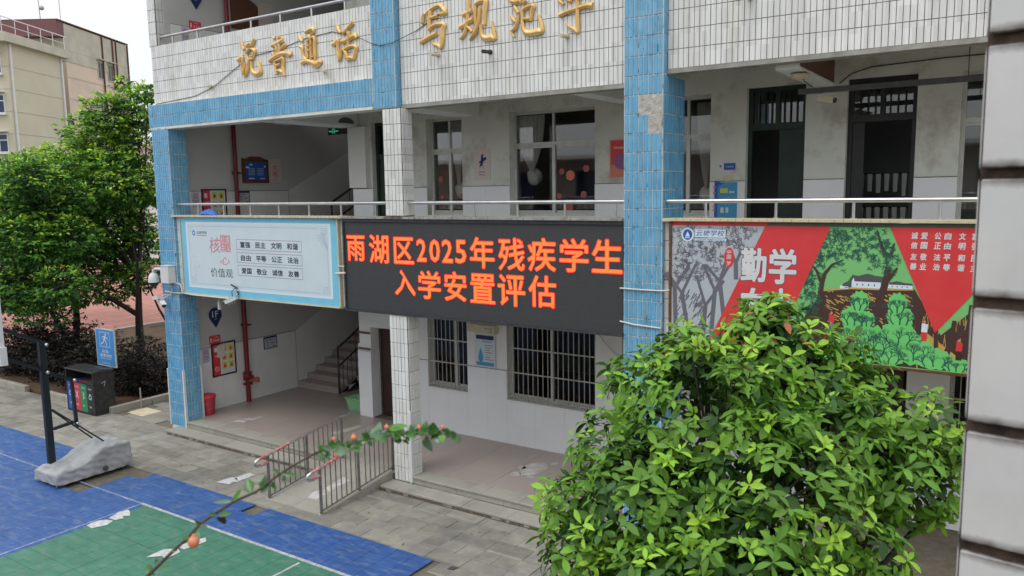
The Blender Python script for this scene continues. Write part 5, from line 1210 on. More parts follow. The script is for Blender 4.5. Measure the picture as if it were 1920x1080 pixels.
# curtains
def curtain(name, label, x0, x1, z0, z1, zk, xk, y=2.525, seed=1):
    o = thing(name, label, 'curtain', (xk, y, z0), 'tied curtains'); rc = random.Random(seed)
    q = MB(); nx, nz = 120, 16; P = []
    for j in range(nz+1):
        t_ = j/nz; z = z1+(zk-z1)*t_; sq = (1-t_**2.2*.88)
        for i in range(nx+1):
            s_ = i/nx; x = xk+(x0+(x1-x0)*s_-xk)*sq
            P.append((x, y+.030*math.sin(s_*50+.6*math.sin(s_*9))*(1-.4*t_)+.012*math.sin(s_*17+1), z))
    q.add(P, [(j*(nx+1)+i, j*(nx+1)+i+1, (j+1)*(nx+1)+i+1, (j+1)*(nx+1)+i) for j in range(nz) for i in range(nx)], 0, True); q.build('drape', M['curtain'], o)
    q = MB(); c = Vector((xk, y+.075, zk-.09)); n, m_ = 20, 12
    vs = []
    for i in range(m_+1):
        ph = -math.pi/2+math.pi*i/m_
        for k_ in range(n): a = 6.283*k_/n; r_ = .14*(1+.14*math.sin(a*5+ph*3)); vs.append((c.x+r_*math.cos(ph)*math.cos(a), c.y+.7*r_*math.cos(ph)*math.sin(a), c.z+r_*math.sin(ph)))
    q.add(vs, [(i*n+k_, i*n+(k_+1) % n, (i+1)*n+(k_+1) % n, (i+1)*n+k_) for i in range(m_) for k_ in range(n)], 0, True); q.build('knot', M['curtain'], o)
curtain('curtain', 'pale curtain tied in a low knot in the large second floor window', -7.84, -7.22, 0, 6.2, 5.22, -7.50, seed=2)
curtain('curtain', 'pale tied curtain at the right of the narrow window beside the white column', -9.30, -9.03, 4.5, 6.2, 5.0, -9.13, seed=3)
curtain('curtain', 'pale tied curtain in the window right of the blue column', -4.45, -4.20, 4.5, 6.2, 4.85, -4.28, seed=4)
# paper decorations on the panes
for k_, (x, z, r_) in enumerate(((-6.66, 5.13, .085), (-6.35, 5.24, .06), (-6.83, 5.20, .055), (-6.88, 4.78, .05), (-6.40, 4.80, .06), (-6.68, 4.58, .075), (-9.50, 5.12, .06), (-9.47, 4.78, .045), (-8.98, 4.80, .06))):
    q = MB(); n = 20
    q.prism([(x+r_*(1+.05*math.cos(8*a))*math.cos(a), z+r_*(1+.05*math.cos(8*a))*math.sin(a)) for a in [6.283*i/n for i in range(n)]], (0, 2.418, 0), (1, 0, 0), (0, 0, 1), .003, 0)
    o = q.build('paper_cutout', M['cut_dull'] if k_ != 0 else M['p_orange'])
    for rr_ in (.75, .45):
        q = MB(); m_ = 16
        for i in range(m_): a, c = 6.283*i/m_, 6.283*(i+.6)/m_; lines(q, [(x+r_*rr_*math.cos(a), z+r_*rr_*math.sin(a)), (x+r_*rr_*math.cos(c), z+r_*rr_*math.sin(c))], r_*.14, 0, fac(2.4135))
        q.build('cut_pattern', M['p_red'], o)
    where = ('round paper flower at the centre of the large window pane', 'small round paper flower at the right of the large pane', 'pale round paper flower left of the central one', 'round paper lantern low in the large pane at its left', 'round paper lantern low in the large pane at its right', 'round paper flower just under the handrail in the large window', 'red round paper cutting on the narrow window', 'orange paper cutting low on the narrow window', 'orange paper cutting under the curtain of the narrow window')[k_]
    tag(o, where, 'paper decoration', 'paper decorations on the window panes')

# ================================================================== CAMERAS AND CABLES
def bullet(label, a, b_, mount, r_=.035, w=True):
    o = thing('security_camera', label, 'camera', a, 'bullet security cameras'); a, b_ = Vector(a), Vector(b_)
    q = MB(); q.bar(a, b_, r_*2, r_*1.8); q.bar(a+Vector((0, 0, r_)), b_+(b_-a)*.18+Vector((0, 0, r_)), r_*2.2, .008); q.build('body', M['white_plastic'] if w else M['cream'], o)
    q = MB(); d = (b_-a).normalized(); q.tube([b_-d*.001, b_+d*.012], r_*.85, 12); q.build('lens', M['black_metal'], o)
    q = MB(); q.tube([mount, (Vector(mount)+a)/2+Vector((0, 0, .02)), a+(b_-a)*.3], .011, 6); q.tube([mount, Vector(mount)+Vector((0, .01, 0))], .035, 10); q.build('bracket', M['white_plastic'], o); return o
bullet('white box camera pointing right on the blue column under the dome camera', (-14.93, -.12, 2.74), (-14.70, -.20, 2.66), (-14.80, .0, 2.84), .045)
bullet('small white camera at the left edge of the blue column', (-14.85, -.2, 2.83), (-15.08, -.16, 2.79), (-14.78, .0, 2.86), .04)
bullet('white camera hanging from cables at the lower edge of the values board', (-12.55, -.06, 2.95), (-12.78, -.14, 2.85), (-12.6, .02, 3.02), .04)
bullet('small dark faced camera under the slab above the floor sign', (-13.12, .30, 2.82), (-13.16, .15, 2.77), (-13.10, .32, 2.975), .05, False)
bullet('old cream camera hanging from the ceiling rod over the right corridor', (-2.34, 1.2, 6.00), (-2.14, 1.12, 5.95), (-2.25, 1.2, 6.06), .04, False)
q = MB(); q.tube([(-13.45, .2, 2.97), (-13.42, .18, 2.85), (-13.44, .2, 2.72)], .012, 6); q.box(-13.46, -13.41, .17, .22, 2.62, 2.78); solo('junction_stub', q, M['white_plastic'], 'short white conduit end hanging under the left end of the values board', 'conduit')
o = thing('dome_camera', 'white dome security camera on a bent arm beside the blue column', 'camera', (-15.05, -.15, 3.1))
q = MB(); q.tube([(-14.75, -.10, 3.40), (-15.02, -.13, 3.40), (-15.08, -.135, 3.37), (-15.09, -.14, 3.30)], .028, 10); q.build('arm', M['white_plastic'], o)
q = MB(); q.tube([(-15.09, -.14, 3.31), (-15.09, -.14, 3.27), (-15.09, -.14, 3.18), (-15.09, -.14, 3.12)], [.05, .085, .108, .11], 18); q.build('housing', M['white_plastic'], o)
q = MB(); q.sphere((-15.09, -.14, 3.115), .095, 16, 8, 0, 1.0, -1.0, 0.0); q.build('dome', M['black_metal'], o)
o = thing('equipment_box', 'white metal equipment box mounted on the blue column beside the dome camera', 'box', (-14.6, -.1, 3.1))
q = MB(); q.bbox(-14.80, -14.53, -.17, .005, 3.12, 3.47, .006); q.build('body', M['white_plastic'], o); q = MB(); q.box(-14.82, -14.51, -.18, .006, 3.471, 3.482); q.build('lid', M['white_plastic'], o)
q = MB(); q.tube([(-14.55, -.02, 3.1), (-14.4, -.03, 3.12), (-14.33, -.03, 3.08), (-14.31, -.03, 2.93), (-14.0, -.01, 2.905), (-12.8, -.01, 2.90)], .012, 6); q.tube([(-14.7, -.02, 3.12), (-14.66, -.03, 2.95), (-14.72, -.05, 2.8)], .007, 5); q.tube([(-14.9, -.02, 2.93), (-14.6, -.02, 2.91), (-14.35, -.02, 2.92)], .014, 6)
solo('white_cable', q, M['cable_w'], 'white cables running from the equipment box along the bottom of the values board', 'cable')
q = MB(); q.tube([(-12.72, -.02, 3.16), (-12.60, -.04, 3.13), (-12.70, -.05, 3.05), (-12.66, -.07, 2.96)], .009, 6); q.tube([(-12.60, -.04, 3.13), (-12.55, -.04, 3.05), (-12.54, -.03, 2.95)], .006, 6); q.tube([(-12.75, -.02, 3.18), (-12.55, -.03, 3.12)], .014, 6)
solo('cable_loop', q, M['cable_k'], 'dark cable loop over the bottom edge of the values board', 'cable')
q = MB(); q.tube([(-4.56, -.012, 3.56), (-4.25, -.018, 3.555), (-3.97, -.012, 3.555), (-3.86, .0, 3.57)], .012, 6); solo('cable_tie', q, M['cable_w'], 'upper white cable strapped across the tall blue column', 'cable'); q = MB(); q.tube([(-4.56, -.012, 3.11), (-4.35, -.018, 3.08), (-3.97, -.012, 3.06)], .012, 6); solo('cable_tie', q, M['cable_w'], 'lower white cable strapped across the tall blue column', 'cable'); q = MB()
q.tube([(-6.15, 2.2, 2.62), (-5.9, 2.2, 2.3), (-5.6, 2.2, 2.05), (-5.5, 2.18, 1.98), (-5.2, 1.6, 2.2), (-4.6, 0.5, 2.4)], .010, 6); solo('loose_cable', q, M['cable_w'], 'loose white cable hanging from the LED board towards the blue column', 'cable'); q = MB(); q.tube([(-9.90, -.03, 3.52), (-9.68, -.03, 3.54)], .018, 8); q.tube([(-9.86, -.02, 3.65), (-9.7, -.02, 3.65)], .010, 8)
solo('conduit_stub', q, M['cable_w'], 'short white conduits between the values board and the LED board', 'conduit')
q = MB(); q.tube([(-2.45, .66, 6.27), (-2.6, 1.5, 6.26), (-2.65, 2.2, 6.26)], .006, 5); q.tube([(-2.30, 2.2, 6.28), (-2.15, 2.22, 6.40), (-1.9, 2.23, 6.47), (-1.0, 2.23, 6.50), (0.5, 2.23, 6.5)], .009, 6); solo('ceiling_cable', q, M['cable_k'], 'dark cable running along the top of the right corridor wall', 'cable')

# ================================================================== RAMP HANDRAILS
def ramp_rail(x, label):
    o = thing('ramp_handrail', label, 'handrail', (x, -1.57, 0), 'steel handrails of the ramp')
    def zr(y): return max(0, .19*(y+1.62)/1.64)
    y0, y1 = -1.57, 0.06
    q = MB(); top = [(x, y1+.22, zr(y1)+.77), (x, y1, zr(y1)+.76), (x, y0, zr(y0)+.74), (x, y0-.17, .715), (x, y0-.24, .69), (x, y0-.25, .65), (x, y0-.22, .615), (x, y0-.14, .60), (x, y0, .63)]
    q.tube(top[:3], .020, 10); q.build('top_rail', M['steel'], o)
    q = MB(); q.tube([(x, y0+.45, zr(y0+.45)+.745), (x, y0, .74), (x, y0-.17, .715)], .024, 10); q.tube([(x, y0-.14, .60), (x, y0, .63)], .024, 10); q.build('red_grip', mat('faded_red', (.50, .13, .13), (.55, .34, .32), 14, .5, ramp=(.42, .62)), o)
    q = MB(); q.tube(top[3:8], .0235, 10); q.build('end_bend', M['steel'], o)
    q = MB(); q.tube([(x, y1, zr(y1)+.06), (x, y0+.02, zr(y0)+.05)], .012, 8); q.build('lower_rail', M['rail_grey'], o)
    for y in (y0, -.75, y1): q = MB(); q.tube([(x, y, 0.0 if x > -9 else zr(y)-.02), (x, y, zr(y)+.745)], .024, 10); q.build('post', M['rail_grey'], o)
    for i in range(14):
        y = y0+(y1-y0)*(i+1)/15
        if abs(y+.75) < .05: continue
        q = MB(); q.tube([(x, y, zr(y)+.055), (x, y, zr(y)+.745)], .010, 8); q.build('baluster', M['rail_grey'], o)
ramp_rail(-8.83, 'near steel ramp handrail with red gripped end, beside the white column'); ramp_rail(-10.02, 'far steel ramp handrail with red gripped end, beside the steps')

# ================================================================== PAINTED FLOOR MARKS
def mark(label, polys, z, mm, rot=None):
    q = MB()
    for p in polys: q.prism(p, (0, 0, z), (1, 0, 0), (0, 1, 0), .0015)
    tag(q.build('floor_mark', mm), label, 'floor marking')
mark('white painted arrow on the grey paving in front of the ramp', [[(-11.42, -1.56), (-11.13, -1.50), (-11.17, -1.40), (-11.10, -1.34), (-11.33, -1.22), (-11.40, -1.30)], [(-11.30, -1.27), (-11.12, -1.33), (-11.12, -.98), (-11.30, -.96)]], .004, M['white_paint'])
mark('white worn footprint marks on the corner of the green court', [[(-11.53, -3.72), (-11.36, -3.74), (-11.28, -3.55), (-11.34, -3.42), (-11.48, -3.45), (-11.56, -3.55)], [(-11.50, -3.40), (-11.34, -3.38), (-11.30, -3.28), (-11.40, -3.24), (-11.30, -3.18), (-11.42, -3.10), (-11.56, -3.05), (-11.58, -3.2)]], .022, M['white_paint'])
mark('white arrow marking on the green court beside the foreground bud', [[(-9.78, -3.86), (-9.62, -3.72), (-9.50, -3.76), (-9.52, -3.52), (-9.66, -3.46), (-9.80, -3.6)], [(-9.72, -3.44), (-9.54, -3.44), (-9.50, -3.12), (-9.62, -3.04), (-9.68, -3.18)]], .022, M['white_paint'])
mark('faded white mark on the terrazzo near the top of the steps', [[(-13.66, .50), (-13.40, .55), (-13.42, .68), (-13.66, .66)], [(-13.62, .72), (-13.36, .78), (-13.38, .90), (-13.58, .86)], [(-13.50, .95), (-13.36, .95), (-13.40, 1.08), (-13.52, 1.05)]], .2015, M['faded_paint'])
mark('white arrow marking on the terrazzo at the head of the ramp', [[(-11.32, .95), (-11.10, 1.0), (-11.08, 1.18), (-11.30, 1.15)], [(-11.26, 1.2), (-11.06, 1.15), (-11.04, 1.62), (-11.18, 1.66)]], .2015, M['faded_paint'])
mark('white turtle shaped mark on the terrazzo near the bush', [[(-6.80+.20*math.cos(a)*(1+.06*math.sin(3*a)), 1.32+.34*math.sin(a)) for a in th_], [(-6.93+.09*math.cos(a), .96+.10*math.sin(a)) for a in th_], [(-7.0+.07*math.cos(a), 1.28+.07*math.sin(a)) for a in th_], [(-6.62+.06*math.cos(a), 1.72+.09*math.sin(a)) for a in th_], [(-6.64+.06*math.cos(a), .98+.05*math.sin(a)) for a in th_]], .2015, M['faded_paint'])
q = MB()
def rz_(y): return slope_z(y)+.002
for p in ([(-9.46, -1.30), (-9.24, -1.28), (-9.28, -1.14), (-9.22, -1.06), (-9.40, -.98), (-9.50, -1.1)], [(-9.42, -.95), (-9.26, -1.0), (-9.24, -.55), (-9.44, -.50)]): q.add([(x, y, rz_(y)) for x, y in p], [tuple(range(len(p)))])
tag(q.build('floor_mark', M['faded_paint']), 'faded white arrow painted on the ramp between the handrails', 'floor marking')
q = MB(); q.bbox(-16.95, -16.35, .15, .62, -.01, .012, .004); solo('manhole_cover', q, M['cream'], 'pale rectangular access cover in the paving left of the blue column', 'manhole cover')
q = MB(); q.prism([(-6.1, -1.95), (-6.02, -1.93), (-6.0, -1.85), (-6.09, -1.86)], (0, 0, 0.001), (1, 0, 0), (0, 1, 0), .01); solo('litter', q, M['dark_metal'], 'small dark square scrap lying on the paving', 'litter')

# ================================================================== BASKETBALL STAND
BH = thing('basketball_stand', 'portable basketball stand with a dark green post and a grey tarpaulin over its base', 'basketball hoop', (-14.0, -2.6, 0))
q = MB()
# tarpaulin: sagging cover over the weight box
st_ = [(-3.22, .20, .30), (-3.00, .24, .36), (-2.75, .26, .36), (-2.45, .36, .40), (-2.20, .52, .42), (-1.98, .58, .43), (-1.60, .62, .43), (-1.36, .60, .42), (-1.30, .50, .41)]
# cross sections running across x, footprint x -14.35..-13.45
key = [(-3.19, .07), (-3.195, .25), (-3.12, .275), (-2.80, .285), (-2.62, .36), (-2.40, .49), (-2.28, .52), (-2.00, .51), (-1.88, .50), (-1.85, .46), (-1.845, .07)]
rows = []
for (ya, ha), (yb, hb) in zip(key[:-1], key[1:]):
    m_ = max(1, int(math.hypot(yb-ya, hb-ha)/.03)); rows += [(ya+(yb-ya)*k2/m_, ha+(hb-ha)*k2/m_) for k2 in range(m_)]
rows.append(key[-1]); rings = []
x0, x1, zb = -14.14, -13.44, .06
for (y, h) in rows:
    pr_ = [(x0-.015, zb), (x0, h-.03), (x0+.03, h), (x1-.03, h), (x1, h-.03), (x1+.015, zb)]; out_ = []
    for (ax_, az), (bx_, bz) in zip(pr_[:-1], pr_[1:]):
        m_ = max(1, int(math.hypot(bx_-ax_, bz-az)/.03)) if h > .1 else 12
        m_ = 12 if abs(bz-az) > .035 or (abs(bx_-ax_) < .02) else (16 if abs(bx_-ax_) > .2 else 2)
        out_ += [(ax_+(bx_-ax_)*k2/m_, az+(bz-az)*k2/m_) for k2 in range(m_)]
    out_.append(pr_[-1])
    rings.append([(x+.007*math.sin(y*31+z*40)+.006*math.sin(z*55+y*9)*(z < h-.02), y+.006*math.sin(x*23+z*47), z+(.010*math.sin(x*19+y*27)+.006*math.sin(x*41-y*13)-.010*math.sin(math.pi*min(1, max(0, (x-x0)/(x1-x0)))))*(z > .1)) for x, z in out_])
L_ = min(len(r_) for r_ in rings); rings = [r_ if len(r_) == L_ else [r_[int(k2*(len(r_)-1)/(L_-1))] for k2 in range(L_)] for r_ in rings]
k_ = L_; q.add([p for r_ in rings for p in r_], [(i*k_+j, (i+1)*k_+j, (i+1)*k_+j+1, i*k_+j+1) for i in range(len(rings)-1) for j in range(k_-1)], 0, True)
cov = q.build('cover', M['tarp'], BH)
q = MB(); q.bbox(-14.10, -13.48, -3.14, -1.90, .03, .12, .01); q.build('chassis', M['rust'], BH)
q = MB()
for x, y in ((-13.50, -3.05), (-14.08, -3.05), (-13.5, -2.0), (-14.08, -2.0)): q.tube([(x-.02, y, .03), (x+.02, y, .03)], .03, 10)
q.tube([(-13.44, -2.35, .13), (-13.405, -2.35, .13)], .045, 14); q.build('wheel', M['dark_metal'], BH)
q = MB(); q.bbox(-14.15, -14.055, -2.97, -2.86, .2, 2.44, .008); q.build('post', M['pole_green'], BH)
q = MB()
for dx in (-.065, .075):
    q.bar((-14.13+dx, -2.86, 2.40), (-14.13+dx, -3.9, 2.95), .028, .05)
    q.bar((-14.13+dx, -2.45, 1.66), (-14.13+dx, -3.9, 2.48), .028, .05)
q.build('arm', M['pole_green'], BH)
q = MB(); q.bar((-14.13, -2.45, 1.66), (-14.13, -2.42, .78), .05, .05); q.bar((-14.13, -2.82, .86), (-14.13, -2.42, .90), .05, .05)
for dx in (-.12, .10): q.tube([(-14.13+dx*.4, -2.84, 1.22), (-14.13+dx*3.5 if dx > 0 else -14.2, -2.12, .48)], .014, 8)
q.build('strut', M['black_metal'], BH)
q = MB()
for p in ((-14.0, -2.88, 2.38), (-14.0, -2.9, 1.90), (-14.0, -2.46, 1.67), (-14.08, -2.43, .86)): q.sphere(p, .032, 10, 6)
q.build('bolt', M['steel'], BH)
q = MB(); q.box(-15.0, -13.22, -3.93, -3.90, 2.36, 3.38); q.build('backboard', M['glass'], BH)
q = MB()
for a in ((-15.02, -13.20, 3.36, 3.42), (-15.02, -13.20, 2.33, 2.39)): q.box(a[0], a[1], -3.95, -3.88, a[2], a[3])
q.box(-15.02, -14.96, -3.95, -3.88, 2.39, 3.36); q.box(-13.26, -13.20, -3.95, -3.88, 2.39, 3.36); q.box(-13.30, -13.16, -3.97, -3.87, 2.31, 2.60); q.build('backboard_frame', M['white_plastic'], BH)
q = MB(); n = 24; q.tube([(-14.11+.225*math.cos(6.283*i/n), -4.20+.225*math.sin(6.283*i/n), 2.5) for i in range(n+1)], .01, 6); q.box(-14.2, -14.02, -3.98, -3.951, 2.42, 2.52); q.build('rim', M['p_orange'], BH)

# ================================================================== WASTE SORTING STATION, BLUE SIGN
WS = thing('recycling_station', 'black steel sorting shelter with four bins faced blue, red, green and black', 'waste bins', (-17.8, -.1, 0))
X0, X1b = -18.45, -17.28
q = MB(); q.box(X0, X1b, .05, .08, .03, .98); q.box(X1b-.03, X1b, -.40, .05, .03, .97); q.box(X0, X0+.03, -.40, .05, .03, .97); q.bbox(X0-.015, X1b+.015, -.415, .095, .97, 1.0, .008); q.box(X0, X1b, -.40, .05, .0, .03); q.box(X0, X1b, -.41, -.38, .70, .73); q.build('shelter', M['black_metal'], WS)
q = MB(); q.add([(X0, -.40, 1.0), (X1b, -.40, 1.0), (X1b, -.14, 1.03), (X0, -.14, 1.03), (X1b, .08, 1.0), (X0, .08, 1.0)], [(0, 1, 2, 3), (3, 2, 4, 5), (1, 4, 2), (0, 3, 5)]); q.build('roof', M['black_metal'], WS)
for i, (mm, nm, w_) in enumerate(((M['p_blue'], 'blue_bin', '可回收物'), (mat('bin_face_red', (.50, .05, .07)), 'red_bin', '有害垃圾'), (mat('bin_face_green', (.02, .22, .09)), 'green_bin', '厨余垃圾'), (M['black_metal'], 'black_bin', '其他垃圾'))):
    a = X0+.035+(X1b-X0-.07)*i/4; c = X0+.035+(X1b-X0-.07)*(i+1)/4
    q = MB(); q.bbox(a+.004, c-.004, -.395, .02, .04, .69, .005); bn = q.build(nm, mm, WS)
    q = MB(); f_ = fac(-.3965); text_mb(q, w_, a+.07, c-.07, .58, .62, bold=.006, **f_); text_mb(q, w_[:2], a+.08, c-.10, .16, .21, bold=.01, **f_)
    mx_ = (a+c)/2; n = 3
    if i in (0, 3): 
        for k2 in range(3): t0 = 1.57+2.094*k2; t1 = t0+1.7; lines(q, [(mx_+.06*math.cos(t0), .42+.07*math.sin(t0)), (mx_+.06*math.cos(t1), .42+.07*math.sin(t1))], .022, 0, f_)
    elif i == 1: lines(q, [(mx_-.05, .34), (mx_+.05, .50)], .02, 0, f_); lines(q, [(mx_+.05, .34), (mx_-.05, .50)], .02, 0, f_)
    else: lines(q, [(mx_-.03, .5), (mx_+.03, .47), (mx_-.03, .43), (mx_+.03, .38), (mx_-.03, .34)], .02, 0, f_)
    q.build('symbol', M['p_white'], bn)
q = MB(); f_ = dict(O=(X1b+.0015, 0, 0), U=(0, 1, 0), V=(0, 0, 1)); lines(q, [(-.22, .72), (-.12, .76), (-.16, .64)], .012, 0, f_); q.build('scratch', M['p_grey'], WS)
SG = thing('evacuation_sign', 'blue evacuation sign with a white running figure on a pole behind the waste bins', 'sign', (-17.95, .35, 0))
q = MB(); q.box(-18.37, -17.58, .33, .36, .93, 1.83); q.build('frame', M['alu'], SG)
q = MB(); q.box(-18.34, -17.61, .323, .329, .96, 1.80); q.build('panel', M['sign_blue'], SG)
q = MB(); q.tube([(-17.98, .40, 0), (-17.98, .40, 1.8)], .03, 10); q.build('pole', M['steel_dull'], SG)
q = MB(); f_ = fac(.3215)
lines(q, [(-18.19, 1.40), (-17.77, 1.40), (-17.77, 1.74), (-18.19, 1.74), (-18.19, 1.40)], .012, 0, f_)
q.prism([(-17.93+.028*math.cos(a), 1.69+.028*math.sin(a)) for a in th_], *[f_[k_] for k_ in 'OUV'], 0)
lines(q, [(-17.95, 1.65), (-18.00, 1.56)], .05, 0, f_); lines(q, [(-17.94, 1.64), (-17.88, 1.60), (-17.84, 1.62)], .02, 0, f_); lines(q, [(-17.97, 1.65), (-18.06, 1.63), (-18.08, 1.58)], .02, 0, f_); lines(q, [(-17.99, 1.57), (-17.92, 1.51), (-17.90, 1.43)], .026, 0, f_); lines(q, [(-18.01, 1.57), (-18.05, 1.49), (-18.14, 1.46)], .026, 0, f_)
text_mb(q, '应急', -18.12, -17.84, 1.25, 1.33, bold=.006, **f_); text_mb(q, '避难场所', -18.22, -17.72, 1.15, 1.23, bold=.006, **f_); text_mb(q, 'Emergency Shelter', -18.20, -17.74, 1.10, 1.13, bold=.01, **f_); text_mb(q, '云塘学校', -18.15, -17.8, .99, 1.03, bold=.006, **f_)
q.build('lettering', M['p_white'], SG)
q = MB(); q.tube([(-17.05, .55, 0), (-17.05, .55, .48)], .018, 8); solo('marker_stake', q, M['steel_dull'], 'short pale stake standing in the planting bed beside the waste bins', 'stake')

# ================================================================== NEAR TILED PILLAR (right edge of the view)
NP = thing('tiled_pillar', 'large blurred white tiled pillar with dark stained joints at the right edge', 'pillar', (0.2, -8.0, 3.0))
ang = R(-8.0); ca, sa = math.cos(ang), math.sin(ang)
def npx(u, v, z): return (-0.082+u*ca-v*sa, -7.835+u*sa+v*ca, z)     # u along the face, v into the pillar
q = MB(); vs = [npx(u, v, z) for z in (0.0, 7.5) for u, v in ((-.002, .004), (.62, .004), (.62, .5), (-.002, .5))]
q.add(vs, [(0,3,2,1),(4,5,6,7),(0,1,5,4),(1,2,6,5),(2,3,7,6),(3,0,4,7)]); q.build('core', M['near_grout'], NP)
q = MB(); q.bbox(0, .286, -.010, .004, 0.0, .222, .003); NTM = q.mesh('tile', M['near_tile'])
q = MB(); q.box(0, .004, 0.0, .28, 0, .222); NEM = q.mesh('edge_tile', M['near_tile'])
for j in range(-6, 8):
    z0 = 4.888+.2432*j-.222+random.uniform(-.001, .001)
    for i in range(2): inst('tile', NTM, npx(.003+.30*i, -.002, z0), NP, ang)
    inst('edge_tile', NEM, npx(-.006, .012, z0), NP, ang)

o = thing('towel_rack', 'pale cloths hanging on a rack inside the right hand dark doorway', 'rack', (-1.8, 3.5, 3.58))
q = MB()
for z in (5.05, 4.55): q.tube([(-2.3, 3.5, z), (-1.4, 3.5, z)], .012, 6)
for x in (-2.3, -1.4): q.tube([(x, 3.5, 3.58), (x, 3.5, 5.1)], .015, 6)
q.build('frame', M['black_metal'], o)
for k_ in range(7):
    for z in (5.05, 4.55):
        x = -2.22+.118*k_; q = MB(); h = rr.uniform(.25, .38)
        q.add([(x, 3.485, z), (x+.07, 3.487, z), (x+.065+rr.uniform(-.01, .01), 3.47, z-h), (x+.01, 3.475, z-h), (x, 3.51, z), (x+.07, 3.51, z), (x+.065, 3.52, z-h), (x+.01, 3.52, z-h)], [(0, 1, 2, 3), (4, 7, 6, 5), (0, 4, 5, 1), (0, 3, 7, 4), (1, 5, 6, 2)]); q.build('cloth', M['white_plastic'], o)

# ================================================================== VEGETATION
def frames(n_, rng):
    v = rng.normal(size=(n_, 3)); return v/np.linalg.norm(v, axis=1, keepdims=True)
def leaves(base, direc, normal, length, width, curl, nseg=4, fold=0.25, tmpl='obovate'):
    """numpy leaf blades: base (N,3), direction, approx normal -> verts, quads"""
    N = len(base); d = direc/np.linalg.norm(direc, axis=1, keepdims=True)
    s_ = np.cross(d, normal); s_ /= np.maximum(np.linalg.norm(s_, axis=1, keepdims=True), 1e-6); n_ = np.cross(s_, d)
    ts = np.linspace(0, 1, nseg+1)
    if tmpl == 'obovate': ws = np.array([.08, .62, .98, .92, .10]) if nseg == 4 else np.interp(ts, [0, .3, .65, .9, 1], [.1, .7, 1, .6, .08])
    else: ws = np.interp(ts, [0, .35, .7, 1], [.1, 1, .75, .04])
    V = np.zeros((N, nseg+1, 3, 3))
    for i, t in enumerate(ts):
        c = base + d*(length[:, None]*t) - n_*(curl[:, None]*length[:, None]*t*t)
        w = (width*ws[i]*.5)[:, None]
        V[:, i, 0] = c - s_*w + n_*w*fold; V[:, i, 1] = c; V[:, i, 2] = c + s_*w + n_*w*fold
    V = V.reshape(N, -1, 3); f = []
    for i in range(nseg):
        a = i*3
        f += [(a, a+1, a+4, a+3), (a+1, a+2, a+5, a+4)]
    f = np.array(f); F = (f[None] + (np.arange(N)*V.shape[1])[:, None, None]).reshape(-1, 4)
    return V.reshape(-1, 3), F, 2*nseg

# ---- the bush in front: whorled leaves on many shoots
BLOBS = [(-1.22,-5.10,4.17,.10),(-1.24,-5.10,4.12,.14),(-1.16,-5.2,4.02,.22),(-1.56,-5.42,3.93,.19),(-1.12,-5.27,3.86,.36),(-0.84,-5.07,3.93,.14),(-0.72,-5.02,3.80,.15),(-1.78,-5.60,3.78,.18),(-1.36,-5.68,3.64,.44),(-0.84,-5.37,3.53,.34),(-1.80,-5.89,3.49,.20),(-0.40,-5.08,3.60,.21),(-0.47,-5.26,3.38,.24),(-0.96,-5.84,3.36,.44),(-1.92,-6.12,3.24,.17),(-1.47,-6.05,3.28,.40),(-1.75,-6.27,3.05,.24),(-0.99,-6.15,3.06,.42),(-0.55,-5.62,3.08,.17),(-0.29,-5.17,3.31,.11),(-1.3,-6.36,2.98,.36),(-0.80,-6.05,2.85,.30),(-1.3,-5.9,2.7,.5),(-1.62,-5.72,3.30,.24),(-.62,-5.35,3.72,.13)]
FT = thing('broadleaf_tree', 'large leafy tree with whorled glossy leaves standing in front of the red banner', 'tree', (-1.1, -5.7, 0))
cc = np.array([-1.1, -5.6, 3.3])
sh_p, sh_a, sh_k = [], [], []
for bx_, by_, bz_, br_ in BLOBS:
    n_ = int(1150*br_**1.75)
    v = frames(n_, RNG); rad = br_*(RNG.uniform(.55, 1.0, n_)**.6)*RNG.uniform(.92, 1.14, n_)
    p = np.array([bx_, by_, bz_]) + v*rad[:, None]
    a = v*.75 + np.array([0, 0, .65]) + RNG.normal(size=(n_, 3))*.28
    sh_p.append(p); sh_a.append(a); sh_k.append(rad/br_)
SP, SA, SK = np.concatenate(sh_p), np.concatenate(sh_a), np.concatenate(sh_k)
SA /= np.linalg.norm(SA, axis=1, keepdims=True)
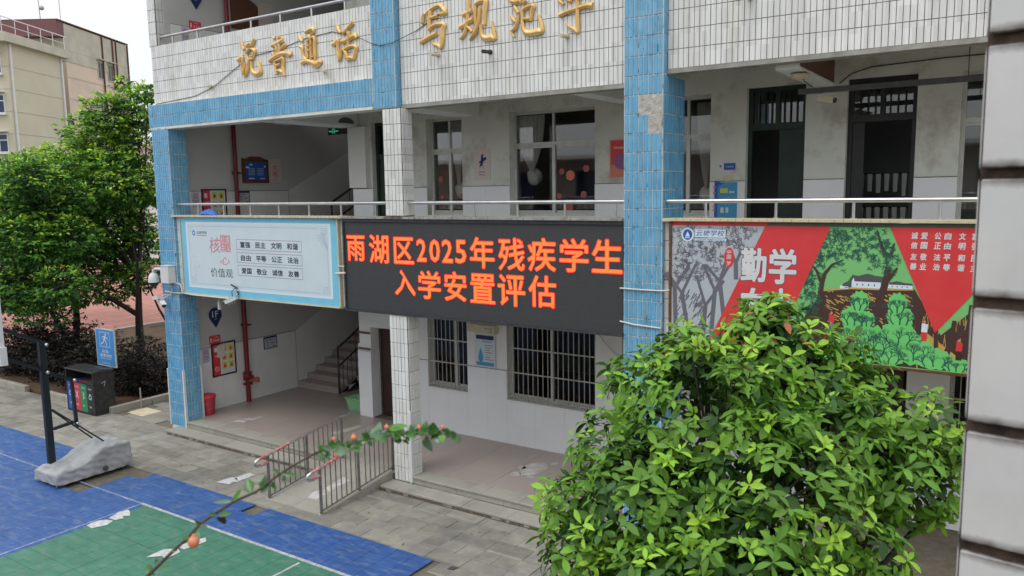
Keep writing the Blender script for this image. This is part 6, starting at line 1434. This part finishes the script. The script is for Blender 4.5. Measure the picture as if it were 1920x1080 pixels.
# how deep inside the crown each shoot sits
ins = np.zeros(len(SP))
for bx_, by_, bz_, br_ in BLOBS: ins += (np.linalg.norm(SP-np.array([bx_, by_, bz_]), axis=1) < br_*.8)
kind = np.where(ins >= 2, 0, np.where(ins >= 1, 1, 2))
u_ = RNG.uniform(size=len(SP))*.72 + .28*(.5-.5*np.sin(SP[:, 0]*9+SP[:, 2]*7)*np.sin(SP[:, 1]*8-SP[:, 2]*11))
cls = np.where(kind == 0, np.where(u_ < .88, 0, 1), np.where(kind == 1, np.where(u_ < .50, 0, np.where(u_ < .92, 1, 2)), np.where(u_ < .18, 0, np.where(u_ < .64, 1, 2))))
B_, D_, N_, L_, W_, C_, K_ = [], [], [], [], [], [], []
for i in range(len(SP)):
    n_ = RNG.integers(5, 9); ph = RNG.uniform(0, 6.28); ax = SA[i]
    e1 = np.cross(ax, [0.3, .1, 1.0] if abs(ax[2]) < .9 else [1.0, 0, 0]); e1 /= np.linalg.norm(e1); e2 = np.cross(ax, e1)
    young = cls[i] == 2
    for j in range(n_):
        az = ph + j*2.39996; el = R(RNG.uniform(-14, 34) + (22 if young else 0)) * (1 - .25*(j < 3))
        rad = e1*math.cos(az)+e2*math.sin(az); d = rad*math.cos(el)+ax*math.sin(el)
        B_.append(SP[i] + ax*(.010*j*.6) + rad*.004); D_.append(d); N_.append(ax + RNG.normal(size=3)*.15)
        l = RNG.uniform(.040, .094)*(0.85 if young else 1.0); L_.append(l); W_.append(l*RNG.uniform(.36, .48)); C_.append(RNG.uniform(-.10, .75)); K_.append(cls[i])
B_, D_, N_, L_, W_, C_, K_ = map(np.array, (B_, D_, N_, L_, W_, C_, K_))
red = (B_[:, 2] > 3.98) & (RNG.uniform(size=len(B_)) < .035); K_[red] = 3
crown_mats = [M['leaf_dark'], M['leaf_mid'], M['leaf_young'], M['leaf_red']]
camp = np.array([0, -9.57, 4.88])
score = np.linalg.norm(B_-camp, axis=1) - 1.2*L_*10*.3 - (K_ == 2)*.25
order = np.argsort(score); near, far = order[:295], order[295:]
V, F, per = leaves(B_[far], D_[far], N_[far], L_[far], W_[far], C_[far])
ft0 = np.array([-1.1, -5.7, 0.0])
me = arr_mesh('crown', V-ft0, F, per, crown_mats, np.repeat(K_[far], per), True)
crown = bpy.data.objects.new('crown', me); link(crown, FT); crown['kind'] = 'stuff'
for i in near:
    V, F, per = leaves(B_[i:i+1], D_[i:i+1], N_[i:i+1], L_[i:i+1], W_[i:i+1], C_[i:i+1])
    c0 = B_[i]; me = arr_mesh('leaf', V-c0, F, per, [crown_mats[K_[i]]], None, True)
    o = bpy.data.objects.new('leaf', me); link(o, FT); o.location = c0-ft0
q = MB(); q.tube([(-1.05, -5.5, 0), (-1.08, -5.55, 1.2), (-1.05, -5.6, 2.2)], [.09, .075, .06], 10)
q.build('trunk', M['bark'], FT)
q = MB()
for bx_, by_, bz_, br_ in BLOBS:
    q.tube([(-1.05, -5.6, 2.1), ((bx_-1.05)/2+RNG.uniform(-.08, .08), (by_-5.6)/2, (bz_+2.2)/2-.1), (bx_, by_, bz_)], [.035, .022, .008], 6)
    for k_ in range(int(br_*40)):
        v = frames(1, RNG)[0]; q.tube([(bx_, by_, bz_), (bx_+v[0]*br_*.5, by_+v[1]*br_*.5, bz_+v[2]*br_*.45), (bx_+v[0]*br_*.9, by_+v[1]*br_*.9, bz_+v[2]*br_*.9+.02)], [.008, .005, .0025], 4, 0, False)
q.build('branch', M['bark'], FT)

# ---- the budding twig close to the camera
STEM = [(-1.384,-8.845,4.118),(-1.326,-8.797,4.184),(-1.288,-8.766,4.23),(-1.269,-8.75,4.251),(-1.249,-8.732,4.28),(-1.226,-8.714,4.299),(-1.2,-8.694,4.319),(-1.167,-8.67,4.336),(-1.132,-8.642,4.368),(-1.115,-8.629,4.381),(-1.078,-8.601,4.406),(-1.059,-8.588,4.413),(-1.039,-8.574,4.416),(-1.01,-8.553,4.426),(-0.979,-8.532,4.434),(-0.954,-8.515,4.436),(-0.924,-8.494,4.438),(-0.892,-8.474,4.435),(-0.863,-8.455,4.432)]
TWIG_LEAVES = [((-1.048,-8.585,4.414),(-1.056,-8.6,4.421),0.0074),((-1.056,-8.577,4.416),(-1.047,-8.589,4.433),0.0083),((-1.053,-8.58,4.418),(-1.048,-8.566,4.419),0.0065),((-1.042,-8.584,4.413),(-1.014,-8.586,4.414),0.0114),((-1.05,-8.588,4.403),(-1.068,-8.593,4.4),0.0092),((-1.022,-8.56,4.417),(-1.001,-8.565,4.412),0.0092),((-1.023,-8.563,4.425),(-1.039,-8.567,4.416),0.0065),((-1.013,-8.558,4.418),(-1.016,-8.552,4.428),0.0092),((-1.014,-8.544,4.427),(-1.007,-8.529,4.44),0.0065),((-0.997,-8.546,4.436),(-0.995,-8.557,4.451),0.0065),((-0.993,-8.545,4.429),(-0.99,-8.544,4.418),0.0107),((-0.993,-8.532,4.432),(-1.005,-8.525,4.443),0.0092),((-0.981,-8.537,4.434),(-0.993,-8.521,4.455),0.0129),((-0.971,-8.525,4.446),(-0.946,-8.499,4.451),0.0092),((-0.97,-8.535,4.437),(-0.957,-8.546,4.431),0.0083),((-0.95,-8.519,4.438),(-0.958,-8.508,4.419),0.0101),((-0.95,-8.508,4.433),(-0.947,-8.491,4.422),0.012),((-0.95,-8.508,4.435),(-0.962,-8.52,4.445),0.0129),((-0.94,-8.506,4.429),(-0.94,-8.503,4.419),0.0101),((-0.94,-8.496,4.439),(-0.926,-8.488,4.453),0.0083),((-0.916,-8.48,4.437),(-0.92,-8.474,4.456),0.0111),((-0.912,-8.479,4.432),(-0.906,-8.48,4.404),0.0166),((-0.902,-8.475,4.442),(-0.898,-8.478,4.457),0.0111),((-0.892,-8.474,4.433),(-0.883,-8.483,4.425),0.0092),((-0.881,-8.476,4.438),(-0.868,-8.49,4.433),0.0083),((-0.881,-8.461,4.438),(-0.879,-8.461,4.446),0.0111),((-0.879,-8.455,4.44),(-0.875,-8.438,4.426),0.0055),((-0.922,-8.496,4.438),(-0.926,-8.476,4.438),0.0092),((-1.01,-8.551,4.425),(-1.009,-8.539,4.418),0.0065),((-0.974,-8.53,4.437),(-0.981,-8.549,4.441),0.0129),((-0.922,-8.501,4.438),(-0.926,-8.519,4.44),0.0111),((-0.905,-8.479,4.44),(-0.885,-8.483,4.45),0.0092),((-1.023,-8.574,4.421),(-1.042,-8.571,4.419),0.0074),((-1.193,-8.699,4.323),(-1.182,-8.69,4.344),0.0052),((-1.2,-8.694,4.32),(-1.234,-8.711,4.318),0.0052),((-1.173,-8.674,4.334),(-1.194,-8.664,4.351),0.0122),((-1.156,-8.656,4.342),(-1.16,-8.652,4.362),0.0093),((-1.147,-8.652,4.349),(-1.16,-8.662,4.336),0.0099),((-1.151,-8.645,4.352),(-1.136,-8.65,4.343),0.007),((-1.135,-8.639,4.368),(-1.147,-8.644,4.373),0.0058),((-1.122,-8.646,4.373),(-1.095,-8.638,4.373),0.0047),((-1.133,-8.632,4.367),(-1.14,-8.626,4.352),0.0128),((-1.145,-8.665,4.351),(-1.148,-8.676,4.357),0.007),((-1.217,-8.72,4.3),(-1.243,-8.722,4.295),0.0041),((-1.215,-8.716,4.299),(-1.185,-8.717,4.309),0.0076),((-1.221,-8.701,4.291),(-1.22,-8.704,4.276),0.0169),((-1.246,-8.734,4.281),(-1.237,-8.749,4.293),0.0035),((-1.244,-8.732,4.28),(-1.232,-8.73,4.276),0.0029),((-1.257,-8.739,4.265),(-1.233,-8.748,4.259),0.0099),((-1.258,-8.75,4.26),(-1.258,-8.763,4.26),0.0052),((-1.288,-8.766,4.236),(-1.288,-8.775,4.242),0.0041),((-1.284,-8.759,4.234),(-1.284,-8.77,4.232),0.0058),((-1.316,-8.777,4.209),(-1.344,-8.775,4.198),0.0064),((-1.3,-8.788,4.201),(-1.273,-8.782,4.214),0.0052),((-1.32,-8.791,4.188),(-1.339,-8.788,4.2),0.0099),((-1.306,-8.794,4.191),(-1.306,-8.807,4.201),0.0058),((-1.254,-8.741,4.248),(-1.267,-8.741,4.251),0.007)]
BUDS = [((-1.24,-8.754,4.255),0.0115),((-1.014,-8.566,4.436),0.0062),((-1.051,-8.58,4.431),0.004),((-1.046,-8.58,4.402),0.0062),((-0.971,-8.524,4.451),0.0052),((-0.921,-8.491,4.45),0.0048),((-0.885,-8.467,4.449),0.0045)]

TWG = thing('budding_twig', 'thin flowering twig with glossy leaves and orange buds reaching across the foreground', 'branch', (-1.1, -8.65, 4.35))
q = MB(); n_ = len(STEM); q.tube(STEM, [.0034-.0026*i/n_ for i in range(n_)], 8)
for i in range(2, n_-1, 1):
    p = Vector(STEM[i]); q.sphere(p, .0034-.002*i/n_+.001, 6, 4)
q.build('stem', M['twig'], TWG)
for i in range(11, n_):
    for k_ in range(8):
        p = np.array(STEM[i]) + (np.array(STEM[i])-np.array(STEM[i-1]))*RNG.uniform(-.9, .1); v = frames(1, RNG)[0]; v[1] *= .5; v[2] = v[2]*.8
        TWIG_LEAVES.append((tuple(p), tuple(p+v*RNG.uniform(.011, .022)), RNG.uniform(.005, .0095)))
tm = [mat('twig_leaf_green', (.035, .12, .022), (.055, .17, .03), 30, .25, trans=.15), mat('twig_leaf_pale', (.13, .22, .13), (.09, .18, .09), 30, .22, trans=.1), mat('twig_leaf_bright', (.09, .26, .03), (.12, .32, .04), 30, .3, trans=.2), mat('dry_leaf', (.012, .008, .006), (.03, .02, .015), 30, .8)]
for i, (a, b_, w_) in enumerate(TWIG_LEAVES):
    a, b_ = np.array(a), np.array(b_); d = b_-a; l = np.linalg.norm(d)
    nrm = np.array([RNG.uniform(-.5, .5)+.2, -.8, RNG.uniform(.2, .9)])
    V, F, per = leaves(a[None], d[None], nrm[None], np.array([l*1.12]), np.array([max(w_, .004)*1.75]), np.array([RNG.uniform(-.05, .22)]), 6, .35, 'lance')
    mi = 3 if i == 45 else (0, 1, 0, 2, 0)[RNG.integers(0, 5)]
    o = bpy.data.objects.new('leaf', arr_mesh('leaf', V-a, F, per, [tm[mi]], None, True)); link(o, TWG); o.location = a-np.array([-1.1, -8.65, 4.35])
for p, r_ in BUDS:
    r_ *= .88; q = MB(); q.sphere(p, r_, 12, 8, 0, 1.1); q.tube([Vector(p)+Vector((0, 0, r_*.8)), Vector(p)+Vector((0, 0, r_*1.5))], [r_*.55, r_*.15], 8); q.build('bud', M['bud'], TWG)

# ---- trees left of the building
def far_tree(name, label, trunk_pts, blobs, dens, lsize, mats_, wts, group=None, stems=None, tr=.09, cat='tree', bare=None):
    base = trunk_pts[0]; o = thing(name, label, cat, base, group); b0 = np.array(base)
    q = MB(); n_ = len(trunk_pts); q.tube(trunk_pts, [tr*(1-.45*i/(n_-1)) for i in range(n_)], 9)
    q.build('trunk', M['bark'], o)
    if stems or blobs:
        q = MB(); top = Vector(trunk_pts[-1])
        for s_ in (stems or []): q.tube(s_, [tr*.62*(1-.6*i/(len(s_)-1)) for i in range(len(s_))], 7)
        for (x, y, z, r_) in blobs:
            mid = (top+Vector((x, y, z)))/2+Vector((RNG.uniform(-.2, .2), RNG.uniform(-.2, .2), -.1)); q.tube([top, mid, (x, y, z)], [tr*.4, tr*.25, .012], 6, 0, False)
            for k_ in range(7):
                v = frames(1, RNG)[0]; q.tube([(x, y, z), (x+v[0]*r_*.5, y+v[1]*r_*.5, z+v[2]*r_*.5), (x+v[0]*r_, y+v[1]*r_, z+v[2]*r_*.9)], [.02, .012, .005], 4, 0, False)
        q.build('branch', M['bark'], o)
    P_, A_, I_ = [], [], []
    for (x, y, z, r_) in blobs:
        n2 = int(dens*r_*r_)
        v = frames(n2, RNG); rad = r_*RNG.uniform(.62, 1.10, n2)
        lump = 1+.18*np.sin(v[:, 0]*7+x)*np.sin(v[:, 1]*6+y)*np.sin(v[:, 2]*8+z)
        P_.append(np.array([x, y, z])+v*(rad*lump)[:, None]*np.array([1, 1, .85])); A_.append(v)
    P_, A_ = np.concatenate(P_), np.concatenate(A_)
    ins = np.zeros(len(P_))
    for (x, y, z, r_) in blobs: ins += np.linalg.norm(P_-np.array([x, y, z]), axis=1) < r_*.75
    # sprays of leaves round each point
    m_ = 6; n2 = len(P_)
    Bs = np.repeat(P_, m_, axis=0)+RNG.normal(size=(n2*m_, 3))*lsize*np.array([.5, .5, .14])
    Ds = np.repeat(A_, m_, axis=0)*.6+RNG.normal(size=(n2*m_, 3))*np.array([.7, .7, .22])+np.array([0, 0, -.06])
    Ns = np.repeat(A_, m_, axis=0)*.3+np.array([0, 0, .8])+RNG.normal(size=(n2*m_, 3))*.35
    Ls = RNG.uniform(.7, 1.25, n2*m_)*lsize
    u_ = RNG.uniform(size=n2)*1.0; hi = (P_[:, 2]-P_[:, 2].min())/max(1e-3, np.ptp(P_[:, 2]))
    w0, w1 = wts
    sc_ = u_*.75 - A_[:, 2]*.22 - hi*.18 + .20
    c_ = np.where(ins > 0, np.where(u_ < .6, 0, 1), np.where(sc_ > 1-w0, 0, np.where(sc_ > 1-w1, 1, 2)))  # darker colours inside, paler ones likelier high up and on upward-facing sprays
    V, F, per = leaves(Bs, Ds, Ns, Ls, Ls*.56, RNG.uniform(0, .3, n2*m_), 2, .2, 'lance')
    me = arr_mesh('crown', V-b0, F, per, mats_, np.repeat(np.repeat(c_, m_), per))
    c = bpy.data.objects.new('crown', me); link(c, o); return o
FM = [M['far_dark'], M['far_mid'], M['far_pale']]
far_tree('broadleaf_tree', 'tall bright green tree beside the school building, its top against the sky', [(-21.2, 3.1, 0), (-21.3, 3.2, 1.4), (-21.5, 3.4, 2.6)],
         [(-21.87,3.11,7.19,0.66),(-21.54,3.72,7.36,0.64),(-23.86,3.48,6.87,0.61),(-22.54,4.01,8.18,0.23),(-21.0,3.79,7.77,0.32),(-22.57,3.37,6.42,0.85),(-21.88,3.94,6.41,0.78),(-22.77,2.52,5.94,0.6),(-24.39,2.8,5.72,0.57),(-21.7,3.02,5.32,1.05),(-21.58,3.74,5.17,0.73),(-23.23,2.89,4.73,0.9),(-22.44,3.11,4.03,0.94),(-21.92,3.8,3.93,0.63),(-22.53,3.65,3.13,0.77),(-23.68,3.39,2.95,0.78),(-21.28,3.3,2.58,0.42),(-22.56,3.27,2.13,0.5),(-24.01,2.69,3.95,0.83)],
         520, .135, FM, (.25, .62), tr=.13, stems=[[(-21.4, 3.3, 2.0), (-22.2, 3.2, 2.9), (-22.9, 3.3, 3.8)], [(-21.2, 3.1, .9), (-20.8, 2.9, 2.0), (-20.5, 2.8, 3.2)], [(-21.3, 3.2, 1.5), (-21.9, 2.5, 2.2), (-23.3, 1.9, 2.9)]])
far_tree('broadleaf_tree', 'spreading darker green tree behind the basketball stand at the left edge', [(-22.4, 1.9, 0), (-22.5, 2.0, 1.0), (-22.7, 2.2, 1.9)],
         [(-21.38,0.55,5.38,0.59),(-21.14,0.67,5.38,0.6),(-22.77,0.85,4.63,0.83),(-21.59,1.09,4.55,0.81),(-21.31,0.3,3.79,0.77),(-21.23,0.83,3.6,0.8),(-21.86,0.41,2.85,0.7),(-20.33,0.63,2.69,0.59),(-20.96,1.55,2.42,0.45),(-21.44,0.2,2.33,0.42),(-21.4,0.37,1.97,0.38),(-21.01,0.9,1.79,0.26),(-22.64,0.3,4.24,0.87),(-22.91,0.3,2.84,0.74),(-22.2,2.0,3.6,.9),(-22.6,1.6,4.9,.7),(-22.4,1.2,5.6,.6),(-23.3,1.2,5.3,.8),(-23.6,1.0,4.0,.9),(-21.9,1.8,5.5,.55),(-20.9,1.4,4.9,.5),(-20.7,1.2,3.9,.6),(-22.6,.9,2.5,.6),(-21.9,.9,2.3,.5),(-23.4,.6,2.3,.6),(-20.8,.9,2.5,.4),(-24.4,1.0,3.2,.9),(-24.6,1.2,4.4,.9)],
         520, .12, FM, (.42, .80), tr=.11, stems=[[(-22.4, 1.9, .4), (-23.0, 1.7, 1.5), (-23.9, 1.5, 2.6)], [(-22.4, 1.9, .5), (-22.6, 1.5, 1.6), (-22.5, 1.3, 2.7)], [(-22.4, 1.9, .3), (-21.9, 1.8, 1.5), (-21.5, 1.6, 2.6)]])
far_tree('broadleaf_tree', 'slim forked tree with dark crown standing next to the blue corner column', [(-20.2, 3.6, 0), (-20.2, 3.65, .8), (-20.1, 3.7, 1.5)],
         [(-19.6, 3.6, 3.2, .75), (-19.3, 3.9, 4.2, .8), (-20.2, 3.6, 2.9, .6), (-19.0, 3.7, 2.6, .45), (-18.9, 4.3, 5.2, .8), (-19.3, 5.0, 6.3, .8)],
         260, .13, FM, (.42, .9), tr=.07, stems=[[(-20.2, 3.6, .5), (-19.8, 3.5, 1.4), (-19.6, 3.5, 2.4)], [(-20.2, 3.65, .8), (-20.6, 3.4, 1.7), (-20.9, 3.3, 2.4)]])
far_tree('broadleaf_tree', 'small round dark evergreen standing by the running track', [(-26.2, 8.4, 0), (-26.2, 8.4, .8), (-26.2, 8.4, 1.3)],
         [(-26.2, 8.4, 2.2, .95), (-26.2, 8.5, 1.5, .8), (-26.0, 8.5, 3.0, .6)], 150, .13, FM, (.75, 1.1), tr=.07)
far_tree('broadleaf_tree', 'leafy tree farther back whose top rises above the left crowns', [(-30.5, 6.2, 0), (-30.5, 6.2, 2.5), (-30.4, 6.3, 3.6)],
         [(-31.0, 6.2, 5.6, 1.5), (-29.2, 6.6, 5.4, 1.3), (-32.6, 5.8, 5.3, 1.3), (-30.2, 6.0, 4.3, 1.3), (-27.8, 6.6, 4.8, 1.2), (-33.4, 5.4, 4.4, 1.2), (-34.2, 5.0, 5.6, .7)],
         170, .19, FM, (.30, .75), tr=.12)
# dark red-brown hedging shrubs in the bed
SH = [M['shrub_dark'], M['shrub_dark'], mat('shrub_green', (.02, .04, .018), (.035, .055, .025), 3, .6, vary=.4, island=True)]
for k_, (x, y, z, r_, lab) in enumerate(((-23.6, 1.2, .75, 1.0, 'dark purple brown shrub at the left edge behind the kerb'), (-21.9, 1.2, .85, .95, 'dark purple brown shrub behind the basketball post'), (-20.3, 1.1, .85, .9, 'dark purple brown shrub left of the blue evacuation sign'), (-18.5, 1.5, .65, .85, 'dark purple brown shrub right behind the waste bins'), (-17.9, 2.9, .6, .6, 'dark low shrub farther back beside the soil bed'))):
    far_tree('purple_shrub', lab, [(x, y, 0), (x, y+.02, .3), (x, y, z*.7)], [(x, y, z, r_), (x+.45*r_, y-.1, z*.85, r_*.7), (x-.5*r_, y+.1, z*.8, r_*.7), (x, y, z*.5, r_*.8)], 560, .09, SH, (.5, .88), 'dark shrubs in the planting bed', tr=.03, cat='shrub')

# little weeds and litter of fallen leaves
RNG2 = np.random.default_rng(5)
n_ = 420
px = np.where(RNG2.uniform(size=n_) < .6, RNG2.uniform(-24, -15.5, n_), RNG2.uniform(-15, -6, n_)); py = RNG2.uniform(-1.8, 6.5, n_)
py = np.where(px > -17.2, RNG2.uniform(-1.8, -.4, n_), py); keep = (px < -17.3) | (RNG2.uniform(size=n_) < .15)
px, py = px[keep], py[keep]; n_ = len(px)
pz = np.where((px < -17.3) & (py > 0.05), .026, .006)
V, F, per = leaves(np.stack([px, py, pz], 1), np.stack([RNG2.normal(size=n_), RNG2.normal(size=n_), RNG2.uniform(0, .2, n_)], 1), np.tile([0, 0, 1.0], (n_, 1)), RNG2.uniform(.03, .07, n_), RNG2.uniform(.015, .03, n_), RNG2.uniform(0, .1, n_), 2)
o = bpy.data.objects.new('fallen_leaves', arr_mesh('fallen_leaves', V, F, per, [mat('dry_litter', (.20, .12, .05), (.08, .06, .03), 30, .8, vary=.4, island=True)])); link(o); tag(o, 'fallen dry leaves scattered over the soil bed and paving', 'leaves', kind='stuff')
n_ = 60; px = np.concatenate([RNG2.normal(-8.37, .03, 25), RNG2.normal(-10.05, .03, 20), RNG2.normal(-8.76, .05, 15)]); py = np.concatenate([RNG2.normal(-.01, .02, 25), RNG2.uniform(-1.6, -.3, 20), RNG2.normal(-.33, .04, 15)])
V, F, per = leaves(np.stack([px, py, np.full(n_, .06)-.05*(py < -.2)], 1), np.stack([RNG2.normal(size=n_)*.5, RNG2.normal(size=n_)*.5, np.ones(n_)], 1), np.tile([0, -1.0, .3], (n_, 1)), RNG2.uniform(.03, .07, n_), RNG2.uniform(.008, .016, n_), RNG2.uniform(0, .4, n_), 2)
o = bpy.data.objects.new('weeds', arr_mesh('weeds', V, F, per, [M['leaf_mid']])); link(o); tag(o, 'small green weeds growing in the joints beside the white column and ramp', 'weeds', kind='stuff')

# ================================================================== BUILDINGS FAR LEFT
fd, rd = Vector((fwd.x, fwd.y, 0)).normalized(), Vector((rgt.x, rgt.y, 0)).normalized()
fd = (fd*math.cos(R(1.6)) + rd*math.sin(R(1.6))).normalized(); rd = Vector((fd.y, -fd.x, 0))
C0 = Vector((0, -9.57, 0))
def frame_pt(o, u, v, z): return (o.x+rd.x*u+fd.x*v, o.y+rd.y*u+fd.y*v, z)
class OB(MB):
    """boxes in the rotated frame of the far buildings"""
    def __init__(s, o): super().__init__(); s.o = o
    def b(s, u0, u1, v0, v1, z0, z1, mi=0):
        k_ = len(s.v); s.box(u0, u1, v0, v1, z0, z1, mi)
        for i in range(k_, len(s.v)): s.v[i] = frame_pt(s.o, *s.v[i])
        return s
def at_px(px_, d_): # ground point in view direction of that column
    return C0 + Vector((fwd.x, fwd.y, 0)).normalized()*d_*.9925 + Vector((rgt.x, rgt.y, 0))*((px_-960)/1473.9*d_)
A0 = at_px(54, 70)
BA = thing('apartment_block', 'beige apartment block with blank striped end wall, blue windows and roof terrace rail', 'building', tuple(A0))
q = OB(A0); q.b(-14, 0, 0, 8.2, 0, 18.15); q.build('wall', M['far_beige'], BA)
q = OB(A0)
for i in range(9): q.b(-14, .03, -.03, 8.22, 1.9*i+1.0, 1.9*i+1.04)
q.build('wall_joint', M['far_grime'], BA)
q = OB(A0); q.b(-14, .55, -1.0, 8.6, 18.15, 18.75); q.b(-14, .45, -1.0, 8.5, 18.75, 18.95); q.build('roof_slab', M['far_grime'], BA)
q = OB(A0); q.b(.02, .16, .25, .40, 0, 18.1); q.b(.02, .16, 7.7, 7.85, 0, 18.1); q.build('downpipe', M['p_white'], BA)
q = OB(A0)
for i in range(6): q.b(.3, .34, -.9+1.8*i, -.86+1.8*i, 18.95, 20.2)
q.b(.29, .35, -.9, 8.4, 20.15, 20.22); q.b(.29, .35, -.9, 8.4, 19.5, 19.54); q.b(-6, .3, -.95, -.90, 20.15, 20.22)
for i in range(20): q.b(-6+.3*i, -5.96+.3*i, -.95, -.91, 18.95, 20.15)
q.b(-.2, -.12, -.92, -.84, 18.95, 21.8)
q.build('roof_railing', M['p_white'], BA)
for i in range(5):
    z = 2.2+3.35*i
    for u in (-2.05, -5.0, -8.0):
        q = OB(A0); q.b(u, u+1.5, -.06, .0, z, z+1.6); q.b(u-.1, u+1.6, -.25, 0, z-.16, z-.02); q.b(u-.05, u+1.55, -.55, 0, z+1.75, z+1.85); w_ = q.build('window', M['p_white'], BA)
        q = OB(A0); q.b(u+.08, u+.72, -.08, -.061, z+.08, z+1.0); q.b(u+.8, u+1.42, -.08, -.061, z+.08, z+1.0); q.b(u+.08, u+1.42, -.08, -.061, z+1.1, z+1.5); q.build('pane', M['far_glass'], w_)
q = OB(A0); q.b(-2.6, -1.9, -.6, -.05, 12.2, 12.9); q.build('air_conditioner', M['p_white'], BA)
B0 = at_px(160, 80)
BB = thing('apartment_block', 'pinkish weathered apartment block with dark red roof edge and small paired windows', 'building', tuple(B0))
q = OB(B0); q.b(-12, 0, 0, 12.0, 0, 21.8); q.build('wall', M['far_pink'], BB)
q = OB(B0); q.b(-12, .04, -.04, 12.05, 19.3, 21.8); q.b(-12, .05, -.05, 12.06, 18.2, 19.28); q.build('weathered_band', M['far_grime'], BB)
q = OB(B0)
for i in range(8): q.b(.045, .06, 0, 12.0, 2.1*i+2, 2.1*i+2.04)
q.build('wall_joint', M['far_grime'], BB)
q = OB(B0); q.b(-14, .02, -1.2, -.06, 20.4, 21.9); q.build('roof_edge', M['far_red'], BB)
q = OB(B0); q.b(-14, .15, -1.2, 12.15, 21.9, 22.0); q.build('coping', M['rust'], BB)
q = OB(B0)
for v in (6.6, 8.7, 9.4, 11.9): q.b(.06, .18, v, v+.12, 0, 21.9)
q.build('downpipe', M['rust'], BB)
for z in (17.3, 13.7, 10.1, 6.5):
    for v in (5.6, 7.6):
        q = OB(B0); q.b(.0, .065, v, v+1.1, z, z+1.8); q.b(0, .45, v-.2, v+1.3, z+1.95, z+2.05); w_ = q.build('window', M['far_grime'], BB); q = OB(B0); q.b(.066, .08, v+.1, v+.5, z+.1, z+1.7); q.b(.066, .08, v+.6, v+1.0, z+.1, z+1.7); q.build('pane', M['dark_metal'], w_)
def fpt(o, u, v, z): return frame_pt(o, u, v, z)
q = MB(); q.tube([fpt(B0, -2.2, 0, 21.9), fpt(B0, -2.5, 0, 32)], .05, 6); q.sphere(fpt(B0, -2.0, 0, 23.3), .25, 8, 6); q.build('antenna', M['steel_dull'], BB)
q = MB(); q.tube([fpt(B0, -.2, 0, 21.9), fpt(B0, -.25, 0, 25.6)], .04, 6); q.build('antenna', M['steel_dull'], BB)
# low pale building seen through the foliage
P0 = at_px(150, 60)
BL = thing('low_building', 'low pale building glimpsed through the trees with a grey roof and dark window', 'building', tuple(P0))
q = OB(P0); q.b(0, 9, 0, 6, 0, 8.4); q.build('wall', M['p_white'], BL); q = OB(P0); q.b(-.3, 9.3, -.3, 6.3, 8.4, 8.8); q.build('roof', M['far_grime'], BL); q = OB(P0); q.b(1.2, 3.0, -.05, 0, 6.6, 8.0); q.build('window', M['far_glass'], BL)

# ================================================================== WING ACROSS THE YARD (mirrored in the window panes)
OW = thing('opposite_wing', 'pale school wing across the yard with open corridor railings, mirrored in the panes', 'building', (-10, -24, 0))
q = MB(); q.box(-40, 14, -30, -27.0, 0, 6.8); q.build('wall', mat('wing_plaster', (.52, .44, .38), (.46, .39, .34), .6, .85), OW)
for z in (0.0, 3.4, 6.8):
    q = MB(); q.box(-40, 14, -27.0, -24.6, z-.2, z); q.build('floor_slab', M['plaster_clean'], OW)
for z in (3.4,):
    q = MB(); q.box(-40, 14, -24.7, -24.6, z, z+.35); q.box(-40, 14, -24.7, -24.62, z+1.0, z+1.08)
    for i in range(135): q.box(-40+.4*i, -39.93+.4*i, -24.69, -24.63, z+.35, z+1.0)
    q.build('balustrade', M['plaster_clean'], OW)
for i in range(14):
    q = MB(); q.box(-40+4.1*i, -39.6+4.1*i, -24.9, -24.5, 0, 6.6); q.build('column', M['plaster_clean'], OW)
    for z in (.9, 4.3):
        q = MB(); q.box(-39+4.1*i, -37.2+4.1*i, -26.99, -26.95, z, z+1.7); q.build('window', M['far_glass'], OW)
